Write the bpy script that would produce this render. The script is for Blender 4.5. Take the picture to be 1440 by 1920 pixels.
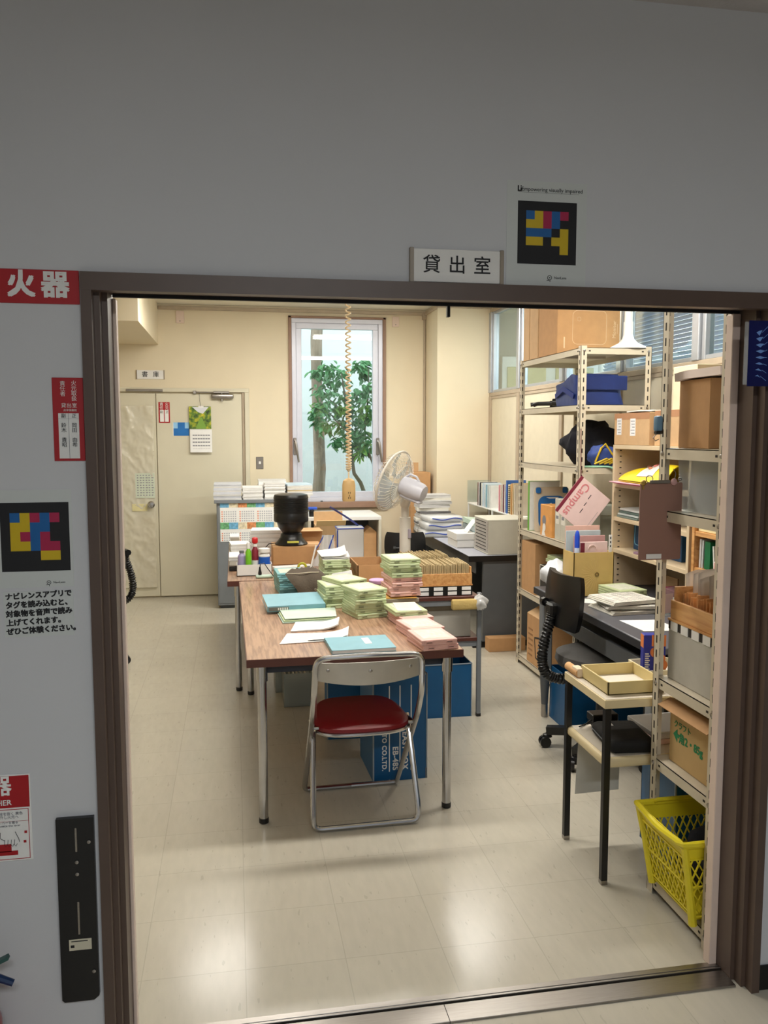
import bpy, bmesh, math, random
from mathutils import Vector, Matrix, Euler
for _o in list(bpy.data.objects): bpy.data.objects.remove(_o)
S = bpy.context.scene
C = S.collection
rad = math.radians
# ------------------------------------------------------------------ camera
F, PITCH, YAW, ROLL, EYE = 1570.87, .0938537, .1767392, .000679, 1.60378
def _axes():
    cy, sy, cp, sp = math.cos(YAW), math.sin(YAW), math.cos(PITCH), math.sin(PITCH)
    fw = Vector((sy*cp, cy*cp, -sp)); rt = Vector((cy, -sy, 0)); dn = fw.cross(rt)
    cr, sr = math.cos(ROLL), math.sin(ROLL)
    return rt*cr+dn*sr, dn*cr-rt*sr, fw
RT, DN, FW = _axes()
cam_d = bpy.data.cameras.new('camera'); cam = bpy.data.objects.new('camera', cam_d); C.objects.link(cam)
cam_d.sensor_fit = 'VERTICAL'; cam_d.sensor_height = 24; cam_d.lens = F/1920*24
cam_d.clip_start = .05
cam.matrix_world = Matrix(((RT.x, -DN.x, -FW.x, 0), (RT.y, -DN.y, -FW.y, 0), (RT.z, -DN.z, -FW.z, EYE), (0, 0, 0, 1)))
S.camera = cam
# photo measurements -> points of the room (x right along the wall, y into the room, z up, floor 0)
def _ray(px, py): return RT*((px-720)/F)+DN*((py-960)/F)+FW
def fz(px, py, z=0):
    d = _ray(px, py); t = (z-EYE)/d.z; return Vector((d.x*t, d.y*t, z))
def fy(px, py, y):
    d = _ray(px, py); t = y/d.y; return Vector((d.x*t, y, EYE+d.z*t))
def fx(px, py, x):
    d = _ray(px, py); t = x/d.x; return Vector((x, d.y*t, EYE+d.z*t))
# ------------------------------------------------------------------ exposure, world
S.view_settings.view_transform = 'Standard'; S.view_settings.look = 'None'
S.view_settings.exposure = 0.0; S.view_settings.gamma = 1.0; S.view_settings.use_curve_mapping = False
S.cycles.use_denoising = True
S.cycles.max_bounces = 10; S.cycles.transparent_max_bounces = 16
ROOM_W, CORR_W, NEXT_W, SKY = 28.0, 46.0, 90.0, 5.0
w = bpy.data.worlds.new('overcast_sky'); S.world = w; w.use_nodes = True
wb = w.node_tree.nodes['Background']; wb.inputs[0].default_value = (1.0, .985, .98, 1); wb.inputs[1].default_value = SKY

# ------------------------------------------------------------------ materials
def lin(c):
    return tuple(((v/255)/12.92 if v/255 <= .04045 else ((v/255+.055)/1.055)**2.4) for v in c)+(1,)
_mc = {}
def mat(name, col, rough=.6, metal=0, var=.06, scale=14, bump=0, bscale=60, stretch=None, alpha=1, spec=.5, coat=0):
    if name in _mc: return _mc[name]
    m = bpy.data.materials.new(name); m.use_nodes = True; nt = m.node_tree; N = nt.nodes; L = nt.links
    p = N['Principled BSDF']; p.inputs['Roughness'].default_value = rough; p.inputs['Metallic'].default_value = metal
    p.inputs['Specular IOR Level'].default_value = spec; p.inputs['Alpha'].default_value = alpha
    p.inputs['Coat Weight'].default_value = coat
    c = lin(col)
    tc = N.new('ShaderNodeTexCoord'); mp = N.new('ShaderNodeMapping'); L.new(tc.outputs['Object'], mp.inputs[0])
    if stretch: mp.inputs['Scale'].default_value = stretch
    ns = N.new('ShaderNodeTexNoise'); ns.inputs['Scale'].default_value = scale; ns.inputs['Detail'].default_value = 4
    L.new(mp.outputs[0], ns.inputs['Vector'])
    r = N.new('ShaderNodeValToRGB'); r.color_ramp.elements[0].position = .3; r.color_ramp.elements[1].position = .7
    r.color_ramp.elements[0].color = tuple(v*(1-var) for v in c[:3])+(1,)
    r.color_ramp.elements[1].color = tuple(min(1, v*(1+var)) for v in c[:3])+(1,)
    L.new(ns.outputs[0], r.inputs[0]); L.new(r.outputs[0], p.inputs['Base Color'])
    if bump:
        n2 = N.new('ShaderNodeTexNoise'); n2.inputs['Scale'].default_value = bscale; L.new(mp.outputs[0], n2.inputs['Vector'])
        b = N.new('ShaderNodeBump'); b.inputs['Strength'].default_value = bump; b.inputs['Distance'].default_value = .01
        L.new(n2.outputs[0], b.inputs['Height']); L.new(b.outputs[0], p.inputs['Normal'])
    _mc[name] = m; return m
def emit(name, col, s):
    if name in _mc: return _mc[name]
    m = bpy.data.materials.new(name); m.use_nodes = True; nt = m.node_tree; nt.nodes.clear()
    e = nt.nodes.new('ShaderNodeEmission'); e.inputs[0].default_value = lin(col); e.inputs[1].default_value = s
    o = nt.nodes.new('ShaderNodeOutputMaterial'); nt.links.new(e.outputs[0], o.inputs[0]); _mc[name] = m; return m
def clear(name, tint=(255, 255, 255), body=.0, bodycol=(230, 230, 230), refl=1.0, rough=.0):
    # thin transparent sheet: fresnel gloss over see-through, with an optional milky share
    if name in _mc: return _mc[name]
    m = bpy.data.materials.new(name); m.use_nodes = True; nt = m.node_tree; N = nt.nodes; L = nt.links; N.clear()
    t = N.new('ShaderNodeBsdfTransparent'); t.inputs[0].default_value = lin(tint)
    g = N.new('ShaderNodeBsdfGlossy'); g.inputs['Roughness'].default_value = rough; g.inputs[0].default_value = (refl, refl, refl, 1)
    d = N.new('ShaderNodeBsdfDiffuse'); d.inputs[0].default_value = lin(bodycol)
    tr = N.new('ShaderNodeBsdfTranslucent'); tr.inputs[0].default_value = lin(bodycol)
    ad = N.new('ShaderNodeMixShader'); ad.inputs[0].default_value = .25; L.new(d.outputs[0], ad.inputs[1]); L.new(tr.outputs[0], ad.inputs[2])
    mx = N.new('ShaderNodeMixShader'); mx.inputs[0].default_value = body; L.new(t.outputs[0], mx.inputs[1]); L.new(ad.outputs[0], mx.inputs[2])
    lw = N.new('ShaderNodeLayerWeight'); lw.inputs[0].default_value = .5
    pw = N.new('ShaderNodeMath'); pw.operation = 'POWER'; pw.inputs[1].default_value = 5; L.new(lw.outputs['Facing'], pw.inputs[0])
    f = N.new('ShaderNodeMath'); f.operation = 'MULTIPLY_ADD'; f.inputs[1].default_value = .94; f.inputs[2].default_value = .05; L.new(pw.outputs[0], f.inputs[0])
    m2 = N.new('ShaderNodeMixShader'); L.new(f.outputs[0], m2.inputs[0]); L.new(mx.outputs[0], m2.inputs[1]); L.new(g.outputs[0], m2.inputs[2])
    o = N.new('ShaderNodeOutputMaterial'); L.new(m2.outputs[0], o.inputs[0]); _mc[name] = m; return m
def wood(name, c1, c2, rough=.35, scale=9, axis=1, coat=.1):
    if name in _mc: return _mc[name]
    m = mat(name, c1, rough, var=.0, coat=coat); nt = m.node_tree; N = nt.nodes; L = nt.links; p = N['Principled BSDF']
    tc = N.new('ShaderNodeTexCoord'); mp = N.new('ShaderNodeMapping'); sc = [12, 12, 12]; sc[axis] = .8
    mp.inputs['Scale'].default_value = sc; L.new(tc.outputs['Object'], mp.inputs[0])
    n = N.new('ShaderNodeTexNoise'); n.inputs['Scale'].default_value = scale; n.inputs['Detail'].default_value = 6; n.inputs['Distortion'].default_value = .6
    L.new(mp.outputs[0], n.inputs['Vector'])
    r = N.new('ShaderNodeValToRGB'); r.color_ramp.elements[0].color = lin(c2); r.color_ramp.elements[1].color = lin(c1)
    r.color_ramp.elements[0].position = .36; r.color_ramp.elements[1].position = .6
    L.new(n.outputs[0], r.inputs[0]); L.new(r.outputs[0], p.inputs['Base Color']); return m

# ------------------------------------------------------------------ mesh builder
class MB:
    def __init__(s, m=None, M=None):
        s.v = []; s.f = []; s.fm = []; s.mats = []; s.cur = 0; s.M = M or Matrix()
        if m: s.mat(m)
    def mat(s, m):
        if m not in s.mats: s.mats.append(m)
        s.cur = s.mats.index(m); return s
    def at(s, M=None): s.M = M or Matrix(); return s
    def add(s, vs, fs):
        o = len(s.v); s.v += [s.M @ Vector(p) for p in vs]
        flip = s.M.determinant() < 0
        for f in fs:
            g = [i+o for i in f]; s.f.append(g[::-1] if flip else g); s.fm.append(s.cur)
        return s
    def _bm(s, bm):
        bm.verts.index_update(); s.add([v.co.copy() for v in bm.verts], [[v.index for v in f.verts] for f in bm.faces]); bm.free(); return s
    def box(s, x0, x1, y0, y1, z0, z1, b=0, seg=1):
        if x1 < x0: x0, x1 = x1, x0
        if y1 < y0: y0, y1 = y1, y0
        if z1 < z0: z0, z1 = z1, z0
        vs = [(x0, y0, z0), (x1, y0, z0), (x1, y1, z0), (x0, y1, z0), (x0, y0, z1), (x1, y0, z1), (x1, y1, z1), (x0, y1, z1)]
        fs = [(0, 3, 2, 1), (4, 5, 6, 7), (0, 1, 5, 4), (1, 2, 6, 5), (2, 3, 7, 6), (3, 0, 4, 7)]
        if not b: return s.add(vs, fs)
        bm = bmesh.new(); vv = [bm.verts.new(p) for p in vs]
        for f in fs: bm.faces.new([vv[i] for i in f])
        bmesh.ops.bevel(bm, geom=bm.edges[:], offset=min(b, .49*min(x1-x0, y1-y0, z1-z0)), segments=seg, affect='EDGES', profile=.5)
        return s._bm(bm)
    def cbox(s, c, d, b=0, seg=1):
        return s.box(c[0]-d[0]/2, c[0]+d[0]/2, c[1]-d[1]/2, c[1]+d[1]/2, c[2]-d[2]/2, c[2]+d[2]/2, b, seg)
    def cyl(s, p0, p1, r, r1=None, n=14, caps=True):
        return s.tube([p0, p1], [r, r if r1 is None else r1], n, caps=caps)
    def tube(s, pts, r, n=8, closed=False, caps=True):
        P = [Vector(p) for p in pts]; k = len(P); rs = r if isinstance(r, (list, tuple)) else [r]*k
        T = []
        for i in range(k):
            a = P[i-1] if (i or closed) else P[i]; b = P[(i+1) % k] if (i < k-1 or closed) else P[i]
            T.append((b-a).normalized() if (b-a).length > 1e-9 else Vector((0, 0, 1)))
        u = T[0].orthogonal().normalized(); vs = []; fs = []
        for i in range(k):
            u = (u-T[i]*u.dot(T[i])); u = u.normalized() if u.length > 1e-6 else T[i].orthogonal().normalized()
            w_ = T[i].cross(u)
            for j in range(n):
                a = 2*math.pi*j/n; vs.append(P[i]+(u*math.cos(a)+w_*math.sin(a))*rs[i])
        for i in range(k if closed else k-1):
            i2 = (i+1) % k
            for j in range(n): fs.append((i*n+j, i*n+(j+1) % n, i2*n+(j+1) % n, i2*n+j))
        if caps and not closed:
            fs.append(tuple(range(n))[::-1]); fs.append(tuple((k-1)*n+j for j in range(n)))
        return s.add(vs, fs)
    def bar(s, pts, w_, h, up=(0, 0, 1)):
        # flat strip of rectangular section along a path
        P = [Vector(p) for p in pts]; k = len(P); vs = []; fs = []; U = Vector(up)
        for i in range(k):
            t = (P[min(i+1, k-1)]-P[max(i-1, 0)]).normalized(); a = t.cross(U).normalized(); b = a.cross(t)
            for sx, sz in ((-1, -1), (1, -1), (1, 1), (-1, 1)): vs.append(P[i]+a*sx*w_/2+b*sz*h/2)
        for i in range(k-1):
            for j in range(4): fs.append((i*4+j, (i+1)*4+j, (i+1)*4+(j+1) % 4, i*4+(j+1) % 4))
        fs.append((0, 1, 2, 3)); fs.append(tuple((k-1)*4+j for j in (3, 2, 1, 0)))
        return s.add(vs, fs)
    def lathe(s, prof, n=24, c=(0, 0, 0)):
        vs = []; fs = []; k = len(prof)
        for r, z in prof:
            for j in range(n):
                a = 2*math.pi*j/n; vs.append((c[0]+max(r, 1e-4)*math.cos(a), c[1]+max(r, 1e-4)*math.sin(a), c[2]+z))
        for i in range(k-1):
            for j in range(n): fs.append((i*n+j, i*n+(j+1) % n, (i+1)*n+(j+1) % n, (i+1)*n+j))
        fs.append(tuple(range(n))[::-1]); fs.append(tuple((k-1)*n+j for j in range(n)))
        return s.add(vs, fs)
    def prism(s, poly, z0, z1):
        k = len(poly); ar = sum(poly[i][0]*poly[(i+1) % k][1]-poly[(i+1) % k][0]*poly[i][1] for i in range(k))
        if ar < 0: poly = poly[::-1]
        vs = [(p[0], p[1], z0) for p in poly]+[(p[0], p[1], z1) for p in poly]
        fs = [tuple(range(k))[::-1], tuple(range(k, 2*k))]+[(i, (i+1) % k, k+(i+1) % k, k+i) for i in range(k)]
        return s.add(vs, fs)
    def sheet(s, fn, nu, nv, th=.0008):
        # thin closed sheet over u,v in 0..1; fn gives the top surface point
        vs = []; fs = []; W = nu+1
        g = [[Vector(fn(i/nu, j/nv)) for i in range(nu+1)] for j in range(nv+1)]
        for lay in (0, 1):
            for j in range(nv+1):
                for i in range(nu+1):
                    a = g[j][min(i+1, nu)]-g[j][max(i-1, 0)]; b = g[min(j+1, nv)][i]-g[max(j-1, 0)][i]
                    nn = a.cross(b); nn = nn.normalized() if nn.length > 1e-12 else Vector((0, 0, 1))
                    vs.append(g[j][i]-nn*th*lay)
        o = W*(nv+1)
        for j in range(nv):
            for i in range(nu):
                a, b, c_, d = j*W+i, j*W+i+1, (j+1)*W+i+1, (j+1)*W+i
                fs.append((a, b, c_, d)); fs.append((o+d, o+c_, o+b, o+a))
        for i in range(nu):
            fs.append((i+1, i, o+i, o+i+1)); q = nv*W; fs.append((q+i, q+i+1, o+q+i+1, o+q+i))
        for j in range(nv):
            fs.append((j*W, (j+1)*W, o+(j+1)*W, o+j*W)); q = nu; fs.append(((j+1)*W+q, j*W+q, o+j*W+q, o+(j+1)*W+q))
        return s.add(vs, fs)
    def sph(s, c, r, n=14, k=8, sc=(1, 1, 1)):
        vs = []; fs = []
        for i in range(k+1):
            t = math.pi*i/k
            for j in range(n):
                a = 2*math.pi*j/n
                vs.append((c[0]+r*sc[0]*max(math.sin(t), 1e-3)*math.cos(a), c[1]+r*sc[1]*max(math.sin(t), 1e-3)*math.sin(a), c[2]+r*sc[2]*math.cos(t)))
        for i in range(k):
            for j in range(n): fs.append((i*n+j, (i+1)*n+j, (i+1)*n+(j+1) % n, i*n+(j+1) % n))
        return s.add(vs, fs)
    def text(s, body, size, M, m=None, align='CENTER', ext=.0004, spacing=1.0, lines=1.0, bold=0):
        if m: s.mat(m)
        cu = bpy.data.curves.new('t', 'FONT'); cu.body = body; cu.size = size; cu.align_x = align; cu.align_y = 'CENTER'
        cu.extrude = ext; cu.space_character = spacing; cu.space_line = lines; cu.resolution_u = 3; 
        o = bpy.data.objects.new('t', cu); C.objects.link(o)
        dg = bpy.context.evaluated_depsgraph_get(); me = bpy.data.meshes.new_from_object(o.evaluated_get(dg))
        base = [v.co.copy() for v in me.vertices]; fs = [tuple(p.vertices) for p in me.polygons]
        bpy.data.objects.remove(o); bpy.data.curves.remove(cu); bpy.data.meshes.remove(me)
        for k, (ox, oy) in enumerate(((-1, -1), (1, -1), (1, 1), (-1, 1)) if bold else ((0, 0),)):
            s.add([M @ (v+Vector((ox*bold, oy*bold, k*.00003))) for v in base], fs)
        return s
    def obj(s, name, parent=None, loc=(0, 0, 0), rz=0, rot=None, sharp=32, smooth=True):
        me = bpy.data.meshes.new(name); me.from_pydata([tuple(v) for v in s.v], [], s.f)
        for m in s.mats: me.materials.append(m)
        me.polygons.foreach_set('material_index', s.fm); me.polygons.foreach_set('use_smooth', [smooth]*len(s.f))
        me.update()
        if smooth: me.set_sharp_from_angle(angle=rad(sharp))
        o = bpy.data.objects.new(name, me); C.objects.link(o); o.parent = parent; o.location = loc
        o.rotation_euler = rot if rot is not None else (0, 0, rz); return o
def tag(o, label=None, cat=None, group=None, kind=None):
    if label: o['label'] = label
    if cat: o['category'] = cat
    if group: o['group'] = group
    if kind: o['kind'] = kind
    return o
def thing(name, label, cat, loc=(0, 0, 0), rz=0, group=None):
    o = bpy.data.objects.new(name, None); C.objects.link(o); o.empty_display_size = .05
    o.location = loc; o.rotation_euler = (0, 0, rz); return tag(o, label, cat, group)
def dup(root, loc, rz, label, group=None):
    r = root.copy(); C.objects.link(r); r.location = loc; r.rotation_euler = (0, 0, rz)
    r['label'] = label
    if group: r['group'] = group
    for ch in list(root.children):
        c = ch.copy(); C.objects.link(c); c.parent = r
        for g in list(ch.children):
            d = g.copy(); C.objects.link(d); d.parent = c
    return r
def struct(mb, name, parent=None, **k):
    o = mb.obj(name, parent, **k)
    if parent is None: o['kind'] = 'structure'
    return o
def T(x, y, z): return Matrix.Translation((x, y, z))
def Rz(a): return Matrix.Rotation(a, 4, 'Z')
def Rx(a): return Matrix.Rotation(a, 4, 'X')
def Ry(a): return Matrix.Rotation(a, 4, 'Y')
def front(x, y, z): return T(x, y, z) @ Rx(math.pi/2)          # lettering on a face that looks towards -Y
def left(x, y, z): return T(x, y, z) @ Rz(-math.pi/2) @ Rx(math.pi/2)   # lettering on a face that looks towards -X
def arc(c, r, a0, a1, n, ax=0, ay=2):
    out = []
    for i in range(n+1):
        a = a0+(a1-a0)*i/n; p = [c[0], c[1], c[2]]; p[ax] += r*math.cos(a); p[ay] += r*math.sin(a); out.append(tuple(p))
    return out
rng = random.Random(7)

# ------------------------------------------------------------------ shared materials
WHITE = mat('white_paint', (232, 230, 226), .5, var=.02)
PAPER = mat('white_paper', (236, 235, 232), .8, var=.03, scale=30)
PAPER2 = mat('off_white_paper', (228, 224, 212), .8, var=.04, scale=30)
INK = mat('black_ink', (24, 24, 28), .7, var=.02)
GREYINK = mat('grey_ink', (140, 140, 145), .8, var=.02)
BLACK = mat('black_plastic', (20, 20, 21), .32, var=.05)
BLACKM = mat('black_metal', (18, 18, 20), .4, var=.05)
CHROME = mat('chrome', (190, 190, 192), .2, 1, var=.06, scale=8)
STEEL = mat('brushed_steel', (165, 160, 155), .32, 1, var=.08, stretch=(1, 40, 40))
BOARD = mat('brown_cardboard', (190, 146, 100), .85, var=.05, scale=20, bump=.05)
BOARD2 = mat('pale_cardboard', (200, 164, 122), .85, var=.05, scale=20, bump=.05)
BOARDIN = mat('dark_cardboard', (160, 122, 84), .9, var=.05)
CREAM = mat('cream_wall_paint', (226, 213, 185), .7, var=.025, scale=3, bump=.02, bscale=200)
CREAMD = mat('cream_door_paint', (214, 207, 184), .5, var=.03, scale=3)
GREY = mat('grey_steel', (122, 126, 130), .45, var=.04)
GREYD = mat('dark_grey_steel', (88, 91, 94), .45, var=.05)
RACK = mat('beige_rack_enamel', (205, 194, 172), .42, var=.04)
HOLE = mat('dark_slot', (40, 34, 28), .8)
BROWN = mat('brown_enamel_frame', (88, 71, 62), .42, var=.06)
BLUEP = mat('blue_container_plastic', (0, 84, 134), .4, var=.05)
CGREEN = mat('pale_green_case', (190, 202, 158), .5, var=.05)
CPINK = mat('pink_case', (226, 178, 168), .5, var=.05)
CTEAL = mat('teal_case', (126, 180, 184), .5, var=.05)
TEAL = mat('light_blue_cover', (122, 172, 186), .38, var=.05)
RED = mat('sign_red', (170, 14, 26), .5, var=.03)
# ------------------------------------------------------------------ setting: floor, walls, ceilings
def floor_mat():
    m = mat('vinyl_floor_tile', (208, 199, 180), .22, var=.0); nt = m.node_tree; N = nt.nodes; L = nt.links; p = N['Principled BSDF']
    g = N.new('ShaderNodeNewGeometry'); sp = N.new('ShaderNodeSeparateXYZ'); L.new(g.outputs['Position'], sp.inputs[0])
    def mth(op, a, b=None):
        n = N.new('ShaderNodeMath'); n.operation = op
        for i, v in enumerate((a, b)):
            if v is None: continue
            if isinstance(v, (int, float)): n.inputs[i].default_value = v
            else: L.new(v, n.inputs[i])
        return n.outputs[0]
    def cell(o, off):
        q = mth('DIVIDE', mth('SUBTRACT', o, off), .303); return mth('FLOOR', q), mth('SUBTRACT', q, mth('FLOOR', q))
    ix, fx_ = cell(sp.outputs['X'], -.2949); iy, fy_ = cell(sp.outputs['Y'], 2.4126)
    def near(f): return mth('ADD', mth('LESS_THAN', f, .005), mth('GREATER_THAN', f, .995))
    line = mth('MINIMUM', mth('ADD', near(fx_), near(fy_)), 1.0)
    cb = N.new('ShaderNodeCombineXYZ'); L.new(ix, cb.inputs[0]); L.new(iy, cb.inputs[1])
    wn = N.new('ShaderNodeTexWhiteNoise'); L.new(cb.outputs[0], wn.inputs[0])
    mp = N.new('ShaderNodeMapping'); mp.inputs['Scale'].default_value = (26, 6, 6); L.new(g.outputs['Position'], mp.inputs[0])
    n1 = N.new('ShaderNodeTexNoise'); n1.inputs['Scale'].default_value = 1.6; n1.inputs['Detail'].default_value = 5; L.new(mp.outputs[0], n1.inputs['Vector'])
    n2 = N.new('ShaderNodeTexNoise'); n2.inputs['Scale'].default_value = 1.3; n2.inputs['Detail'].default_value = 3; L.new(g.outputs['Position'], n2.inputs['Vector'])
    mp3 = N.new('ShaderNodeMapping'); mp3.inputs['Scale'].default_value = (60, 14, 6); L.new(g.outputs['Position'], mp3.inputs[0])
    n3 = N.new('ShaderNodeTexNoise'); n3.inputs['Scale'].default_value = 1.0; n3.inputs['Detail'].default_value = 2; L.new(mp3.outputs[0], n3.inputs['Vector'])
    fleck = mth('MULTIPLY', mth('GREATER_THAN', n3.outputs[0], .69), .13)
    val = mth('ADD', .86, mth('ADD', mth('MULTIPLY', n1.outputs[0], .16), mth('ADD', mth('MULTIPLY', wn.outputs[0], .045), mth('MULTIPLY', n2.outputs[0], .1))))
    val = mth('SUBTRACT', val, fleck)
    val = mth('SUBTRACT', val, mth('MULTIPLY', line, .14))
    mx = N.new('ShaderNodeVectorMath'); mx.operation = 'SCALE'; mx.inputs[0].default_value = lin((190, 183, 167))[:3]; L.new(val, mx.inputs['Scale'])
    L.new(mx.outputs[0], p.inputs['Base Color'])
    L.new(mth('ADD', .11, mth('MULTIPLY', n2.outputs[0], .2)), p.inputs['Roughness'])
    bp = N.new('ShaderNodeBump'); bp.inputs['Strength'].default_value = .12; bp.inputs['Distance'].default_value = .004
    L.new(mth('SUBTRACT', n2.outputs[0], mth('MULTIPLY', line, .3)), bp.inputs['Height']); L.new(bp.outputs[0], p.inputs['Normal'])
    return m
FLOOR = floor_mat()
XR, XL, YB, ZC = 2.46, -2.6, 8.40, 2.835
YW = 2.06
f = MB(FLOOR); f.box(-4.2, 6.2, -2.6, 8.8, -.12, 0); struct(f, 'floor')
CEIL = mat('room_ceiling_board', (226, 222, 206), .9, var=.02)
c = MB(CEIL); c.box(XL, 4.05, 2.18, 8.6, ZC, ZC+.15); struct(c, 'ceiling')
CORW = mat('corridor_wall_paint', (206, 207, 210), .75, var=.02, scale=2, bump=.015, bscale=150)
ACO = mat('acoustic_ceiling_tile', (196, 190, 188), .95, var=.06, bump=.3, bscale=120)
c = MB(ACO); c.box(-4.2, 4.2, -2.6, YW, 2.68, 2.83); struct(c, 'ceiling_corridor')
wl = MB(CORW)
wl.box(-4.2, -.34, YW, 2.19, 0, ZC); wl.box(1.46, 4.2, YW, 2.19, 0, ZC); wl.box(-.34, 1.46, YW, 2.19, 1.972, ZC)
struct(wl, 'wall_corridor')
wl = MB(CORW); wl.box(-4.2, 4.2, -2.72, -2.6, 0, 2.83); struct(wl, 'wall_corridor_back')
wl = MB(CORW); wl.box(-4.32, -4.2, -2.7, 2.19, 0, 2.83); struct(wl, 'wall_corridor_left')
wl = MB(CORW); wl.box(4.2, 4.32, -2.7, 2.19, 0, 2.83); struct(wl, 'wall_corridor_right')
bb = MB(BLACK); bb.box(1.462, 4.2, YW-.008, YW, 0, .075, .002); bb.box(-4.2, -.342, YW-.008, YW, 0, .075, .002); struct(bb, 'baseboard_corridor')
wl = MB(CREAM)
WX0, WX1, WZ0, WZ1 = .545, 1.518, .885, 2.752
wl.box(XL, WX0, YB, YB+.16, 0, ZC); wl.box(WX1, XR, YB, YB+.16, 0, ZC); wl.box(WX0, WX1, YB, YB+.16, 0, WZ0); wl.box(WX0, WX1, YB, YB+.16, WZ1, ZC)
struct(wl, 'wall_back')
wl = MB(CREAM); wl.box(XL-.12, XL, 2.19, YB+.16, 0, ZC); struct(wl, 'wall_left')
wl = MB(CREAM); wl.box(1.93, XR, 7.9, YB, 0, ZC); struct(wl, 'wall_column')
wl = MB(CREAM); wl.box(XL, -.697, 6.676, YB, 2.45, ZC); struct(wl, 'wall_beam')
TRIMB = mat('brown_trim_wood', (150, 118, 98), .5, var=.08, stretch=(1, 8, 1))
TRIMG = mat('taupe_trim', (176, 160, 138), .5, var=.05)
t = MB(TRIMG); t.box(-.697, 1.93, YB-.03, YB, 2.782, 2.815, .004); t.box(1.93-.02, 1.93, 7.9, YB-.03, 2.782, 2.815, .003); t.cyl((-.68, YB-.032, 2.798), (-.655, YB-.032, 2.798), .016); struct(t, 'trim_1')
t = MB(TRIMG); t.box(1.925, XR, 7.88, 7.9, 2.79, 2.82, .003); struct(t, 'trim_2')
t = MB(TRIMG); t.box(1.905, 1.925, YB-.02, YB, 1.15, 2.782, .004); t.box(1.89, 1.93, YB-.04, YB, 2.74, 2.80, .006); struct(t, 'trim_3')
# right wall: low panels, glass partition above
PAN = mat('partition_panel', (214, 204, 180), .5, var=.03)
ALU = mat('aluminium', (188, 192, 198), .38, .75, var=.04)
wl = MB(PAN); wl.box(XR, XR+.05, 2.19, 7.9, 0, 1.975); wl.box(XR, XR+.05, 2.19, 7.9, 2.79, ZC); struct(wl, 'wall_right')
MUL = (7.87, 7.06, 6.07, 5.10, 4.19, 3.25, 2.30)
t = MB(TRIMG)
t.box(XR-.012, XR+.06, 2.19, 7.9, 1.955, 1.99, .003); t.box(XR-.008, XR, 2.19, 7.9, 1.93, 1.955, .002); t.box(XR-.012, XR+.06, 2.19, 7.9, 2.755, 2.79, .003)
for y in MUL: t.box(XR-.016, XR, y-.03, y+.03, 0, 1.955, .003)
struct(t, 'trim_4')
GLASS = clear('window_glass', (232, 242, 242))
fr = MB(ALU)
for y in MUL: fr.box(XR-.02, XR+.06, y-.035, y+.035, 1.99, 2.755, .004); fr.box(XR-.004, XR+.05, y-.075, y-.04, 1.99, 2.755, .003)
for a, b in zip(MUL[1:], MUL[:-1]): fr.box(XR+.0, XR+.05, a+.035, b-.075, 1.99, 2.015, .003); fr.box(XR+.0, XR+.05, a+.035, b-.075, 2.73, 2.755, .003)
w2 = struct(fr, 'window_2')
for a, b in zip(MUL[1:], MUL[:-1]):
    g = MB(GLASS); g.box(XR+.022, XR+.027, a+.035, b-.075, 2.015, 2.73); g.obj('pane', w2)
# room beyond the partition
NW = mat('next_room_wall', (198, 196, 186), .8, var=.03)
wl = MB(NW); wl.box(3.9, 4.05, 2.19, 8.6, 0, 1.7); wl.box(3.9, 4.05, 2.19, 8.6, 2.79, ZC)
for y in (2.19, 4.3, 6.4, 8.4): wl.box(3.9, 4.05, y, y+.2, 1.7, 2.79)
struct(wl, 'wall_next_room')
wl = MB(NW); wl.box(XR+.05, 4.05, YB, YB+.16, 0, ZC); struct(wl, 'wall_next_room_back')
wl = MB(NW); wl.box(XR+.05, 4.05, 2.07, 2.19, 0, ZC); struct(wl, 'wall_next_room_front')
SLAT = mat('blind_slat', (150, 162, 182), .5, var=.02)
for i, (a, b) in enumerate(((2.42, 4.28), (4.52, 6.38), (6.62, 8.38))):
    bl = thing('window_blind', ('slatted blue-grey blind seen through the partition glass, %s' % ('nearest to the entrance', 'in the middle', 'farthest back')[i]), 'blind', (3.85, (a+b)/2, 2.77), 0, 'blinds in the next room')
    m = MB(SLAT)
    for k in range(27):
        z = -.02-k*.038
        m.at(T(0, 0, z) @ Ry(rad(47))).box(-.02, .02, (a-b)/2, (b-a)/2, -.0008, .0008)
    m.obj('slats', bl)
    m = MB(WHITE); m.box(-.025, .025, (a-b)/2, (b-a)/2, 0, .04, .004); m.obj('head_rail', bl)
cab = thing('shelf_cabinet', 'pale open shelf cabinet in the room behind the partition glass', 'cabinet', (3.1, 8.15, 0))
m = MB(WHITE); m.box(-.5, .5, -.18, .18, 0, 2.35, .004); m.obj('body', cab)
m = MB(mat('pale_olive_panel', (196, 186, 140), .6)); 
for x in (-.25, .25): m.box(x-.2, x+.2, -.192, -.181, .15, 2.25, .004)
m.obj('door', cab)

# lamps: two rows of ceiling fixtures
TUBE = emit('lamp_tube', (255, 248, 236), 20.0)
def fixture(name, label, loc, power, warm, group, L=1.24, size=(1.2, .16)):
    o = thing(name, label, 'ceiling light', loc, 0, group)
    m = MB(WHITE); m.prism([(-.09, 0), (.09, 0), (.11, -.05), (-.11, -.05)], -L/2, L/2)
    ob = m.obj('housing', o, rot=(0, math.pi/2, 0)); ob.rotation_euler = (math.pi/2, 0, math.pi/2)
    for y in (-.055, .055):
        m = MB(TUBE); m.cyl((-L/2+.02, y, -.068), (L/2-.02, y, -.068), .014, n=10); m.obj('tube', o)
    ld = bpy.data.lights.new('lamp', 'AREA'); ld.shape = 'RECTANGLE'; ld.size = size[0]; ld.size_y = size[1]; ld.energy = power
    ld.color = warm
    lo = bpy.data.objects.new('lamp', ld); C.objects.link(lo); lo.parent = o; lo.location = (0, 0, -.09)
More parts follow.
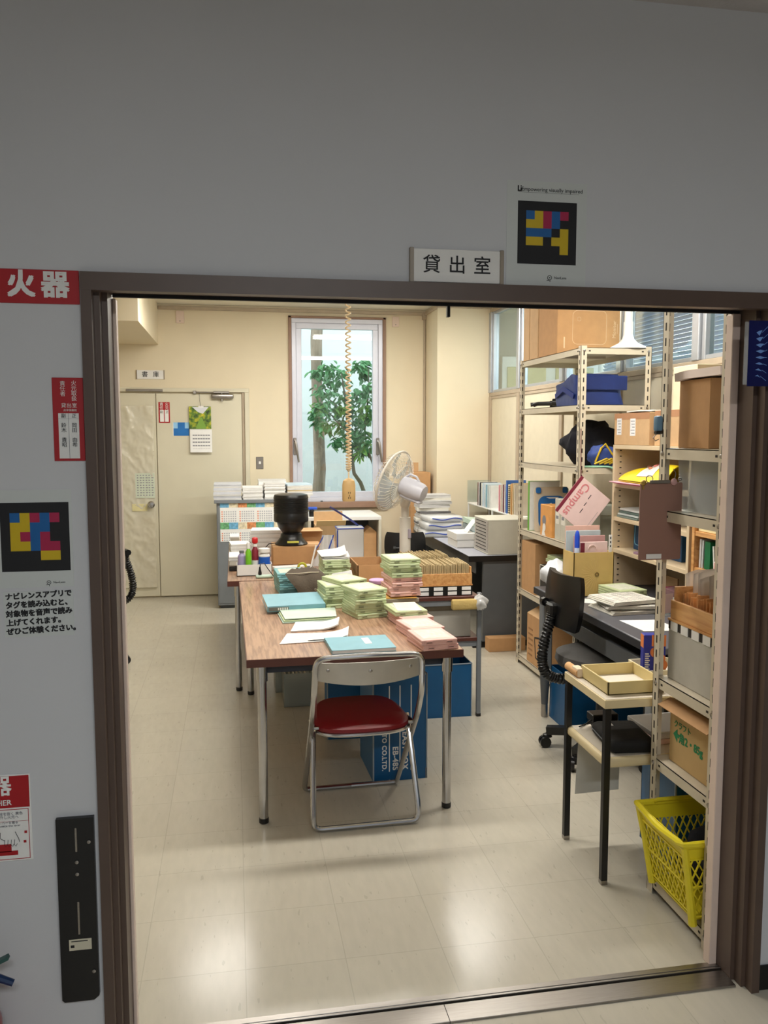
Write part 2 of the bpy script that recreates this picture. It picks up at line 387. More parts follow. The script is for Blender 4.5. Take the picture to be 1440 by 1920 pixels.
for x, y, d in ((.2, 6.6, 'left of the far pair'), (1.57, 6.6, 'right of the far pair'), (.2, 3.75, 'left of the near pair'), (1.57, 3.75, 'right of the near pair')):
    fixture('ceiling_light', 'white twin-tube ceiling light of the office, '+d, (x, y, ZC), ROOM_W, (1, .965, .905), 'office ceiling lights')
fixture('ceiling_light', 'added unseen ceiling light behind the viewer that lights the corridor', (.4, -.9, 2.68), CORR_W, (.88, .95, 1.0), 'added corridor lights')  # unseen fixture added behind the camera to light the corridor wall
fixture('ceiling_light', 'added unseen twin-tube light that brightens the room behind the partition', (3.2, 5.2, ZC), NEXT_W, (.85, .93, 1.0), 'added next room lights')  # added fixture, out of view, to brighten the room beyond the glass

# entrance: steel frame, stainless sill
PINKW = mat('pale_pink_edge_strip', (226, 204, 190), .5, var=.04)
d1 = bpy.data.objects.new('door_1', None); C.objects.link(d1); d1['kind'] = 'structure'
prof = [(-.34, 2.045), (-.316, 2.045), (-.316, 2.078), (-.303, 2.078), (-.303, 2.112), (-.29, 2.112), (-.29, 2.205), (-.34, 2.205)]
m = MB(BROWN); m.prism(prof, 0, 1.972); m.obj('jamb', d1)
m = MB(BROWN); m.prism([(1.12-x, y) for x, y in prof], 0, 1.972); m.obj('jamb', d1)
hp = [(2.0444, 1.9723), (2.0444, 1.931), (2.078, 1.931), (2.078, 1.937), (2.112, 1.937), (2.112, 1.946), (2.2054, 1.946), (2.2054, 1.9723)]
m = MB(BROWN)
vs = [(x, y, z) for x in (-.3404, 1.4604) for y, z in hp]; k = len(hp)
m.add(vs, [tuple(range(k)), tuple(range(2*k-1, k-1, -1))]+[(i, k+i, k+(i+1) % k, (i+1) % k) for i in range(k)])
m.obj('header', d1)
m = MB(INK); m.box(-.288, 1.408, 2.186, 2.198, 1.938, 1.946); m.obj('track', d1)
m = MB(PINKW); m.box(-.29, -.281, 2.19, 2.222, 0, 1.935, .002); m.obj('edge_strip', d1)
m = MB(PINKW); m.box(1.386, 1.41, 2.182, 2.216, 0, 1.937, .002); m.obj('edge_strip', d1)
m = MB(STEEL); m.box(-.29, 1.41, 2.080, 2.150, 0, .006, .001); m.box(-.29, 1.41, 2.157, 2.165, 0, .009, .001); m.box(-.29, 1.41, 2.171, 2.192, 0, .006, .001); m.mat(HOLE); m.box(-.29, 1.41, 2.082, 2.19, 0, .002)
m.box(.553, .555, 2.080, 2.15, 0, .0063); m.obj('threshold', d1)
m = MB(BLACKM); p = fy(840, 578, 2.2); m.box(p.x-.004, p.x+.004, 2.19, 2.205, 1.91, 1.95, .001); m.obj('stop_pin', d1)

# window_1: white aluminium casement in brown casing
w1 = MB(ALU)
def rect(m, x0, x1, z0, z1, wd, y0, y1, b=.003):
    m.box(x0, x1, y0, y1, z1-wd, z1, b); m.box(x0, x1, y0, y1, z0, z0+wd, b); m.box(x0, x0+wd, y0, y1, z0+wd, z1-wd, b); m.box(x1-wd, x1, y0, y1, z0+wd, z1-wd, b)
WINW = mat('window_white_metal', (208, 210, 222), .35, .2, var=.02)
w1.mat(WINW); rect(w1, WX0+.03, WX1-.03, WZ0+.03, WZ1-.02, .045, YB-.005, YB+.1)
win = struct(w1, 'window_1')
m = MB(WINW); rect(m, WX0+.075, WX1-.075, WZ0+.075, WZ1-.065, .055, YB+.01, YB+.07); m.obj('sash', win)
m = MB(GLASS); m.box(WX0+.13, WX1-.13, YB+.035, YB+.041, WZ0+.13, WZ1-.12); m.obj('pane', win)
m = MB(TRIMB); m.box(WX0, WX0+.03, YB-.02, YB+.1, WZ0, WZ1, .003); m.box(WX1-.03, WX1, YB-.02, YB+.1, WZ0, WZ1, .003); m.box(WX0, WX1, YB-.02, YB+.1, WZ1-.02, WZ1, .003); m.box(WX0-.02, WX1+.02, YB-.05, YB+.1, WZ0-.03, WZ0+.03, .004); m.obj('casing', win)
for sx, px in ((-1, 553), (1, 708)):
    p = fy(px, 838, YB); m = MB(STEEL)
    m.box(p.x-.016, p.x+.016, YB-.016, YB-.004, p.z-.08, p.z+.09, .004)
    m.tube([(p.x, YB-.014, p.z+.06), (p.x+.006, YB-.05, p.z+.05), (p.x+.014, YB-.062, p.z-.02), (p.x+.03, YB-.05, p.z-.12), (p.x+.036, YB-.04, p.z-.15)], [.012, .013, .012, .011, .009], 8)
    m.obj('handle', win)
m = MB(GREYD); p = fy(603, 941, YB); m.box(p.x-.012, p.x+.012, YB-.02, YB-.004, p.z-.014, p.z+.014, .003); m.obj('latch', win)
# outside: court wall and ground
OUT = mat('court_wall_render', (190, 196, 200), .9, var=.05, scale=1.2)
m = MB(OUT); m.box(-3, 6, 10.9, 11.1, -.2, 6.0); struct(m, 'wall_outside')
m = MB(mat('court_ground', (120, 118, 105), .95, var=.2)); m.box(-3, 6, 8.8, 11, -.3, -.12); struct(m, 'floor_outside')

# archive door in the back wall
d2 = bpy.data.objects.new('door_2', None); C.objects.link(d2); d2['kind'] = 'structure'
DX = fy(297, 900, YB).x; DR = fy(455, 900, YB).x
m = MB(CREAMD); m.box(-1.6, DR+.075, YB-.035, YB, 2.0, 2.04, .004); m.box(DR+.03, DR+.075, YB-.035, YB, 0, 2.0, .004); m.mat(TRIMG); m.box(DR+.004, DR+.03, YB-.02, YB, 0, 2.0, .003); m.obj('frame', d2)
lf = MB(CREAMD); lf.box(DX, DR, YB-.03, YB-.001, .012, 1.985, .003); leafR = lf.obj('fixed_leaf', d2)
lf = MB(CREAMD); lf.box(-1.55, DX-.006, YB-.024, YB-.001, .012, 1.985, .003); leafL = lf.obj('hinged_leaf', d2)
PLAS = clear('crinkled_plastic', (252, 252, 246), .72, (246, 240, 222), .8, .14)
from mathutils import noise as _nz
def crumple(p):
    q = Vector((p[0]*4.5+p[1]*2.0, p[1]*3.2-p[0]*1.2, .3)); r = 0
    for o_, a_ in ((1, .016), (2.3, .008), (5.1, .004)): r += a_*(1-abs(_nz.noise(q*o_))*2.2)
    return r*.55
x0, x1, z0, z1 = -1.5, DX-.03, .1, 1.87
m = MB(PLAS); m.sheet(lambda u, v: (x0+(x1-x0)*u, YB-.034-max(0, crumple((u*1.0, v*2.6))), z0+(z1-z0)*v), 70, 150, .0005); m.obj('plastic_cover', leafL, sharp=180)
m = MB(CHROME); p = fy(285, 945, YB)
m.at(T(p.x, YB-.024, p.z) @ Rx(math.pi/2)).lathe([(.034, 0), (.034, .006), (.014, .01), (.013, .03), (.022, .036), (.034, .05), (.034, .062), (.024, .072), (.004, .075)], 24)
m.obj('knob', leafL)
m = MB(mat('yellowed_tape', (222, 212, 160), .5)); q = fy(263, 951, YB); m.box(q.x-.07, q.x+.07, YB-.046, YB-.042, q.z-.035, q.z+.035, .001); m.obj('tape_patch', leafL)
m = MB(mat('pale_green_notice', (206, 214, 196), .8)); q = fy(273, 910, YB); m.box(q.x-.09, q.x+.09, YB-.047, YB-.0455, q.z-.12, q.z+.12); m.mat(GREYINK)
for i in range(9):
    for j in range(6): m.box(q.x-.075+j*.027, q.x-.075+j*.027+.014+.006*((i*j) % 2), YB-.0475, YB-.047, q.z+.095-i*.024, q.z+.104-i*.024)
m.obj('notice', leafL)
a = fy(237, 732, YB); b = fy(306, 732, YB); m = MB(STEEL); m.box(a.x, b.x, YB-.05, YB-.02, a.z-.012, a.z+.012, .004); m.box(b.x-.12, b.x, YB-.058, YB-.05, a.z-.009, a.z+.009, .002); m.obj('closer_rail', d2)
a = fy(396, 743, YB); b = fy(438, 743, YB); m = MB(STEEL)
m.box(a.x, b.x, YB-.085, YB-.03, a.z-.026, a.z+.022, .016, 3); m.box(a.x+.02, b.x-.04, YB-.075, YB-.045, a.z+.026, a.z+.046, .005); m.cyl((a.x+.1, YB-.06, a.z+.02), (a.x+.1, YB-.06, a.z+.04), .012); m.tube([(a.x+.02, YB-.06, a.z+.034), (a.x-.14, YB-.06, a.z+.036)], .007); m.box(a.x-.17, a.x-.14, YB-.065, YB-.02, a.z+.02, a.z+.05, .003); m.cyl((a.x+.1, YB-.06, a.z-.05), (a.x+.1, YB-.06, a.z-.026), .01); m.obj('door_closer', d2)

# small fittings on the back wall
def plate_sign(name, label, x0, x1, z0, z1, y, chars, size, spacing):
    o = thing(name, label, 'sign', ((x0+x1)/2, y, z0)); W = x1-x0; H = z1-z0
    m = MB(WHITE); m.box(-W/2+.004, W/2-.004, -.008, 0, 0, H, .001); m.text(chars, size, front(0, -.0085, H*.5), INK, bold=size*.006, spacing=spacing); m.obj('name_plate', o)
    for s in (-1, 1):
        m = MB(mat('taupe_end_cap', (150, 138, 122), .4)); m.box(s*(W/2-.005)-.005, s*(W/2-.005)+.005, -.0115, 0, -.002, H+.002, .001); m.obj('end_cap', o)
    return o
a, b = fy(255, 694, YB), fy(309, 711, YB)
plate_sign('door_sign', 'small white door sign with two black characters above the archive door', a.x, b.x, b.z, a.z, YB, '書 庫', .058, 1.5)
m = MB(STEEL); p = fy(487, 868, YB); m.box(p.x-.036, p.x+.036, YB-.006, YB, p.z-.06, p.z+.06, .003); sw = m.obj('plate')
o = thing('light_switch', 'steel switch plate on the cream wall between archive door and window', 'switch', (p.x, YB, p.z)); sw.parent = o; sw.location = (-p.x, -YB, -p.z)
m = MB(WHITE); m.box(-.011, .011, -.012, -.005, -.012, .016, .003); m.obj('toggle', o)
for px0, px1, pz0, pz1, d in ((330, 345, 606, 583, 'above the archive door'), (735, 748, 613, 594, 'right of the window')):
    a, b = fy(px0, pz0, YB), fy(px1, pz1, YB)
    o = thing('cover_plate', 'small cream cover plate high on the back wall '+d, 'cover plate', ((a.x+b.x)/2, YB, a.z)); W = b.x-a.x; H = b.z-a.z
    m = MB(PINKW); m.box(-W/2, W/2, -.014, 0, 0, H, .003); m.obj('plate', o); m = MB(GREYD); m.cyl((0, -.016, .02), (0, -.013, .02), .005, n=8); m.obj('screw', o)
# things on the archive door
yd = YB-.0305
a, b = fy(297, 754, yd), fy(319, 793, yd); o = thing('warden_plate', 'red and white duty plate on the archive door', 'sign', ((a.x+b.x)/2, yd, b.z)); W = b.x-a.x; H = a.z-b.z
m = MB(RED); m.box(-W/2, W/2, -.002, 0, 0, H); m.mat(PAPER); m.box(-W/2+.012, -.004, -.0025, -.001, .012, H*.62); m.box(.004, W/2-.012, -.0025, -.001, .012, H*.62)
m.text('火\n元', .035, front(.025, -.0028, H*.8), PAPER); m.text('責\n任', .035, front(-.025, -.0028, H*.8), PAPER); m.text('正', .03, front(.026, -.003, H*.52), INK); m.text('副', .03, front(-.026, -.003, H*.52), INK); m.obj('plate', o)
a, b = fy(325, 792, yd), fy(355, 817, yd); o = thing('blue_card', 'blue card with pale corners stuck on the archive door beside the calendar', 'card', ((a.x+b.x)/2, yd, b.z)); W = b.x-a.x; H = a.z-b.z
m = MB(mat('card_blue', (24, 110, 186), .5)); m.box(-W/2, W/2, -.0015, 0, 0, H); m.mat(mat('card_pale_blue', (150, 200, 236), .5)); m.box(-W/2, -W/2+W*.27, -.002, 0, H*.55, H); m.box(W/2-W*.27, W/2, -.002, 0, H*.55, H); m.mat(PAPER); m.box(-W/2-.006, -W/2, -.0015, 0, 0, H); m.obj('card', o)
yc = YB-.05
a, b = fy(354, 762, yc), fy(399, 848, yc)
o = thing('wall_calendar', 'wall calendar with a garden photo hanging on the archive door', 'calendar', ((a.x+b.x)/2, yc, b.z)); W = b.x-a.x; H = a.z-b.z
def garden_mat():
    m = bpy.data.materials.new('garden_photo'); m.use_nodes = True; nt = m.node_tree; N = nt.nodes; L = nt.links; p = N['Principled BSDF']; p.inputs['Roughness'].default_value = .4
    tc = N.new('ShaderNodeTexCoord'); v = N.new('ShaderNodeTexNoise'); v.inputs['Scale'].default_value = 24; L.new(tc.outputs['Object'], v.inputs['Vector'])
    r = N.new('ShaderNodeValToRGB'); e = r.color_ramp.elements; e[0].position = .32; e[0].color = lin((40, 60, 24)); e[1].position = .7; e[1].color = lin((200, 190, 40)); x = e.new(.5); x.color = lin((96, 130, 40))
    L.new(v.outputs[0], r.inputs[0]); L.new(r.outputs[0], p.inputs['Base Color']); return m
m = MB(garden_mat()); m.box(-W/2, W/2-.01, -.002, 0, H*.51, H, 0)
m.mat(mat('photo_sky', (214, 216, 222), .5)); m.add([(-W/2+.03, -.0024, H*.99), (W/2-.03, -.0024, H*.99), (W*.1, -.0024, H*.84), (-W*.12, -.0024, H*.88)], [(0, 3, 2, 1)])
m.mat(mat('photo_lawn', (120, 160, 60), .5)); m.add([(-W*.22, -.0024, H*.515), (W*.26, -.0024, H*.515), (W*.06, -.0024, H*.76), (-W*.02, -.0024, H*.76)], [(0, 1, 2, 3)]); m.obj('photo_page', o)
m = MB(PAPER); m.sheet(lambda u, v: (-W/2+.006+(W-.01)*u, -.004-.012*(1-v)**2, H*.505*v), 4, 6, .001); m.mat(GREYINK)
for r in range(5):
    for q in range(7): m.box(-W/2+.03+q*(W-.05)/7, -W/2+.05+q*(W-.05)/7, -.0125+.006*r/4, -.012+.006*r/4, H*.06+r*H*.075, H*.085+r*H*.075)
m.obj('month_page', o)
m = MB(BLACKM); m.tube([(W*.02, -.002, H), (-.005, -.004, H+.06), (-.008, -.012, H+.135)], .0016, 5); m.mat(WHITE); m.box(-.02, .03, -.003, .0, H-.015, H+.006); m.obj('hanger', o)
# ------------------------------------------------------------------ corridor side: signs and fittings on the wall
def span(p0, p1, y):
    a, b = fy(p0[0], p0[1], y), fy(p1[0], p1[1], y); return a.x, b.x, b.z, a.z
x0, x1, z0, z1 = span((767, 466), (942, 534), YW)
z0 = 1.9745
plate_sign('room_sign', 'white room sign with three dark characters standing on the door frame', x0, x1, z0, z1, YW, '貸 出 室', .046, 1.12)
# colour tag posters
CY, YE, MG = mat('tag_blue', (0, 92, 158), .5, var=.02), mat('tag_yellow', (206, 176, 12), .5, var=.02), mat('tag_magenta', (168, 22, 72), .5, var=.02)
SHEETW = mat('laminated_sheet', (206, 210, 208), .3, var=.02)
def logo(m, x, z, s, y):
    m.mat(INK); m.tube([(x+s*.5*math.cos(a/9*math.tau), y, z+s*.5*math.sin(a/9*math.tau)) for a in range(9)], s*.075, 5, closed=True)
    m.cbox((x, y, z), (s*.25, .0006, s*.25)); m.cbox((x+s*.1, y, z-s*.72), (s*.12, .0006, s*.5)); m.cbox((x-s*.4, y, z-s*.6), (s*.6, .0006, s*.12))
def poster(label, x0, x1, z0, z1, sq, cells, head, lg):
    o = thing('tag_poster', label, 'poster', ((x0+x1)/2, YW, z0)); W = x1-x0; H = z1-z0; cx = (x0+x1)/2
    m = MB(SHEETW); m.box(-W/2, W/2, -.0012, 0, 0, H)
    a0, a1, b0, b1 = sq[0]-cx, sq[1]-cx, sq[2]-z0, sq[3]-z0
    m.mat(INK); m.box(a0, a1, -.0016, -.001, b0, b1)
    w = (a1-a0); u = w*.144; ox = a0+w*.14; oz = b1-(b1-b0)*.15; v = (b1-b0)*.138
    for r, row in enumerate(cells):
        for q, ch in enumerate(row):
            if ch != '.': m.mat({'b': CY, 'y': YE, 'm': MG}[ch]); m.box(ox+q*u, ox+(q+1)*u, -.002, -.0014, oz-(r+1)*v, oz-r*v)
    if head: m.text(head, .0135, front(W*.06, -.0015, H*.922), INK); m.box(-W*.36, W*.4, -.0014, -.0011, H*.892, H*.894); m.mat(INK); m.box(-W*.37, -W*.355, -.0016, -.001, H*.90, H*.955); m.box(-W*.37, -W*.32, -.0016, -.001, H*.90, H*.912); m.box(-W*.335, -W*.32, -.0016, -.001, H*.90, H*.935); m.sph((-W*.3275, -.001, H*.948), .0018, 8, 4)
    logo(m, lg[0]-cx, lg[1]-z0, lg[2], -.0014); m.text('NaviLens', lg[2]*.8, front(lg[0]-cx+lg[2]*2.6, -.0015, lg[1]-z0), INK); m.obj('sheet', o)
x0, x1, z0, z1 = span((951, 337), (1097, 540), YW-.001); z0 = 1.9735
sq = span((971, 376), (1079, 498), YW); l = fy(1030, 521, YW)
poster('pale poster with a black colour-block square above the right of the entrance', x0, x1, z0, z1, sq, ('bymbm', 'yymb.', 'bbb.y', 'yy.yy', '....y'), 'Empowering visually impaired', (l.x, l.z, .011))
x0, x1, z0, z1 = span((0, 919), (140, 1099), YW-.001); x0 = -.585; x1 = -.378
sq = span((0, 943), (133, 1069), YW); l = fy(92, 1092, YW)
poster('pale poster with a black colour-block square left of the entrance', x0, x1, z0, z1, (-.537, sq[1], sq[2], sq[3]), ('bymbm', 'yybb.', 'ymbm.', 'yybmm', '...yy'), None, (l.x, l.z, .009))
x0, x1, z0, z1 = span((6, 1110), (140, 1190), YW)
o = thing('handwritten_note', 'white note with five lines of bold brush lettering under the left poster', 'notice', ((x0+x1)/2, YW, z0)); W = x1-x0; H = z1-z0
m = MB(SHEETW); m.box(-W/2, W/2, -.0012, 0, 0, H)
for i, s in enumerate(('ナビレンスアプリで', 'タグを読み込むと、', '対象物を音声で読み', '上げてくれます。', 'ぜひご体験ください。')):
    m.text(s, .0168, front(-W*.475, -.0014, H*(.88-i*.192)) @ Rz(rad(2.2)), INK, align='LEFT', bold=.0007, spacing=.97)
m.obj('sheet', o)
# fire signs
x0, x1, z0, z1 = span((-75, 501), (150, 571), YW); z0 = 1.899
o = thing('fire_sign', 'red plate with large white characters left of the door frame top', 'sign', ((x0+x1)/2, YW, z0)); W = x1-x0; H = z1-z0
m = MB(RED); m.box(-W/2, W/2, -.003, 0, 0, H, .0008)
for ch, px in (('消', -24), ('火', 40), ('器', 104)):
    p = fy(px, 537, YW); m.text(ch, .062, front(p.x-(x0+x1)/2, -.0034, H*.52), PAPER, bold=.0022)
m.obj('plate', o)
x0, x1, z0, z1 = span((97, 708), (160, 864), YW); x1 = -.3425
o = thing('duty_plate', 'narrow red duty plate with two white name columns beside the door frame', 'sign', ((x0+x1)/2, YW, z0)); W = x1-x0; H = z1-z0
m = MB(RED); m.box(-W/2, W/2, -.003, 0, 0, H, .0006); m.mat(PAPER); m.box(-W*.33, W*.33, -.0034, -.0029, H*.03, H*.575); m.mat(GREYINK); m.box(-.0005, .0005, -.0037, -.003, H*.03, H*.575); m.box(-W*.33, W*.33, -.0037, -.003, H*.508, H*.51)
m.text('火\n元\n取\n扱', .0125, front(W*.2, -.0033, H*.84), PAPER, lines=.95); m.text('責\n任\n者', .0125, front(-W*.16, -.0033, H*.865), PAPER, lines=.95); m.text('貸出室', .0115, front(.002, -.0033, H*.665), PAPER, spacing=1.1); m.text('点字図書館', .006, front(.004, -.0033, H*.61), PAPER)
m.text('正', .0105, front(W*.18, -.0038, H*.542), INK); m.text('副', .0105, front(-W*.16, -.0038, H*.542), INK)
m.text('岡\n田\n\n由\n希', .0118, front(W*.18, -.0038, H*.31), INK, lines=.95); m.text('鈴\n木\n\n貴\n昭', .0118, front(-W*.16, -.0038, H*.31), INK, lines=.95); m.obj('plate', o)
x0, x1, z0, z1 = span((-85, 1440), (63, 1610), YW); z1 = fy(60, 1449, YW).z; x0 = -.735
o = thing('extinguisher_sign', 'red and white extinguisher instruction plate low on the left wall', 'sign', ((x0+x1)/2, YW, z0)); W = x1-x0; H = z1-z0
m = MB(PAPER); m.box(-W/2, W/2, -.003, 0, 0, H, .001); m.mat(RED); m.box(-W/2+.003, W/2-.003, -.0034, -.0029, H*.62, H*.985)
m.text('消火器', .052, front(-.006, -.0038, H*.86), PAPER, spacing=1.25, bold=.001); m.text('FIRE EXTINGUISHER', .0185, front(-.006, -.0038, H*.68), PAPER, bold=.0003)
m.mat(RED)
for z in (.02, .595): m.box(-W/2+.006, W/2-.006, -.0034, -.0029, H*z, H*z+.0015)
m.box(W/2-.0075, W/2-.006, -.0034, -.0029, H*.02, H*.595); m.box(-W/2+.006, W/2-.006, -.0034, -.0029, H*.46, H*.463)
m.text('上部の安全栓を抜く 黄色\nホースを外し火元へ', .0085, front(W*.22, -.0036, H*.53), GREYINK, lines=1.0); m.text('レバーを握る\nSqueeze the lever', .0075, front(W*.28, -.0036, H*.43), GREYINK)
m.mat(RED); m.box(W*.02, W*.36, -.0036, -.003, H*.07, H*.12); m.box(W*.02, W*.30, -.0036, -.003, H*.11, H*.2); m.cyl((W*.1, -.0036, H*.36), (W*.1, -.003, H*.36), .012)
for (ax, az) in ((W*.43, H*.22), (W*.44, H*.33)): m.prism([(0, 0)]*0 or [(ax-.005, az), (ax, az+.005), (ax+.005, az), (ax, az-.005)], -.001, 0) if 0 else m.cbox((ax, -.0034, az), (.006, .001, .006))
m.mat(INK)
for i in range(4): m.tube([(W*.24+i*.0075, -.0034, H*.25), (W*.235+i*.0075, -.0034, H*.19), (W*.25+i*.0075, -.0034, H*.17), (W*.262+i*.0075, -.0034, H*.2)], .0006, 4)
m.tube([(W*.2, -.0034, H*.34), (W*.2, -.0034, H*.27), (W*.24, -.0034, H*.24)], .0007, 4); m.tube([(W*.34, -.0034, H*.34), (W*.37, -.0034, H*.26), (W*.38, -.0034, H*.22)], .0007, 4); m.obj('plate', o)
# black floor-lock plate
x0, x1, z0, z1 = span((104, 1537), (187, 1872), YW-.012)
o = thing('door_guard_plate', 'tall black metal plate with two slots low beside the door frame', 'plate', ((x0+x1)/2, YW, z0)); W = x1-x0; H = z1-z0
m = MB(BLACKM); m.prism([(-W/2+.006, 0), (W/2-.012, 0), (W/2, .01), (W/2, H), (-W/2, H), (-W/2, .006)], 0, .014); ob = m.obj('plate', o, rot=(math.pi/2, 0, 0))
m = MB(STEEL)
for a, b in ((.82, .95), (.37, .55)): m = MB(STEEL); m.box(-.001, .004, -.0155, -.0139, H*a, H*b, .0008); m.obj('slot', o)
for xx, zz, nm in ((.002, H*.765, 'bolt'), (.002, H*.70, 'bolt'), (W*.36, H*.87, 'screw'), (W*.38, H*.16, 'screw')):
    m = MB(STEEL); m.at(T(xx, -.014, zz) @ Rx(math.pi/2)).lathe([(.004, 0), (.0045, .002), (.001, .003)], 10); m.obj(nm, o)
m = MB(mat('yellowed_label', (206, 200, 178), .6)); m.box(-W*.26, W*.34, -.015, -.0139, H*.345, H*.285+H*.0); m.mat(INK); m.box(-W*.2, W*.24, -.0153, -.0145, H*.332, H*.337); m.box(-W*.22, -W*.12, -.0153, -.0145, H*.30, H*.315); m.obj('label_sticker', o)
# fire extinguisher, only its edge is in the frame
p = fy(-40, 1890, 1.96)
o = thing('fire_extinguisher', 'red fire extinguisher with dark hose at the left edge of the picture', 'fire extinguisher', (-.633, 1.955, 0))
m = MB(mat('extinguisher_red', (150, 10, 18), .3, coat=.4)); m.lathe([(.07, 0), (.078, .01), (.078, .24), (.066, .28), (.03, .31), (.024, .32)], 28); m.obj('cylinder', o)
m = MB(BLACK); m.lathe([(.024, .318), (.026, .325), (.02, .355)], 16); m.obj('valve', o)
GRN = mat('worn_green_grip', (44, 84, 80), .4); 
m = MB(GRN); m.bar([(.0, 0, .37), (.05, 0, .378), (.10, 0, .40)], .016, .008, up=(0, 0, 1)); m.obj('lever', o)
m = MB(mat('navy_grip', (24, 50, 90), .35)); m.tube([(0, 0, .35), (.03, 0, .357), (.075, 0, .352), (.108, 0, .335)], [.01, .009, .009, .008], 8); m.obj('carry_grip', o)
m = MB(BLACK); m.tube([(0, -.02, .345), (-.05, -.04, .35), (-.085, -.03, .26), (-.08, -.02, .12)], .009, 8); m.obj('hose', o)
# blue poster over the right casing
x0, x1, z0, z1 = span((1399, 600), (1500, 725), 2.036)
o = thing('blue_leaflet', 'blue poster of white fireworks sleeved in plastic on the right door casing', 'poster', ((x0+x1)/2, 2.043, z0)); W = x1-x0; H = z1-z0
NAVY = mat('poster_navy', (4, 14, 84), .3, var=.15, scale=30)
m = MB(NAVY); m.box(-W/2+.012, W/2, -.004, -.001, 0, H, .001)
m.mat(mat('poster_light_blue', (120, 160, 225), .4))
for k in range(8):
    z = H*(.82-.095*k); s = 1-abs(k-3.5)*.12
    m.add([(-W*.30, -.0043, z), (-W*.30+.016*s, -.0043, z-.004+.0012*(k-4)), (-W*.30+.03*s, -.0043, z+.0016*(4-k)), (-W*.30+.014*s, -.0043, z+.004)], [(0, 1, 2, 3)])
    m.tube([(-W*.30+.028*s, -.0043, z), (-W*.1, -.0043, z+(4-k)*.004)], .0007, 4)
m.obj('print', o)
m = MB(clear('plastic_sleeve', (235, 240, 245), .25)); m.box(-W/2, -W/2+.011, -.005, -.001, .004, H-.004, .001); m.obj('sleeve_edge', o)
# ------------------------------------------------------------------ large furniture
WOODT = wood('walnut_laminate', (180, 143, 116), (142, 108, 86), .3, 7, 1)
EDGE = mat('dark_red_brown_edge', (88, 46, 36), .4, var=.08)
NAVYST = mat('navy_steel_apron', (30, 34, 48), .5)
def work_table(label, x0, x1, y0, y1, rz, inset=.06):
    W = x1-x0; D = y1-y0; o = thing('work_table', label, 'table', ((x0+x1)/2, (y0+y1)/2, 0), rz, 'work tables')
    m = MB(WOODT); m.box(-W/2, W/2, -D/2, D/2, .668, .70, .002); m.mat(EDGE)
    m.box(-W/2-.001, W/2+.001, -D/2-.002, -D/2, .666, .6985); m.box(-W/2-.001, W/2+.001, D/2, D/2+.002, .666, .6985)
    m.box(-W/2-.002, -W/2, -D/2, D/2, .666, .6985); m.box(W/2, W/2+.002, -D/2, D/2, .666, .6985); m.obj('tabletop', o)
    m = MB(NAVYST)
    for s in (-1, 1): m.box(-W/2+.06, W/2-.06, s*(D/2-.07)-.012, s*(D/2-.07)+.012, .625, .666, .002); m.box(s*(W/2-.07)-.012, s*(W/2-.07)+.012, -D/2+.07, D/2-.07, .625, .666, .002)
    m.obj('apron', o)
    for sx in (-1, 1):
        for sy in (-1, 1):
            m = MB(CHROME); m.cyl((0, 0, .02), (0, 0, .666), .0185, n=18); m.cyl((0, 0, .60), (0, 0, .666), .023, n=18)
            lg = m.obj('leg', o, loc=(sx*(W/2-inset), sy*(D/2-inset+.025), 0)); m = MB(BLACK); m.lathe([(.017, 0), (.0205, .004), (.0205, .022), (.018, .024)], 16); m.obj('foot_cap', lg)
    return o
work_table('long walnut-laminate work table nearest the entrance, with the folding chair at its end', .027, .925, 3.335, 5.145, rad(.6))
work_table('second walnut-laminate table, set end to end behind the near one', -.052, .84, 5.165, 6.97, 0)

# folding chair
o = thing('folding_chair', 'chrome folding chair with dark red seat pushed to the near table end', 'chair', (.503, 3.435, 0), rad(1.5)); o.scale = (1.06, 1, .93)
def rhoop(w, pts_l, bow=0, rr=.05, n=6):
    pass
HW = .21
def mirror_path(l): return l+[(-x, y, z) for x, y, z in l[::-1]]
def path_round(P, r, n=5):
    P = [Vector(p) for p in P]; out = [P[0]]
    for i in range(1, len(P)-1):
        a = (P[i-1]-P[i]); b = (P[i+1]-P[i]); rr = min(r, a.length*.49, b.length*.49); a.normalize(); b.normalize()
        p0 = P[i]+a*rr; p1 = P[i]+b*rr
        for k in range(n+1):
            t = k/n; out.append(p0*(1-t)**2+P[i]*2*t*(1-t)+p1*t**2)
    out.append(P[-1]); return out
m = MB(CHROME)
main = path_round([(0, .205, .013), (-.195, .205, .013), (-.2, .195, .03), (-.205, -.17, .50), (-.205, -.235, .62), (-.20, -.262, .79), (0, -.285, .80), (.20, -.262, .79), (.205, -.235, .62), (.205, -.17, .50), (.2, .195, .03), (.195, .205, .013), (0, .205, .013)], .045, 6)
m.tube(main, .0115, 10); m.obj('back_frame', o)
m = MB(CHROME)
m.tube(path_round([(-.192, -.02, .44), (-.192, -.06, .40), (-.205, -.18, .08), (-.205, -.19, .013), (.205, -.19, .013), (.205, -.18, .08), (.192, -.06, .40), (.192, -.02, .44)], .055, 6), .0115, 10); m.obj('rear_frame', o)
m = MB(mat('dull_aluminium', (190, 186, 178), .42, .7, var=.06))
def bk(u, v):
    x = -.193+.386*u; top = .770-.0*(abs(u-.5)*2)**2; bot = .69-.022*(1-(abs(u-.5)*2)**2)
    return (x, -.252-.03*(1-(2*u-1)**2)+(.79-(bot+(top-bot)*v))*.13, bot+(top-bot)*v)
m.sheet(lambda u, v: (lambda p: (p[0], p[1], p[2]))(bk(u, v)), 20, 6, -.004)
bo = m.obj('backrest', o)
for u in (.1, .5, .9):
    p = bk(u, .62); m = MB(STEEL); m.at(T(*p) @ Rx(math.pi/2)).lathe([(.008, -.002), (.008, .004), (.004, .006)], 12); m.obj('rivet', bo)
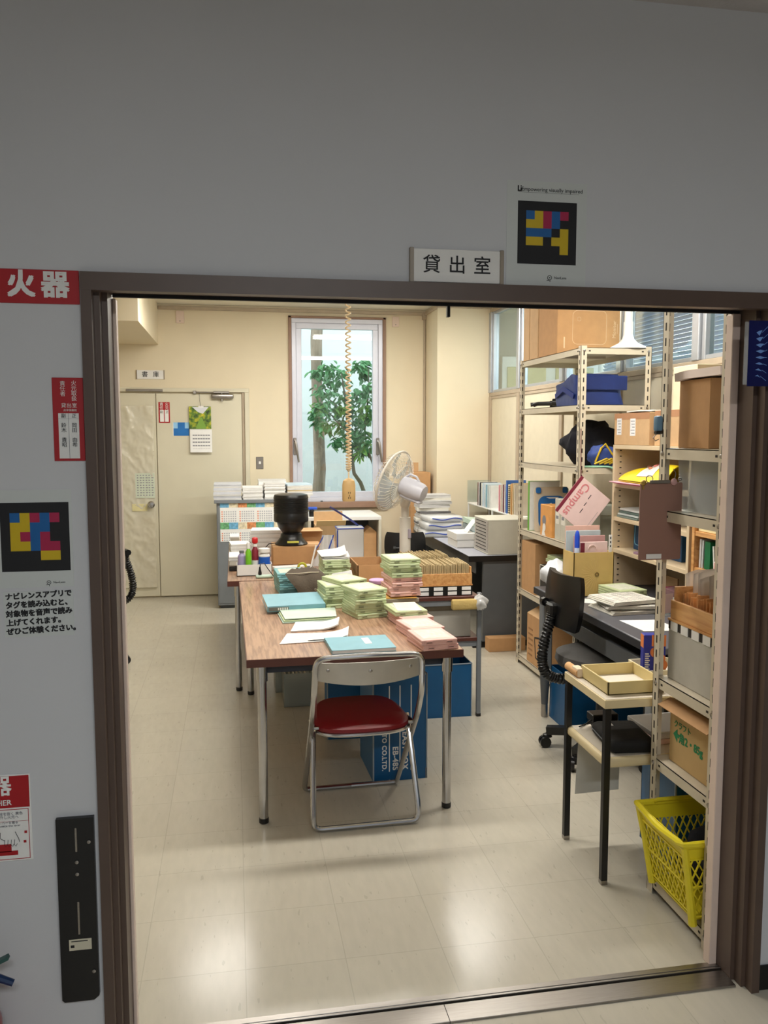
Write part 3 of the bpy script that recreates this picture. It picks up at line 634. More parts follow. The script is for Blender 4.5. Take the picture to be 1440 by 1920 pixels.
m = MB(mat('red_vinyl', (124, 14, 24), .38, var=.05, bump=.05, bscale=300))
def seat_pt(t, r):  # rounded-square plan, wider and rounder at the rear (near the viewer)
    a = t*math.tau; e = 3.6; cx = math.copysign(abs(math.cos(a))**(2/e), math.cos(a)); sy = math.copysign(abs(math.sin(a))**(2/e), math.sin(a))
    return (cx*(.185-.018*sy)*r, .02+sy*.175*r-.012*(1-cx*cx)*(sy < 0)*r)
def seat_mesh(m, z, h, R_=1.0):
    n = 48; rings = [(R_*.97, z), (R_, z+.006), (R_*.99, z+h*.6), (R_*.9, z+h*.95), (R_*.6, z+h), (.02, z+h*.97)]
    vs = []; fs = []
    for r, zz in rings:
        for j in range(n): p = seat_pt(j/n, r); vs.append((p[0], p[1], zz+(p[1]-.02)*.06))
    for i in range(len(rings)-1):
        for j in range(n): fs.append((i*n+j, i*n+(j+1) % n, (i+1)*n+(j+1) % n, (i+1)*n+j))
    fs.append(tuple(range(n))[::-1]); fs.append(tuple((len(rings)-1)*n+j for j in range(n))); m.add(vs, fs)
seat_mesh(m, .428, .034); m.obj('seat', o)
m = MB(CHROME); n = 48
m.tube([(lambda p: (p[0], p[1], .424+(p[1]-.02)*.06))(seat_pt(j/n, 1.0)) for j in range(n)], .0085, 8, closed=True); m.obj('seat_rim', o)
for s in (-1, 1):
    m = MB(CHROME); m.bar([(s*.197, -.12, .44), (s*.19, .05, .42)], .004, .018); m.cyl((s*.212, -.125, .44), (s*.176, -.125, .44), .007, n=10); m.obj('pivot_link', o)

# two-tier steel trolley beside the tables
X0, X1, Y0, Y1 = .945, 1.345, 4.475, 5.06
o = thing('steel_trolley', 'steel two-tier stand with red-brown shelves holding the card drawers', 'stand', ((X0+X1)/2, (Y0+Y1)/2, 0)); W = X1-X0; D = Y1-Y0
for z in (.672, .436):
    m = MB(EDGE); m.box(-W/2, W/2, -D/2, D/2, z, z+.022, .002); sh = m.obj('shelf', o)
    m = MB(GREY); m.box(-W/2+.012, W/2-.012, -D/2+.004, -D/2+.016, z-.03, z); m.obj('rail', sh); m = MB(GREY); m.box(-W/2+.012, W/2-.012, D/2-.016, D/2-.004, z-.03, z); m.obj('rail', sh)
for sx in (-1, 1):
    for sy in (-1, 1):
        m = MB(GREY); m.box(-.012, .012, -.012, .012, .012, .712, .003); lg = m.obj('post', o, loc=(sx*(W/2-.002), sy*(D/2-.002), 0)); m = MB(BLACK); m.box(-.013, .013, -.013, .013, 0, .02, .002); m.obj('foot_cap', lg)

# grey storage cabinet with a calendar poster on its front
a = fy(403, 938, 7.72)
CX0, CX1, CY0, CY1, CZ = -.165, .52, 7.72, 8.2, 1.0
o = thing('steel_cabinet', 'low grey steel cabinet at the far end of the tables', 'cabinet', ((CX0+CX1)/2, (CY0+CY1)/2, 0)); W = CX1-CX0; D = CY1-CY0
m = MB(GREY); m.box(-W/2, W/2, -D/2, D/2, .03, CZ-.03, .003); m.obj('body', o)
m = MB(GREY); m.box(-W/2-.02, W/2+.02, -D/2-.02, D/2, CZ-.03, CZ, .003); m.obj('top_panel', o)
m = MB(GREYD); m.box(-W/2+.02, W/2-.02, -D/2+.03, D/2-.02, 0, .03); m.obj('plinth', o)
m = MB(GREY); m.box(-.004, W/2-.01, -D/2-.004, -D/2, .05, CZ-.05, .001); m.box(-W/2+.01, -.008, -D/2-.004, -D/2, .05, CZ-.05, .001); m.obj('door_panels', o)

# desk row at the back right
GTOP = mat('grey_linoleum_top', (166, 168, 178), .4, var=.03)
DX0, DX1, DY0, DY1 = 1.695, 2.44, 5.92, 7.86
o = thing('steel_desk', 'grey steel desk against the back of the right wall, end panel towards the viewer', 'desk', ((DX0+DX1)/2, (DY0+DY1)/2, 0), 0, 'steel desks'); W = DX1-DX0; D = DY1-DY0
m = MB(GTOP); m.box(-W/2, W/2, -D/2, D/2, .672, .70, .002); m.mat(BLACK); m.box(-W/2-.003, W/2, -D/2-.003, -D/2, .655, .698); m.box(-W/2-.003, -W/2, -D/2, D/2, .655, .698); m.obj('desktop', o)
m = MB(GREYD); m.box(-W/2+.115, W/2-.01, -D/2+.02, -D/2+.05, .045, .655, .002); m.obj('end_panel', o)
m = MB(GREYD); m.box(-W/2+.03, W/2-.01, D/2-.05, D/2-.02, .0, .655, .002); m.obj('end_panel', o)
m = MB(GREYD); m.box(-W/2+.06, -W/2+.07, -D/2+.05, D/2-.05, .56, .655, .002); m.obj('drawer_rail', o)
m = MB(GREYD); m.box(W/2-.06, W/2-.03, -D/2+.05, D/2-.05, .2, .655, .002); m.obj('modesty_panel', o)
for y in (-D/2+.035, D/2-.035):
    m = MB(BLACK); m.box(-W/2+.04, W/2-.02, y-.012, y+.012, 0, .045, .002); m.obj('foot_rail', o)

# office desk on the right
EX0, EX1, EY0, EY1 = 1.67, 2.43, 3.07, 4.485
o = thing('steel_desk', 'grey office desk with dark top on the right, newspapers lying on it', 'desk', ((EX0+EX1)/2, (EY0+EY1)/2, 0), 0, 'steel desks'); W = EX1-EX0; D = EY1-EY0
DTOP = mat('dark_grey_desktop', (92, 93, 100), .3, var=.03); DEDGE = mat('charcoal_edge', (40, 42, 48), .4)
m = MB(DTOP); m.box(-W/2, W/2, -D/2, D/2, .709, .735, .003); m.mat(DEDGE); m.box(-W/2-.004, -W/2, -D/2, D/2, .697, .732, .001); m.box(-W/2, W/2, D/2, D/2+.003, .697, .732); m.obj('desktop', o)
m = MB(GREYD)
m.box(-W/2+.03, -W/2+.05, -D/2+.06, D/2-.06, .56, .64, .002); m.box(-W/2+.05, W/2-.1, -D/2+.06, D/2-.06, .56, .575, .001); m.obj('open_drawer', o)
m = MB(DEDGE); m.box(W/2-.08, W/2-.06, -D/2+.06, D/2-.06, .12, .69, .002); m.obj('modesty_panel', o)
for sx in (-1, 1):
    for sy in (-1, 1):
        m = MB(GREY); m.box(-.03, .03, -.03, .03, .26, .699, .006); lg = m.obj('leg', o, loc=(sx*(W/2-.04), sy*(D/2-.085), 0))
        m = MB(GREYD); m.lathe([(.018, .07), (.019, .08), (.03, .262)], 16); m.obj('tapered_foot', lg); m = MB(STEEL); m.lathe([(.016, 0), (.019, .006), (.019, .075)], 16); m.obj('glide', lg)

# slotted-angle shelving
def angle(m, sx, sy, H, w=.036, th=.0026, slots=True):
    # L section whose corner sits at the origin and whose flanges run to -sx, -sy
    m.mat(RACK); m.box(0, -sx*w, 0, -sy*th, 0, H); m.box(0, -sx*th, 0, -sy*w, 0, H)
    if slots:
        m.mat(HOLE); z = .04
        while z < H-.03:
            m.box(-sx*(w*.52-.0035), -sx*(w*.52+.0035), sy*.0008, -sy*(th+.0008), z, z+.026)
            m.box(sx*.0008, -sx*(th+.0008), -sy*(w*.52-.0035), -sy*(w*.52+.0035), z, z+.026); z += .05
def rack(label, x0, x1, y0, y1, H, shelves, lip=.036, heights=None):
    o = thing('steel_shelving', label, 'shelf unit', ((x0+x1)/2, (y0+y1)/2, 0), 0, 'slotted steel shelving'); W = x1-x0; D = y1-y0
    for sx in (-1, 1):
        for sy in (-1, 1):
            m = MB(); angle(m, sx, sy, H); m.obj('post', o, loc=(sx*W/2, sy*D/2, 0))
    for z in shelves:
        e = .004; m = MB(RACK); X = W/2-e; Y = D/2-e
        m.box(-X, X, -Y, Y, z-.003, z); m.box(-X, X, -Y, -Y+.002, z-lip, z); m.box(-X, X, Y-.002, Y, z-lip, z); m.box(-X, -X+.002, -Y, Y, z-lip, z); m.box(X-.002, X, -Y, Y, z-lip, z)
        m.mat(RACK); m.box(-X+.05, X-.05, -.02, .02, z-.018, z-.003)
        m.mat(HOLE)
        for sx in (-1, 1):
            for sy in (-1, 1):
                m.box(sx*(X-.05)-.006, sx*(X-.05)+.006, sy*(Y+.0006), sy*(Y-.001), z-lip*.62, z-lip*.42); m.box(sx*(X+.0006), sx*(X-.001), sy*(Y-.05)-.006, sy*(Y-.05)+.006, z-lip*.62, z-lip*.42)
        m.mat(STEEL)
        for sx in (-1, 1):
            for sy in (-1, 1):
                m.at(T(sx*(W/2-.02), sy*(D/2+.001), z-lip*.5) @ Rx(sy*-math.pi/2)).lathe([(.008, -.001), (.0075, .003), (.003, .005)], 8)
                m.at(T(sx*(W/2+.001), sy*(D/2-.02), z-lip*.5) @ Ry(sx*math.pi/2)).lathe([(.008, -.001), (.0075, .003), (.003, .005)], 8)
        m.at(); m.obj('shelf', o)
    return o
MR = (1.935, 2.365, 4.515, 5.54)
MS = (2.085, 1.765, 1.405, .945, .53, .06)
rack('beige slotted-steel shelving in the middle of the right wall, cartons on top', *MR, 2.095, MS)
FR = (1.412, 1.86, 2.235, 2.622)
FS = (1.553, 1.345, .77, .486, .058)
rack('tall beige slotted-steel shelving just inside the right of the entrance', *FR, 2.25, FS)

# black-legged side table
SX0, SX1, SY0, SY1 = 1.258, 1.80, 2.664, 3.03
o = thing('side_table', 'small side table with cream shelves and thin black legs', 'table', ((SX0+SX1)/2, (SY0+SY1)/2, 0)); W = SX1-SX0; D = SY1-SY0
CRM = mat('cream_laminate', (226, 208, 166), .4, var=.03); CRMT = mat('pale_shelf_top', (214, 204, 188), .4, var=.04)
m = MB(CRM); m.box(-W/2, W/2, -D/2, D/2, .644, .676, .002); m.mat(CRMT); m.box(-W/2+.004, W/2-.004, -D/2+.004, D/2-.004, .676, .6775); m.obj('tabletop', o)
m = MB(CRM); m.box(-W/2+.008, W/2-.01, -D/2+.006, D/2-.006, .425, .462, .012, 3); m.mat(CRMT); m.box(-W/2+.022, W/2-.02, -D/2+.02, D/2-.02, .462, .4635); m.obj('lower_shelf', o)
for sx in (-1, 1):
    for sy in (-1, 1):
        m = MB(BLACKM); m.box(-.0115, .0115, -.0115, .0115, .012, .644, .001); lg = m.obj('leg', o, loc=(sx*(W/2-.014), sy*(D/2-.012), 0)); m = MB(STEEL); m.box(-.012, .012, -.012, .012, 0, .016, .001); m.obj('foot_cap', lg)

# cubby bookcases standing on the desk against the right wall
CUB = mat('cream_cubby_board', (212, 192, 160), .5, var=.04)
ORW = wood('orange_beech', (218, 166, 106), (196, 138, 80), .4, 5, 1)
def cubby(name, label, x0, x1, y0, y1, z0, z1, shelves, mt, holes=True, th=.022):
    o = thing(name, label, 'bookcase', ((x0+x1)/2, (y0+y1)/2, z0)); W = x1-x0; D = y1-y0
    m = MB(mt); m.box(W/2-.008, W/2, -D/2, D/2, 0, z1-z0); m.obj('back_panel', o)
    for s in (-1, 1):
        m = MB(mt); m.box(-W/2, W/2-.008, s*D/2, s*(D/2-th), 0, z1-z0, .001)
        if holes:
            m.mat(HOLE)
            for k in range(int((z1-z0)/.032)): m.box(-W/2+.03, -W/2+.042, s*(D/2-th-.0006), s*(D/2-th), .03+k*.032, .036+k*.032)
        m.obj('side_panel', o)
    m = MB(mt); m.box(-W/2, W/2-.008, -D/2+th, D/2-th, z1-z0-th, z1-z0, .001); m.obj('top_panel', o)
    for z in shelves: m = MB(mt); m.box(-W/2+.004, W/2-.008, -D/2+th, D/2-th, z-z0-th, z-z0, .001); m.obj('shelf', o)
    return o
KX = 2.10
cubby('cubby_bookcase', 'cream cubby bookcase on the desk against the right wall, cartons on top', KX, 2.42, 3.60, 4.425, .737, 1.538, (1.325, 1.135, .955), CUB)
cubby('open_bookcase', 'orange beech bookcase beside the cream cubby, green folder standing in it', KX, 2.42, 3.08, 3.575, .737, 1.45, (1.15, .98), ORW, False)
# low book rack along the back right wall
o = thing('desk_book_rack', 'long white metal book rack on the back right desk', 'book rack', (2.33, 7.05, .70))
m = MB(WHITE); m.box(-.11, .11, -.72, .78, .225, .237, .002); m.obj('shelf', o)
for y in (-.70, 0, .76): m = MB(WHITE); m.box(-.11, -.098, y-.008, y+.008, 0, .225, .001); m.box(.098, .11, y-.008, y+.008, 0, .225, .001); m.obj('post', o)
m = MB(clear('clear_acrylic', (235, 242, 242), .12)); m.box(-.11, .11, .772, .78, .237, .45); m.obj('end_plate', o)
# ------------------------------------------------------------------ chairs, fans, hanging cable
FABRIC = mat('dark_grey_seat_fabric', (82, 80, 78), .9, var=.06, scale=80, bump=.1, bscale=300)
def task_chair(label, loc, rz):
    o = thing('office_chair', label, 'office chair', loc, rz, 'office chairs')      # sitter faces +X
    m = MB(FABRIC); m.lathe([(.02, .455), (.16, .452), (.215, .46), (.23, .485), (.225, .515), (.18, .532), (.02, .535)], 32); m.v = [Vector((v.x*1.02, v.y*1.0, v.z+.012*(v.x*v.x)*8*(v.z > .5))) for v in m.v]; m.obj('seat', o)
    m = MB(BLACK); m.lathe([(.02, .42), (.17, .43), (.205, .455), (.02, .457)], 28); m.obj('seat_pan', o)
    m = MB(BLACK)
    def shell(u, v):
        y = -.175+.35*u; z = .67+.255*v; cv = (2*u-1)**2
        return (-.235+.035*cv-.07*(1-v)*(v-.0)*0+.02*(v-.5), y*(1-.14*(abs(2*v-1))**3), z)
    m.sheet(shell, 18, 14, .03); bs = m.obj('backrest', o, sharp=60)
    m = MB(FABRIC); m.sheet(lambda u, v: (shell(.04+.92*u, .04+.92*v)[0]+.028-.02*(2*u-1)**4-.02*(2*v-1)**4, shell(.04+.92*u, .04+.92*v)[1], shell(.04+.92*u, .04+.92*v)[2]), 14, 12, .024); m.obj('back_cushion', bs, sharp=60)
    m = MB(BLACK); P = []
    cv = [(-.03, .425), (-.20, .40), (-.295, .43), (-.325, .50), (-.315, .60), (-.285, .70), (-.272, .76)]
    def cat(t):
        i = min(int(t), len(cv)-2); f = t-i; p0 = cv[max(i-1, 0)]; p1 = cv[i]; p2 = cv[i+1]; p3 = cv[min(i+2, len(cv)-1)]
        h = lambda a, b, c, d: .5*((2*b)+(-a+c)*f+(2*a-5*b+4*c-d)*f*f+(-a+3*b-3*c+d)*f**3)
        return (h(p0[0], p1[0], p2[0], p3[0]), 0, h(p0[1], p1[1], p2[1], p3[1]))
    K = 120; pts = [cat((len(cv)-1.001)*k/K) for k in range(K+1)]
    m.tube(pts, [.021+.006*(math.cos(k*math.pi*.62) > 0) for k in range(K+1)], 12); m.obj('bellows_arm', o, sharp=60)
    m = MB(BLACK); m.box(-.30, -.24, -.035, .035, .725, .785, .01); m.cyl((-.27, .02, .77), (-.275, .085, .772), .008); m.lathe([(.022, 0), (.024, .006), (.022, .02), (.012, .022)], 8, (0, 0, 0)) if 0 else m.cyl((-.275, .08, .772), (-.275, .105, .772), .022, n=8); m.obj('back_knob', o)
    m = MB(BLACK); m.cyl((0, 0, .10), (0, 0, .27), .028); m.cyl((0, 0, .27), (0, 0, .43), .016); m.obj('gas_column', o)
    m = MB(BLACK); m.cyl((0, 0, .075), (0, 0, .125), .045)
    for k in range(5):
        a = math.tau*k/5; m.at(Rz(a)).bar([(.03, 0, .105), (.16, 0, .10), (.27, 0, .088)], .042, .04)
    m.at(); m.obj('star_base', o)
    for k in range(5):
        a = math.tau*k/5; m = MB(BLACK); m.at(Rz(a+.5))
        for s in (-1, 1): m.cyl((0.012, s*.006, .028), (0.012, s*.022, .028), .028, n=16)
        m.at(); m.cyl((0, 0, .03), (0, 0, .075), .008, n=8); m.lathe([(.008, .052), (.026, .054), (.022, .066), (.008, .07)], 10); m.obj('caster', o, loc=(.268*math.cos(a), .268*math.sin(a), 0))
    return o
oc = task_chair('black office chair with ribbed spine tucked beside the desk on the right', (1.785, 3.82, 0), rad(4))
dup(oc, (-1.035, 6.04, 0), rad(200), 'office chair at the far left, mostly hidden behind the door frame', 'office chairs')

# white pedestal fan
FANW = mat('fan_white', (222, 216, 204), .4, var=.03)
FANG = mat('fan_light_grey', (204, 204, 214), .35, var=.02)
fc = fy(738, 902, 5.42)
ax = Vector((-.739, .588, .33)).normalized()
pc = fy(764, 980, 5.42); px_, py_ = pc.x, 5.50
o = thing('pedestal_fan', 'white pedestal fan standing between the tables and the back right desk', 'fan', (px_, py_, 0))
m = MB(FANW); m.lathe([(.17, 0), (.175, .012), (.16, .028), (.06, .045), (.045, .08)], 32); m.obj('base', o)
m = MB(FANW); m.cyl((0, 0, .05), (0, 0, 1.04), .037, n=24); m.cyl((0, 0, 1.04), (0, 0, 1.17), .026, n=20); pl = m.obj('pole', o)
m = MB(mat('lilac_control_panel', (168, 158, 166), .4)); m.box(.012, .034, -.042, -.028, .90, .965, .004); m.obj('control_panel', pl)
hub = fc-Vector((px_, py_, 0)); z_ax = ax; x_ax = Vector((0, 0, 1)).cross(z_ax).normalized(); y_ax = z_ax.cross(x_ax)
HM = Matrix(((x_ax.x, y_ax.x, z_ax.x, hub.x), (x_ax.y, y_ax.y, z_ax.y, hub.y), (x_ax.z, y_ax.z, z_ax.z, hub.z), (0, 0, 0, 1)))
RG = .205
m = MB(FANW, HM); m.tube([(RG*math.cos(a/40*math.tau), RG*math.sin(a/40*math.tau), 0) for a in range(40)], .008, 8, closed=True)
for zz, sg in ((.065, 1), (-.065, -1)):
    for k in range(44):
        a = k/44*math.tau; q = [(.045, zz), (.12, zz*.97), (.175, zz*.72), (RG, 0)]
        m.tube([(r*math.cos(a), r*math.sin(a), z) for r, z in q], .0016, 4, caps=False)
    for r, z in ((.045, zz), (.13, zz*.95)): m.tube([(r*math.cos(a/30*math.tau), r*math.sin(a/30*math.tau), z) for a in range(30)], .0025, 5, closed=True)
    m.lathe([(.001, zz-.004), (.045, zz-.003), (.045, zz+.003), (.001, zz+.004)], 20)
m.obj('grille', o)
m = MB(clear('fan_blade_plastic', (225, 232, 236), .35), HM)
for k in range(5):
    a0 = k/5*math.tau
    def bl(u, v): r = .03+.155*v; a = a0+(u-.5)*(.55+.55*v); return (r*math.cos(a), r*math.sin(a), (u-.5)*.05)
    m.sheet(bl, 6, 6, .002)
m.obj('blades', o)
m = MB(FANG, HM); m.lathe([(.001, -.062), (.05, -.066), (.062, -.075), (.066, -.14), (.06, -.215), (.05, -.235), (.001, -.24)], 24); m.box(-.03, .03, -.075, -.05, -.235, -.08, .008); hd = m.obj('motor_housing', o)
m = MB(FANG, HM); m.tube([(0, .06, -.08), (0, .085, -.1), (0, .085, -.15), (0, .06, -.18)], .008, 8); m.obj('carry_handle', hd)
m = MB(FANW); e = HM @ Vector((0, -.06, -.13)); m.tube([(e.x, e.y, e.z), (e.x*.5, e.y*.5, (e.z+1.16)/2-.02), (0, 0, 1.13)], [.03, .03, .034], 12); m.obj('tilt_neck', o)

# coiled power cable hanging from the ceiling
kx = fy(654, 915, 5.6); ztop = ZC
o = thing('hanging_outlet', 'beige power outlet hanging on a coiled cable in front of the window', 'power outlet', (kx.x, 5.6, kx.z-.08))
OUTB = mat('beige_outlet_plastic', (214, 178, 122), .5, var=.04)
m = MB(OUTB); m.lathe([(.001, -.01), (.04, -.01), (.045, 0), (.045, .10), (.038, .13), (.018, .145), (.001, .146)], 24); m.v = [Vector((v.x, v.y*.62, v.z)) for v in m.v]; ob = m.obj('outlet_body', o)
m = MB(INK)
for dx, dz in ((-.006, .05), (.006, .05), (0, .03), (-.006, .015), (.006, .015)): m.box(dx-.0015, dx+.0015, -.031, -.026, dz-.006, dz+.006)
m.obj('socket_slots', ob)
m = MB(mat('beige_cable', (224, 200, 160), .5)); zt = ztop-o.location.z; zb = .145; pts = []
pts += [(0, 0, zb), (0, 0, zb+.05)]
n = 46; st = 10; z = zb+.05; H = zt-.03-z
for k in range(n*st+1):
    t = k/(n*st); a = t*n*math.tau; sq = z+H*(t**1.35); r = .0165*min(1, t*25+.2)
    pts.append((r*math.cos(a), r*math.sin(a), sq))
pts += [(0, 0, zt-.01)]
m.tube(pts, .0052, 6); m.obj('coiled_cable', o)
m = MB(OUTB); m.lathe([(.05, zt-.012), (.05, zt-.001)], 20); m.obj('ceiling_rose', o)

# black drum fan on a carton, far table
TB = .7005
c0 = fz(512, 1064, TB); c1 = fz(600, 1062, TB)
cw = .34; cdp = .26; ch = .125; cyy = 5.75
cl = fy(512, 1060, cyy).x
o = thing('carton', 'closed brown carton on the far table carrying the black drum fan', 'box', (cl+cw/2, cyy+cdp/2, TB), 0)
m = MB(BOARD); m.box(-cw/2, cw/2, -cdp/2, cdp/2, 0, ch, .003); m.obj('body', o); m = MB(BOARD2); m.box(-cw/2+.001, cw/2-.001, -.025, .025, ch, ch+.0008); m.obj('tape', o)
dfx = fy(546, 1000, cyy+.13)
o = thing('drum_fan', 'black drum-shaped table fan standing on a brown carton', 'fan', (dfx.x, cyy+.12, TB+ch+.001))
m = MB(BLACK); m.lathe([(.112, 0), (.115, .008), (.10, .022), (.078, .05), (.074, .075), (.06, .085)], 32); bse = m.obj('base', o)
m = MB(mat('yellow_sticker', (206, 200, 90), .5)); m.at(T(0, -.101, .024) @ Rx(rad(35))); m.box(-.035, .045, -.004, .014, -.002, .002); m.obj('sticker', bse)
m = MB(BLACK); m.lathe([(.06, .08), (.066, .09), (.09, .12), (.098, .15), (.10, .16)], 32); m.obj('bowl', o)
m = MB(BLACK); pr = [(.10, .158), (.118, .162), (.121, .17), (.121, .215)]
for k in range(9): z = .222+k*.012; pr += [(.1185, z), (.1185, z+.003), (.122, z+.005), (.122, z+.010)]
pr += [(.121, .335), (.115, .350), (.09, .356), (.02, .357)]
m.lathe(pr, 40); m.obj('drum', o)
m = MB(BLACKM); m.tube([(-.10, .0, .012), (-.16, -.02, .008), (-.185, -.03, -.02), (-.19, -.06, -.10), (-.185, -.16, -.120)], .0035, 6); m.obj('power_cord', o)

# blue storage boxes on the floor
def tub(name, label, loc, W, D, H, rz=0, text=False, lid=True):
    o = thing(name, label, 'storage box', loc, rz, 'blue storage boxes')
    m = MB(BLUEP); m.box(-W/2, W/2, -D/2, D/2, 0, .006)
    for s in (-1, 1): m.box(-W/2, W/2, s*D/2, s*(D/2-.006), .004, H, .001); m.box(s*W/2, s*(W/2-.006), -D/2, D/2, .004, H, .001)
    if text:
        TM = T(0, -D/2-.0005, 0) @ Rx(math.pi/2) @ Rz(-math.pi/2)
        for s, x, sz in (('EASY BOX', .042, .037), ('EB-48S', -.004, .037), ('ITO CO.LTD.', -.056, .030)): m.text(s, sz, TM @ T(-.05, x-.02, 0), PAPER, align='RIGHT', spacing=1.08, bold=.0009)
        for x in (.075, .022, -.028): m.mat(PAPER); m.box(x-.026, x-.021, -D/2-.0012, -D/2, H*.09, H*.9)
        for k in range(6):
            m.cyl((W/2, -D/2+.05, .1+k*.055), (W/2+.002, -D/2+.05, .1+k*.055), .004, n=8)
    m.at(); m.obj('body', o)
    m = MB(mat('pale_edge_strip', (150, 160, 168), .5))
    for s in (-1, 1): m.box(s*W/2-.004*s, s*(W/2+.002), -D/2-.002, -D/2+.004, .0, H)
    m.box(-W/2, W/2, -D/2-.002, -D/2+.004, H-.006, H); m.obj('edge_trim', o)
    return o
tub('storage_box', 'blue storage box on the floor under the steel trolley', (1.165, 4.60, 0), .28, .24, .31)
m = MB(PAPER); m.box(-.028, .028, -.0012, 0, 0, .04); o = m.obj('label_card', loc=(1.165-.02, 4.48-.003, .26)); tag(o, 'white paper tag stuck on the blue box under the trolley', 'tag'); bpy.data.objects.remove(o)
eb = tub('storage_box', 'tall blue storage box with white upright lettering under the near table', (.728, 3.85, 0), .255, .33, .50, rad(2), True)
m = MB(mat('grey_corner_guard', (112, 116, 120), .5)); m.box(.1205, .1295, -.167, -.14, .40, .5, .001); m.obj('corner_guard', eb); m = MB(mat('grey_corner_guard', (112, 116, 120))); m.box(.1205, .1295, -.167, -.14, 0, .05, .001); m.obj('corner_guard', eb)
tub('storage_box', 'blue storage box half hidden behind the lettered blue box under the near table', (.585, 4.38, 0), .24, .26, .42, rad(-3))
tub('storage_box', 'blue storage box under the right desk beside the tapered leg', (1.95, 4.25, 0), .42, .30, .30)
tub('storage_box', 'blue storage box standing behind the yellow basket', (1.668, 2.85, 0), .20, .26, .40)
# clear file boxes under the near table
MILK = clear('milky_plastic', (235, 240, 240), .45, (210, 215, 212), .6, .2)
for px, py, W, H, lab in ((560, 1325, .17, .20, 'milky plastic file box under the near table, the larger'), (535, 1298, .12, .18, 'milky plastic file box under the near table, the smaller one behind')):
    p = fz(px, py, .0); o = thing('file_box', lab, 'file box', (p.x, p.y+.12, 0), 0, 'milky file boxes')
    m = MB(MILK)
    for s in (-1, 1): m.box(-W/2, W/2, s*.12, s*.117, 0, H, .0); m.box(s*W/2, s*(W/2-.003), -.117, .117, 0, H)
    m.box(-W/2, W/2, -.12, .12, 0, .003); m.obj('shell', o)
    m = MB(PAPER2)
    for k in range(6): m.box(-W/2+.012+k*(W-.03)/6, -W/2+.02+k*(W-.03)/6, -.1, .1, .004, H*(.8+.03*(k % 3)))
    m.obj('folders', o)

# yellow shopping basket
YEL = mat('yellow_plastic', (234, 216, 44), .4, var=.04)
BX0, BX1, BY0, BY1, BH = 1.375, 1.70, 2.275, 2.60, .0
b_t = [fy(1186, 1508, 2.635), None]
o = thing('shopping_basket', 'yellow lattice shopping basket with dark cloth inside, on the bottom shelf by the entrance', 'basket', (1.585, 2.431, .0585))
TW, TD, BW, BD, H = .235, .150, .185, .130, .275     # half sizes at rim and base
def wallpt(side, u, v):
    hw = BW+(TW-BW)*v; hd = BD+(TD-BD)*v
    c = [(-hw, -hd), (hw, -hd), (hw, hd), (-hw, hd)]; a = c[side]; b = c[(side+1) % 4]
    return Vector((a[0]+(b[0]-a[0])*u, a[1]+(b[1]-a[1])*u, .02+(H-.02)*v))
for sd in range(4):
    m = MB(YEL); L_ = 2*(TW if sd % 2 == 0 else TD); nx = int(L_/.028); v0, v1 = .05, .80; hh = (v1-v0)*(H-.02); k = hh/L_*1.9
    for i in range(-int(nx*k)-1, nx+int(nx*k)+2):
        for sg in (1, -1):
            ua, ub = i/nx, i/nx+sg*hh/(L_*1.7); va, vb = v0, v1
            if ua == ub: continue
            # clip to 0..1
            lo, hi = 0., 1.
            d = ub-ua
            t0, t1 = (0-ua)/d, (1-ua)/d
            if t0 > t1: t0, t1 = t1, t0
            lo, hi = max(lo, t0), min(hi, t1)
            if hi-lo < .02: continue
            A = wallpt(sd, ua+d*lo, va+(vb-va)*lo); B = wallpt(sd, ua+d*hi, va+(vb-va)*hi)
            m.tube([A, B], .0029, 4, caps=False)
    for v in (v0, .42, v1): m.tube([wallpt(sd, 0, v), wallpt(sd, 1, v)], .0042, 4)
    nn = wallpt(sd, .5, .9); c0 = [wallpt(sd, 0, v1), wallpt(sd, 1, v1), wallpt(sd, 1, 1), wallpt(sd, 0, 1)]
    nrm = (c0[1]-c0[0]).cross(c0[2]-c0[0]).normalized()*.003
    m.add([p for p in c0]+[p-nrm for p in c0], [(0, 1, 2, 3), (7, 6, 5, 4), (0, 4, 5, 1), (3, 2, 6, 7)])
    m.obj('lattice_wall', o)
m = MB(YEL)
for sd in range(4): m.tube([wallpt(sd, 0, .0)-Vector((0, 0, .02)), wallpt(sd, 0, .5), wallpt(sd, 0, 1)], [.014, .012, .012], 8)
m.box(-BW, BW, -BD, BD, .015, .021); m.obj('base_and_corners', o)
m = MB(YEL); P = []
for sd in range(4):
    for i in range(12):
        p = wallpt(sd, i/12, 1.0); dip = -.012*max(0, math.sin(math.pi*i/12))**2
        P.append((p.x*1.02, p.y*1.02, p.z+dip*(sd % 2)))
m.tube(P, .0115, 8, closed=True); m.obj('rim', o)
m = MB(YEL); m.tube(path_round([(-TW*.75, TD*1.0, H), (-TW*.75, TD*.9, H+.016), (TW*.75, TD*.9, H+.016), (TW*.75, TD*1.0, H)], .03, 4), .007, 8); m.obj('handle', o)
NAVC = mat('navy_cloth', (12, 13, 24), .9, var=.2, bump=.2, bscale=40)
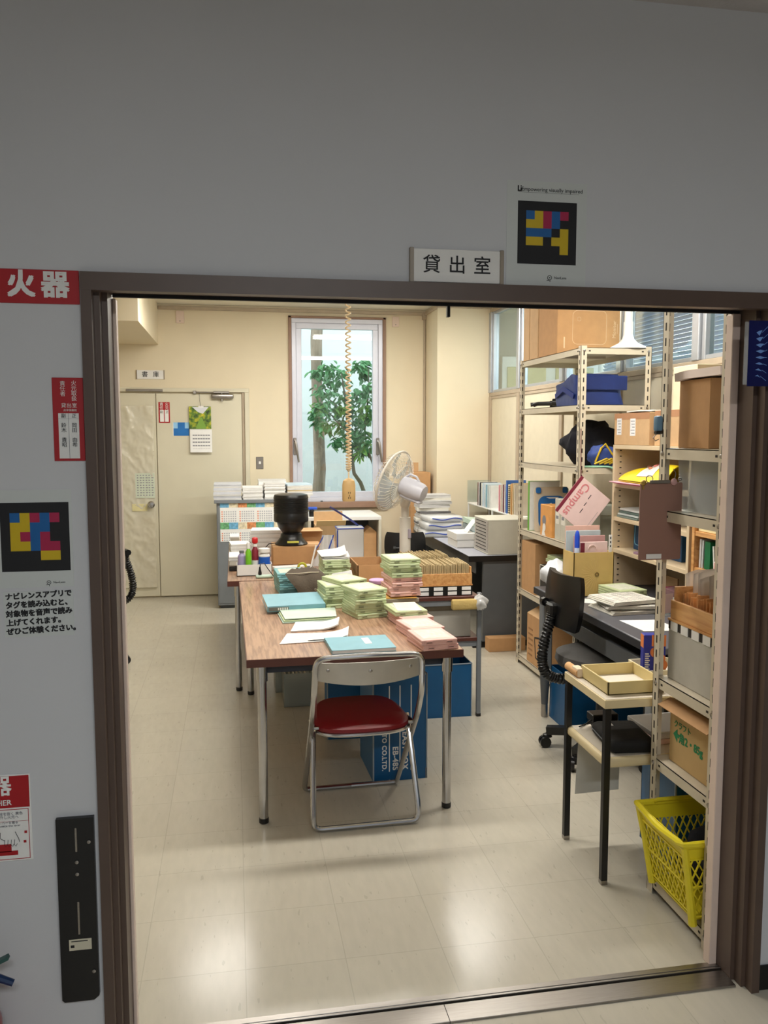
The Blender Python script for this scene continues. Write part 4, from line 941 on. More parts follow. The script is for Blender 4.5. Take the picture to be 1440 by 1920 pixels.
def lump(m, c, r, seed, sq=(1, 1, 1), amp=.12, n=28, k=16):
    R_ = random.Random(seed); ph = [R_.uniform(0, 6.28) for _ in range(9)]
    vs = []; fs = []
    for i in range(k+1):
        t = math.pi*i/k
        for j in range(n):
            a = math.tau*j/n; d = Vector((max(math.sin(t), 1e-3)*math.cos(a), max(math.sin(t), 1e-3)*math.sin(a), math.cos(t)))
            q = 1+amp*(math.sin(d.x*4+ph[0]+d.y*3)*math.sin(d.z*5+ph[1])+.7*math.sin(d.y*7+ph[2]+d.z*4)+.5*math.sin(d.x*11+ph[3]-d.y*6))
            vs.append((c[0]+r*sq[0]*d.x*q, c[1]+r*sq[1]*d.y*q, c[2]+r*sq[2]*d.z*q))
    for i in range(k):
        for j in range(n): fs.append((i*n+j, (i+1)*n+j, (i+1)*n+(j+1) % n, i*n+(j+1) % n))
    m.add(vs, fs)
m = MB(NAVC); lump(m, (0, 0, .12), .125, 5, (1.05, .8, 1.0)); ob = m.obj('cloth_bundle', loc=(1.60, 2.431, .081), sharp=70); tag(ob, 'dark navy cloth bundle lying in the yellow basket', 'cloth')
# ------------------------------------------------------------------ clutter on the tables
ORD = ['lowest', 'second up', 'third up', 'fourth up', 'fifth up', 'sixth up', 'seventh up', 'eighth up']
CW_, CD_, CH_ = .158, .205, .0235
CASEM = {'pale green': CGREEN, 'pink': CPINK, 'teal': CTEAL}; _case = {}
CARDM = mat('case_title_card', (206, 208, 190), .6, var=.14, scale=60); LATCH = {'pale green': mat('green_case_latch', (168, 180, 138), .5), 'pink': mat('pink_case_latch', (214, 162, 152), .5), 'teal': mat('teal_case_latch', (120, 178, 180), .5)}
def case(col, loc, rz, label, group):
    if col in _case: return dup(_case[col], loc, rz, label, group)
    o = thing('library_case', label, 'case', loc, rz, group); _case[col] = o
    W, D, H = CW_, CD_, CH_
    m = MB(CASEM[col]); m.box(-W/2, W/2, -D/2, D/2, .0, H*.46, .002); m.box(-W/2+.0015, W/2-.0015, -D/2+.0015, D/2-.0015, H*.44, H*.56); m.box(-W/2, W/2, -D/2, D/2, H*.54, H-.0006, .002); m.obj('shell', o)
    m = MB(CARDM); m.box(-W*.38, W*.38, -D*.34, D*.36, H-.0008, H-.0002); m.obj('title_card', o)
    for s in (-1, 1):
        m = MB(LATCH[col]); m.box(s*W*.28-.014, s*W*.28+.014, -D/2-.0025, -D/2, H*.2, H*.8, .001); m.mat(HOLE); m.box(s*W*.28-.011, s*W*.28+.011, -D/2-.0029, -D/2-.002, H*.44, H*.54); m.obj('latch', o)
    return o
def pile(cols, x, y, z, rz, desc, group, jit=.008, turn=4):
    for i, c in enumerate(cols):
        nm = 'top' if i == len(cols)-1 else ORD[i]
        case(c, (x+rng.uniform(-jit, jit), y+rng.uniform(-jit, jit), z+i*CH_), rad(rz+rng.uniform(-turn, turn)), '%s case, %s in %s' % (c, nm, desc), group)
    return z+len(cols)*CH_
G, P_, TL = 'pale green', 'pink', 'teal'
GR = 'flat library cases on the tables'
pile([G]*6, .632, 4.09, TB, 14, 'the front green stack on the table', GR, .008, 5)
z = pile([G]*5, .515, 4.35, TB, 6, 'the green stack just behind the front green one', GR, .006, 4)
case(G, (.565, 4.37, z), rad(24), 'pale green flat case set askew, topping the second green stack', GR)
z4 = pile([G]*4, .56, 4.63, TB, 4, 'the low green stack under grey papers', GR)
z3 = pile([G]*7, .575, 4.93, TB, 2, 'the tall far green stack under white papers', GR)
pile([TL]*5, .305, 4.79, TB, 5, 'the teal stack beside the brown pouch', GR, .005, 3)
# carton the tall two-colour stack stands on
o = thing('low_carton', 'low grey carton at the right table edge under the pink and green stack', 'box', (.81, 4.17, TB), rad(3)); m = MB(mat('grey_board', (150, 140, 124), .8)); m.box(-.085, .085, -.115, .115, 0, .058, .002); m.obj('body', o); m = MB(mat('grey_board_lid', (168, 158, 140), .8)); m.box(-.088, .088, -.118, .118, .058, .078, .002); m.obj('lid', o)
o = MB(mat('orange_envelope', (206, 160, 76), .7)); o.sheet(lambda u, v: (-.10+.20*u, -.12+.22*v, .003+.004*math.sin(u*5)*v), 6, 4, .002); e = o.obj('envelope', loc=(.80, 4.17, TB+.079), rz=rad(-4)); tag(e, 'orange envelope lying between the low carton and the pink cases', 'envelope')
pile([P_, P_, P_, P_, G, G, G, G], .834, 4.17, TB+.088, 3, 'the tall pink-and-green stack at the table edge', GR, .009, 4)
z6 = pile([P_, P_], .818, 3.86, TB, 7, 'the farthest low pink stack', GR, .003, 2)
case(G, (.80, 3.90, z6), rad(6), 'pale green flat case lying on the farthest pink stack, papers on it', GR)
z7 = pile([P_, P_], .815, 3.648, TB, 8, 'the middle low pink stack', GR, .002, 1.5)
z8 = pile([P_, P_], .822, 3.437, TB, 7, 'the nearest low pink stack', GR, .004, 2)
def quadsheet(P, lift=0, nu=8, nv=8, th=.001, curl=0):
    A, B, D, E_ = [Vector(p) for p in P]   # near-left, near-right, far-right, far-left
    def fn(u, v):
        p = A*(1-u)*(1-v)+B*u*(1-v)+D*u*v+E_*(1-u)*v; return (p.x, p.y, p.z+curl*max(0, u-.6)**2*6+lift*math.sin(math.pi*u)*math.sin(math.pi*v))
    return fn
def sheet_thing(name, label, cat, P, mt, base, lines=0, th=.001, curl=0, lift=0, group=None, nu=10, nv=6):
    c = sum((Vector(p) for p in P), Vector())/4; c.z = base
    Q = [Vector(p)-c for p in P]; m = MB(mt); fn = quadsheet(Q, lift, curl=curl); m.sheet(fn, nu, nv, th)
    if lines:
        m.mat(GREYINK)
        for i in range(lines):
            v = .12+.76*i/max(1, lines-1)
            a, b = Vector(fn(.1, v)), Vector(fn(.55+.3*((i*7) % 5)/5, v)); d = Vector((0, .0016, 0)); up = Vector((0, 0, .0006))
            m.add([a+up, b+up, b+up+d, a+up+d], [(0, 1, 2, 3)])
    o = m.obj(name, loc=c); return tag(o, label, cat, group)
# papers resting on stacks
sheet_thing('paper_sheet', 'printed sheet with a yellow sticker on the farthest pink stack', 'paper', [(.745, 3.81, z6+CH_+.001), (.86, 3.80, z6+CH_+.001), (.865, 3.98, z6+CH_+.004), (.755, 3.99, z6+CH_+.003)], PAPER2, z6+CH_, 5)
sheet_thing('loose_papers', 'grey loose papers on the low green stack', 'paper', [(.50, 4.56, z4+.002), (.64, 4.55, z4+.002), (.65, 4.70, z4+.03), (.54, 4.70, z4+.012)], mat('grey_paper', (186, 186, 184), .7, var=.1), z4, 3, .006)
for i, (dx, dz) in enumerate(((0, .001), (.01, .010), (-.008, .020))):
    sheet_thing('loose_papers', 'white loose papers on the tall far green stack, %s sheet' % ('lowest', 'middle', 'upper curling')[i], 'paper', [(.50+dx, 4.84, z3+dz+.002), (.65+dx, 4.84, z3+dz+.002), (.66+dx, 5.02, z3+dz+.008+.02*(i == 2)), (.49+dx, 5.02, z3+dz+.012)], PAPER, z3, 0, .003, curl=.015 if i == 2 else .006, group='papers on the far green stack')
# booklets, folders, binder on the near table
def book(name, label, cat, x, y, z, W, D, H, rz, cover, group=None, pages=PAPER, spine='y', tilt=0, soft=.002):
    o = thing(name, label, cat, (x, y, z), rz, group)
    t = .0018; m = MB(cover)
    m.box(-W/2, W/2, -D/2, D/2, 0, t, .0006); m.box(-W/2, W/2, -D/2, D/2, H-t, H, .0006)
    if spine == 'front': m.box(-W/2, W/2, -D/2, -D/2+t, 0, H, .0006)
    else: m.box(-W/2, -W/2+t, -D/2, D/2, 0, H, .0006)
    m.obj('cover', o); m = MB(pages); m.box(-W/2+.003, W/2-.003, -D/2+.003, D/2-.003, t, H-t); m.obj('pages', o)
    if tilt: o.rotation_euler = (tilt, 0, rz)
    return o
b = book('file_folder', 'light blue folder with a white label lying at the near table end behind the chair', 'folder', .512, 3.462, TB, .272, .225, .017, rad(2), TEAL)
m = MB(PAPER); m.box(.02, .05, -.03, .07, .0172, .0178); m.obj('label_sticker', b)
sheet_thing('stapled_papers', 'white printed papers fanned on the near table, the nearer bundle', 'papers', [(.178, 3.549, TB+.003), (.478, 3.575, TB+.004), (.495, 3.70, TB+.006), (.222, 3.735, TB+.003)], PAPER, TB, 11, .0022, curl=.012)
sheet_thing('paper_sheet', 'white sheet folded over the nearer bundle of papers', 'paper', [(.30, 3.57, TB+.010), (.478, 3.578, TB+.010), (.50, 3.71, TB+.018), (.33, 3.66, TB+.012)], PAPER, TB+.006, 4, .001, curl=.014)
sheet_thing('stapled_papers', 'white ring-clipped papers fanned on the near table, the farther bundle', 'papers', [(.240, 3.765, TB+.006), (.458, 3.78, TB+.007), (.482, 3.92, TB+.010), (.275, 3.93, TB+.010)], PAPER, TB, 8, .006, curl=.02)
gf = [(.219, 3.945), (.470, 3.965), (.485, 4.16), (.205, 4.15)]
for i, (cm, dz, th) in enumerate(((mat('grey_green_file', (160, 182, 168), .5), .004, .004), (CGREEN, .010, .005), (mat('mint_file', (196, 214, 196), .5), .017, .003))):
    sheet_thing('paper_file', ('grey-green file at the bottom of the file pile on the near table', 'pale green file in the middle of the file pile on the near table', 'mint file on top of the file pile, under the blue binder')[i], 'file', [(x+(-.004+.006*i), y+.012*i, TB+dz+.001*k) for k, (x, y) in enumerate(gf)], cm, TB+dz-th, 0, th, group='files on the near table')
sheet_thing('paper_file', 'pale green file sticking out right of the blue binder', 'file', [(.41, 4.17, TB+.003), (.495, 4.17, TB+.003), (.485, 4.40, TB+.004), (.40, 4.40, TB+.004)], CGREEN, TB, 0, .002)
b = book('ring_binder', 'thick light blue binder with a grey-labelled spine lying on green files', 'binder', .288, 4.285, TB+.021, .295, .225, .03, rad(5), TEAL, spine='front', tilt=rad(5))
m = MB(mat('grey_spine_label', (120, 122, 116), .6)); m.box(-.14, -.04, -.1145, -.112, .006, .024); m.mat(PAPER)
for k in range(5): m.box(-.095+k*.011, -.089+k*.011, -.115, -.114, .009, .021)
m.obj('spine_label', b)
# brown pouch
o = thing('canvas_pouch', 'brown canvas pouch with a snap button slumped beside the teal cases', 'pouch', (.40, 4.60, TB))
CANV = mat('brown_canvas', (86, 75, 62), .85, var=.1, bump=.2, bscale=120)
m = MB(CANV)
R5 = [((-.055, -.035), (.085, -.03), (.085, .03), (-.04, .03), 0.0), ((-.075, -.04), (.092, -.035), (.09, .035), (-.06, .035), .05), ((-.115, -.035), (.10, -.02), (.085, .05), (-.06, .05), .10), ((-.135, .00), (.075, .015), (.06, .07), (-.06, .075), .128), ((-.10, .04), (.04, .05), (.02, .085), (-.04, .085), .148)]
vs = []; fs = []
def ring(r, n=10):
    c = r[:4]; out = []
    for i in range(4):
        a, b_ = c[i], c[(i+1) % 4]
        for k in range(n): t = k/n; out.append((a[0]+(b_[0]-a[0])*t, a[1]+(b_[1]-a[1])*t-.006*math.sin(k/n*math.pi*3)*(i == 0), r[4]+.004*math.sin(k*1.3+i)*(r[4] > .04)))
    return out
for r in R5: vs += ring(r)
for i in range(4):
    for j in range(40): fs.append((i*40+j, i*40+(j+1) % 40, (i+1)*40+(j+1) % 40, (i+1)*40+j))
fs.append(tuple(range(40))[::-1]); fs.append(tuple(160+j for j in range(40)))
m.add(vs, fs); m.obj('body', o, sharp=75)
m = MB(mat('zip_tape', (196, 184, 160), .6)); m.tube([(-.125, .0, .131), (-.06, -.005, .130), (.0, .0, .134), (.055, .015, .131)], .003, 6); m.obj('zip_edge', o)
m = MB(STEEL); m.at(T(.03, -.042, .045) @ Rx(math.pi/2)).lathe([(.008, 0), (.008, .004), (.003, .006)], 12); m.obj('snap_button', o)
# tray of bottles
a = fz(443, 1077, TB); tx0, ty0 = .002, 5.33
o = thing('white_tray', 'white open box holding bottles at the left of the far table', 'box', (tx0+.113, ty0+.065, TB), 0); W, D, H = .222, .13, .072
m = MB(WHITE); m.box(-W/2, W/2, -D/2, D/2, 0, .004)
for s in (-1, 1): m.box(-W/2, W/2, s*D/2, s*(D/2-.003), 0, H); m.box(s*W/2, s*(W/2-.003), -D/2, D/2, 0, H)
m.obj('body', o)
def bottle(label, x, y, r, h, body, cap, caph, stripe=None, name='bottle', capr=None, z=TB+.0045):
    o = thing(name, label, 'bottle', (x, y, z), 0, 'bottles in the white box')
    m = MB(body); m.lathe([(r*.95, 0), (r, .004), (r, h*.86), (r*.6, h*.96), (r*.5, h)], 20)
    if stripe: m.mat(stripe[0]); m.lathe([(r*1.01, h*stripe[1]), (r*1.01, h*stripe[2])], 20)
    m.obj('container', o); cr = capr or r*.6
    m = MB(cap); m.lathe([(cr, h), (cr, h+caph*.9), (cr*.8, h+caph)], 16); m.obj('cap', o); return o
bottle('pale purple bottle in the white box, leftmost', .037, 5.40, .025, .135, mat('lilac_plastic', (170, 160, 200), .4), mat('grey_cap', (110, 110, 116), .5), .016)
bottle('lime green bottle with a white top in the white box', .080, 5.375, .019, .165, mat('lime_plastic', (120, 196, 40), .4), WHITE, .04)
o = bottle('white spray bottle with a red head and maroon stripe in the white box', .122, 5.395, .021, .175, mat('maroon_label', (130, 24, 44), .5), WHITE, .018, (WHITE, .0, .5))
m = MB(mat('spray_red', (200, 26, 32), .35)); m.cbox((.0, -.003, .215), (.038, .034, .042), .012, 3); m.obj('spray_head', o)
bottle('round white tub with a blue label in the white box', .180, 5.39, .036, .138, PAPER, WHITE, .026, (mat('label_blue', (20, 90, 190), .5), .3, .8), 'tub', .036)
# power strip and cord
o = thing('power_tap', 'mint green power tap with a black plug at the middle of the tables', 'power strip', (.175, 5.245, TB), rad(3))
m = MB(mat('mint_plastic', (196, 220, 200), .4)); m.box(-.055, .055, -.018, .018, 0, .02, .009, 3); m.obj('housing', o)
m = MB(BLACK); m.lathe([(.010, .0195), (.012, .03), (.007, .055), (.005, .07)], 10, (-.028, 0, 0)); m.tube([(-.028, 0, .066), (-.024, 0, .088), (0, 0, .092), (.02, -.01, .06), (.055, -.03, .012), (.075, -.04, .004)], .0032, 6); m.obj('plug_and_cord', o)
o = thing('white_case', 'long white flat case lying slanted in front of the carton on the far table', 'case', (.37, 5.54, TB), rad(14)); m = MB(WHITE); m.box(-.13, .13, -.035, .035, 0, .026, .004, 2); m.obj('body', o); m = MB(GREY); m.box(.09, .13, -.0352, -.034, .004, .022); m.obj('end_band', o)
o = MB(WHITE); o.tube([(0, 0, 0), (.055, .045, .2)], .0055, 8); e = o.obj('white_rod', loc=(.445, 5.19, TB+.001)); tag(e, 'thin white rod leaning beside the far green cases', 'rod')
o = MB(mat('yellow_green_rubber', (176, 176, 40), .6)); o.at(Rx(math.pi/2)); o.tube([(.025*math.cos(a/20*math.tau), .025*math.sin(a/20*math.tau)+.033, 0) for a in range(20)], .008, 8, closed=True); e = o.obj('tape_roll', loc=(.425, 5.42, TB)); tag(e, 'yellow-green tape roll standing between the carton and the green cases', 'tape roll')
# tape dispenser and blue roll by the tall stack
o = thing('tape_dispenser', 'glass-clear jar with a pink lid left of the tall two-colour stack', 'jar', (.765, 4.50, TB)); m = MB(clear('pale_green_clear', (226, 240, 226), .3, (190, 210, 190))); m.lathe([(.04, 0), (.046, .006), (.046, .07), (.04, .08)], 24); m.obj('jar_body', o); m = MB(mat('lilac_lid', (214, 170, 214), .4)); m.lathe([(.044, .08), (.046, .084), (.046, .098), (.04, .102)], 24); m.obj('lid', o)
o = thing('blue_roll', 'dark roll with a blue round end lying left of the low grey carton', 'roll', (.70, 4.42, TB+.024), rad(-30)); m = MB(BLACK); m.at(Rx(math.pi/2)).lathe([(.022, -.08), (.0235, -.078), (.0235, .06), (.022, .062)], 20); m.obj('core', o); m = MB(mat('mid_blue', (80, 120, 200), .4)); m.at(Rx(math.pi/2)).lathe([(.0225, .062), (.0235, .066), (.018, .072), (.001, .073)], 20); m.obj('end_cap', o)
# open carton
o = thing('open_carton', 'open brown carton on the tables behind the green stacks', 'box', (.795, 4.955, TB)); W, D, H = .19, .33, .135
m = MB(BOARD); m.box(-W/2, W/2, -D/2, D/2, 0, .004)
for s in (-1, 1): m.box(-W/2, W/2, s*D/2, s*(D/2-.004), 0, H); m.box(s*W/2, s*(W/2-.004), -D/2, D/2, 0, H)
m.obj('body', o)
m = MB(BOARDIN); m.sheet(lambda u, v: (-W/2-.001-.0*u, -D/2+.01+(D-.02)*v, H-.05*u), 2, 2, .003); m.obj('folded_flap', o)
o = MB(mat('grey_felt_slipper', (110, 104, 104), .9)); lump(o, (0, 0, .035), .05, 9, (.8, 1.4, .7), .05); e = o.obj('grey_pouch', loc=(.775, 4.99, TB+.05)); tag(e, 'dark grey soft pouch inside the open carton', 'pouch'); e.location.z = TB+.0045
# left end of the far table: papers and player
o = thing('cassette_player', 'flat silver and black player at the left edge of the far table', 'player', (-.005, 5.64, TB)); m = MB(BLACK); m.box(-.04, .055, -.10, .10, 0, .028, .004); m.obj('case', o); m = MB(STEEL); m.box(-.04, .055, -.10, .10, .028, .04, .004); m.obj('lid', o); m = MB(PAPER); m.box(.01, .024, -.1015, -.1, .008, .02); m.box(.03, .044, -.1015, -.1, .008, .02); m.obj('keys', o)
def stack(name, label, cat, x, y, z, W, D, H, rz, n, mt=PAPER, jit=.004, group=None, wav=0):
    m = MB(mt); R_ = random.Random(int(x*1000+y*77+H*999)); zz = 0; h = H/n
    for i in range(n):
        dx, dy = R_.uniform(-jit, jit), R_.uniform(-jit, jit)
        m.mat(mt if i % 3 else _shade(mt)); m.box(-W/2+dx, W/2+dx, -D/2+dy, D/2+dy, zz+.0002, zz+h-.0004); zz += h
    o = m.obj(name, loc=(x, y, z), rz=rz); return tag(o, label, cat, group)
_sh = {}
def _shade(mt):
    if mt.name not in _sh: _sh[mt.name] = mat(mt.name+'_edge', (214, 212, 208), .85, var=.05)
    return _sh[mt.name]
stack('paper_stack', 'short stack of papers behind the player at the left edge of the far table', 'papers', -.0, 5.90, TB, .09, .26, .06, 0, 8)
stack('paper_stack', 'upright white paper bundle on the far table against the calendar', 'papers', .03, 6.16, TB, .14, .20, .11, rad(4), 14)
stack('paper_stack', 'thick leaning bundle of white prints on the far table left of the drum fan', 'papers', .245, 6.30, TB, .26, .20, .19, rad(-5), 18)
stack('paper_stack', 'narrow stack of beige booklets at the left rear edge of the far table', 'papers', -.005, 6.62, TB, .07, .22, .11, 0, 10, mat('beige_paper', (196, 190, 176), .8))
o = thing('carton', 'orange-brown carton behind the drum fan', 'box', (.51, 6.22, TB)); m = MB(BOARD); m.box(-.12, .12, -.10, .10, 0, .19, .002); m.obj('body', o); m = MB(BOARD2); m.box(-.12, .12, -.16, -.095, .19, .194); m.obj('flap', o)
# zip bags on the far table
VIN = clear('clear_vinyl', (240, 243, 248), .72, (244, 244, 242), .6, .18); ZIPB = mat('blue_zip_band', (40, 70, 160), .5)
o = thing('zip_case', 'clear vinyl document case with blue zip edges standing on the far table', 'document case', (.778, 5.72, TB), rad(2)); W, D, H = .185, .11, .262
m = MB(VIN); m.box(-W/2, W/2, -D/2, D/2, 0, H, .012, 3); m.obj('body', o)
m = MB(PAPER); m.box(-W/2+.01, W/2-.01, -.04, .04, .01, H-.02); m.obj('papers', o)
m = MB(ZIPB); m.tube(path_round([(-W/2, -D/2, H-.012), (W/2, -D/2, H-.012), (W/2, D/2, H-.004), (-W/2, D/2, H-.004), (-W/2, -D/2, H-.012)], .012, 3), .004, 6); m.tube([(-W/2, -D/2-.001, H-.02), (-W/2-.002, -D/2-.002, .02)], .004, 6)
m.sheet(lambda u, v: (W*.36-.20*u, .01+.035*v, H+.004+.135*u**.9-.012*v), 10, 3, .003); m.obj('zip_edges', o)
o = thing('zip_case', 'half-collapsed clear zip bag leaning at the left of the standing vinyl case', 'document case', (.592, 5.665, TB), rad(0)); m = MB(VIN)
m.sheet(lambda u, v: (-.075+.15*u*(1-.55*v)+.075*v, -.03+.03*v+.012*math.sin(u*9+v*4), .21*v), 14, 10, .03); m.obj('body', o)
m = MB(ZIPB); m.tube([(.068, -.004, .21), (.03, -.03, .11), (-.01, -.055, .01)], .005, 6); m.tube([(.0, -.004, .205), (-.04, -.03, .14), (-.07, -.03, .1)], .004, 6); m.obj('zip_edges', o)
sheet_thing('paper_sheet', 'white sheet lying in front of the standing vinyl case', 'paper', [(.62, 5.50, TB+.003), (.80, 5.50, TB+.003), (.80, 5.62, TB+.003), (.62, 5.62, TB+.003)], PAPER, TB, 0, .002)

# trolley: card drawers
TT = .6945
TX, TY = (X0+X1)/2, 4.77
o = thing('label_drawer_case', 'flat black case with two rows of white label holders under the card drawers', 'drawer case', (1.145, 4.775, TT)); m = MB(BLACK); m.box(-.165, .165, -.275, .27, 0, .056, .002); m.obj('case', o)
for r in range(2):
    for k in range(4): m = MB(PAPER); m.box(-.14+k*.081, -.088+k*.081, -.2768, -.275, .005+r*.026, .024+r*.026); m.obj('label_holder', o)
m = MB(ORW); m.box(-.166, .166, -.276, .27, .056, .062); m.obj('top_board', o)
def drawer(label, x, y, z, W, D, H, n, ch, clabel, group, cmat, mt=ORW, sweep=None):
    o = thing('card_file_box', label, 'card box', (x, y, z), 0, 'wooden card drawers')
    m = MB(mt); m.box(-W/2, W/2, -D/2, -D/2+.012, 0, H, .001); m.obj('front_board', o)
    m = MB(mt); m.box(-W/2, W/2, D/2-.012, D/2, 0, H, .001); m.obj('rear_board', o)
    for s in (-1, 1): m = MB(mt); m.box(s*W/2, s*(W/2-.01), -D/2+.012, D/2-.012, 0, H+.035*(s > 0), .001); m.obj('side_board', o)
    m = MB(mt); m.box(-W/2+.01, W/2-.01, -D/2+.012, D/2-.012, 0, .005); m.obj('bottom_board', o)
    cw = W-.026; R_ = random.Random(n); proto = None
    for i in range(n):
        if proto is None:
            m = MB(cmat); m.box(-.0017, .0017, -D/2+.016, D/2-.016, 0, ch, .0006); proto = m.obj('index_card'); c = proto; tag(c, clabel, 'index card', group)
        else: c = proto.copy(); C.objects.link(c)
        c.location = (x-cw/2+cw*(i+.5)/n, y+R_.uniform(-.002, .002), z+.0055); c.scale = (1, 1, 1+R_.uniform(-.06, .06)); c.rotation_euler = (0, rad(R_.uniform(-1.2, 1.2)), 0)
    return o
KRAFT = mat('kraft_card', (196, 176, 134), .85, var=.12, scale=50)
drawer('wooden drawer filled with kraft cards at the front of the trolley', 1.155, 4.632, TT+.0625, .305, .26, .062, 46, .108, 'kraft card filed upright in the front drawer on the trolley', 'kraft cards in the front drawer', KRAFT)
drawer('wooden drawer filled with kraft cards at the back of the trolley', 1.115, 4.90, TT+.0625, .29, .25, .062, 42, .118, 'kraft card filed upright in the rear drawer on the trolley', 'kraft cards in the rear drawer', KRAFT)
sc = .459
o = thing('lidded_box', 'pale grey box on the lower trolley shelf', 'box', (1.15, 4.70, sc)); m = MB(mat('pale_grey_board', (186, 182, 172), .6)); m.box(-.15, .15, -.20, .20, 0, .152, .002); m.obj('body', o); m = MB(mat('olive_board_lid', (120, 108, 86), .7)); m.box(-.154, .135, -.204, .204, .152, .182, .002); m.obj('lid', o)
o = thing('wrapped_bundle', 'kraft paper bundle in clear plastic at the right front corner of the trolley', 'bundle', (1.275, 4.448, .655), 0)
m = MB(mat('kraft_wrap', (206, 178, 110), .7, var=.1, bump=.3)); m.box(-.10, .05, -.02, .02, -.03, .028, .01, 2); m.obj('paper_bundle', o)
m = MB(VIN); lump(m, (.065, 0, .005), .045, 3, (.9, .6, .9), .15); m.obj('plastic_wrap', o, sharp=180)
o = thing('flat_carton', 'low brown carton on the floor against the end panel of the back right desk', 'box', (1.96, 5.855, 0)); m = MB(BOARD); m.box(-.14, .14, -.05, .05, 0, .10, .002); m.obj('body', o)
# ------------------------------------------------------------------ far end: cabinet top, window desk, back right desk
cz = CZ+.0005
def fyx(px, y): return fy(px, 900, y).x
a, b = fyx(400, 7.75), fyx(452, 7.75); stack('paper_stack', 'tall grey-white paper stack at the left end of the grey cabinet top', 'papers', (a+b)/2, 7.90, cz, b-a, .34, .145, 0, 12, mat('bluish_paper', (206, 208, 214), .8))
a, b = fyx(454, 7.75), fyx(493, 7.75); stack('paper_stack', 'shorter white paper stack second from the left on the grey cabinet', 'papers', (a+b)/2, 7.87, cz, b-a-.006, .28, .112, 0, 9)
a, b = fyx(495, 7.75), fyx(535, 7.75); stack('paper_stack', 'white paper stack third from the left on the grey cabinet', 'papers', (a+b)/2, 7.845, cz, b-a-.006, .20, .145, rad(1), 10)
a, b = fyx(484, 8.08), fyx(535, 8.08); stack('paper_stack', 'wide white paper stack at the back of the grey cabinet top', 'papers', (a+b)/2, 8.08, cz, b-a, .20, .165, 0, 10)
a, b = fyx(538, 7.78), fyx(585, 7.78)
for i in range(5):
    stack('magazine', 'pale magazine, %s in the pile at the right end of the grey cabinet' % (ORD[i] if i < 4 else 'topmost'), 'magazine', (a+b)/2+(-.012+.006*((i*3) % 4)), 7.90, cz+i*.027, b-a, .29, .0265, rad(-3+2.1*i), 2, (PAPER2, PAPER, mat('magazine_tan', (206, 184, 140), .6), PAPER2, mat('magazine_pale_blue', (200, 220, 232), .5))[i], .002, 'magazines on the grey cabinet')
# calendar poster taped to the cabinet front
y = 7.7145; x0, z1 = fy(412, 937, y).x, fy(412, 938, y).z; x1 = CX1-.01; z0 = fy(412, 1016, y).z; W = x1-x0; H = z1-z0
o = thing('year_calendar', 'colourful four-column year calendar pinned on the front of the grey cabinet', 'calendar', ((x0+x1)/2, y, z0)); m = MB(PAPER); m.box(-W/2, W/2, -.0012, 0, 0, H)
PICS = [mat('pic_blue', (110, 170, 205), .6, var=.3, scale=40), mat('pic_green', (110, 170, 120), .6, var=.5, scale=40), mat('pic_orange', (214, 140, 90), .6, var=.5, scale=40), mat('pic_cream', (226, 214, 184), .6, var=.3, scale=40)]
for row, (za, zb) in enumerate(((.82, 1.0), (.30, .46))):
    for k in range(8):
        m.mat(PICS[(k*3+row) % 4]); m.box(-W/2+W*k/8, -W/2+W*(k+1)/8, -.0016, -.001, H*za, H*zb)
DATE = mat('calendar_dates', (178, 180, 186), .7); DATER = mat('calendar_sundays', (226, 140, 110), .7)
for row, zt in enumerate((.78, .26)):
    for k in range(4):
        for c in range(7):
            for r in range(5):
                m.mat(DATER if c == 0 else DATE); xx = -W/2+W*(k+.08)/4+c*W*.031; zz = H*(zt-.045-r*.055)
                if zz > .005: m.box(xx, xx+W*.018, -.0016, -.001, zz-.012, zz)
m.obj('sheet', o)
m = MB(INK)
for s in (-.46, .40): m.at(T(W*s, -.001, H*.955) @ Rx(math.pi/2)).lathe([(.009, 0), (.009, .004), (.003, .007)], 12)
for i, s in enumerate((-.46, .40)): m = MB(INK); m.at(T(W*s, -.001, H*.955) @ Rx(math.pi/2)).lathe([(.009, 0), (.009, .004), (.003, .007)], 12); m.obj('magnet', o)
# white open desk under the window
o = thing('window_desk', 'white open-fronted desk under the window behind the tables', 'desk', (1.0, 7.96, 0)); m = MB(WHITE); m.box(-.34, .34, -.32, .32, .80, .835, .003); m.obj('desktop', o)
for s in (-1, 1): m = MB(mat('beige_panel', (206, 200, 182), .5)); m.box(s*.34, s*.315, -.32, .32, 0, .80, .002); m.obj('side_panel', o)
m = MB(GREYD); m.box(-.315, .315, .29, .31, .1, .80); m.obj('back_panel', o)
m = MB(WHITE); m.box(-.315, .315, -.30, .29, .40, .42); m.obj('shelf', o)
o = thing('carton', 'small tan carton inside the white desk under the window', 'box', (1.245, 7.80, .4205)); m = MB(BOARD); m.prism([(-.06, 0), (.06, 0), (.06, .26), (0, .31), (-.06, .26)], -.09, .09); m.obj('body', o, rot=(math.pi/2, 0, 0))
o = thing('carton', 'upright open carton in front of the window desk, mostly hidden by the vinyl case', 'box', (.83, 7.42, 0)); m = MB(BOARD2); m.box(-.13, .13, -.11, .11, 0, .79, .002); m.obj('body', o)
m = MB(mat('carton_flap_inside', (226, 200, 150), .8)); m.sheet(lambda u, v: (-.13+.26*u, -.11-.05*v, .79+.05*v), 2, 2, .003); m.obj('flap', o); m = MB(BOARD2); m.box(-.13, .13, .106, .11, .79, .90); m.obj('rear_flap', o)
o = thing('spray_bottle', 'blue-topped spray bottle on the left end of the window desk', 'bottle', (.70, 7.72, .8355)); m = MB(BLACK); m.lathe([(.024, 0), (.026, .004), (.026, .05), (.012, .065)], 14); m.obj('container', o); m = MB(mat('spray_blue', (50, 90, 200), .4)); m.box(-.035, .05, -.015, .015, .062, .09, .01, 2); m.obj('spray_head', o)
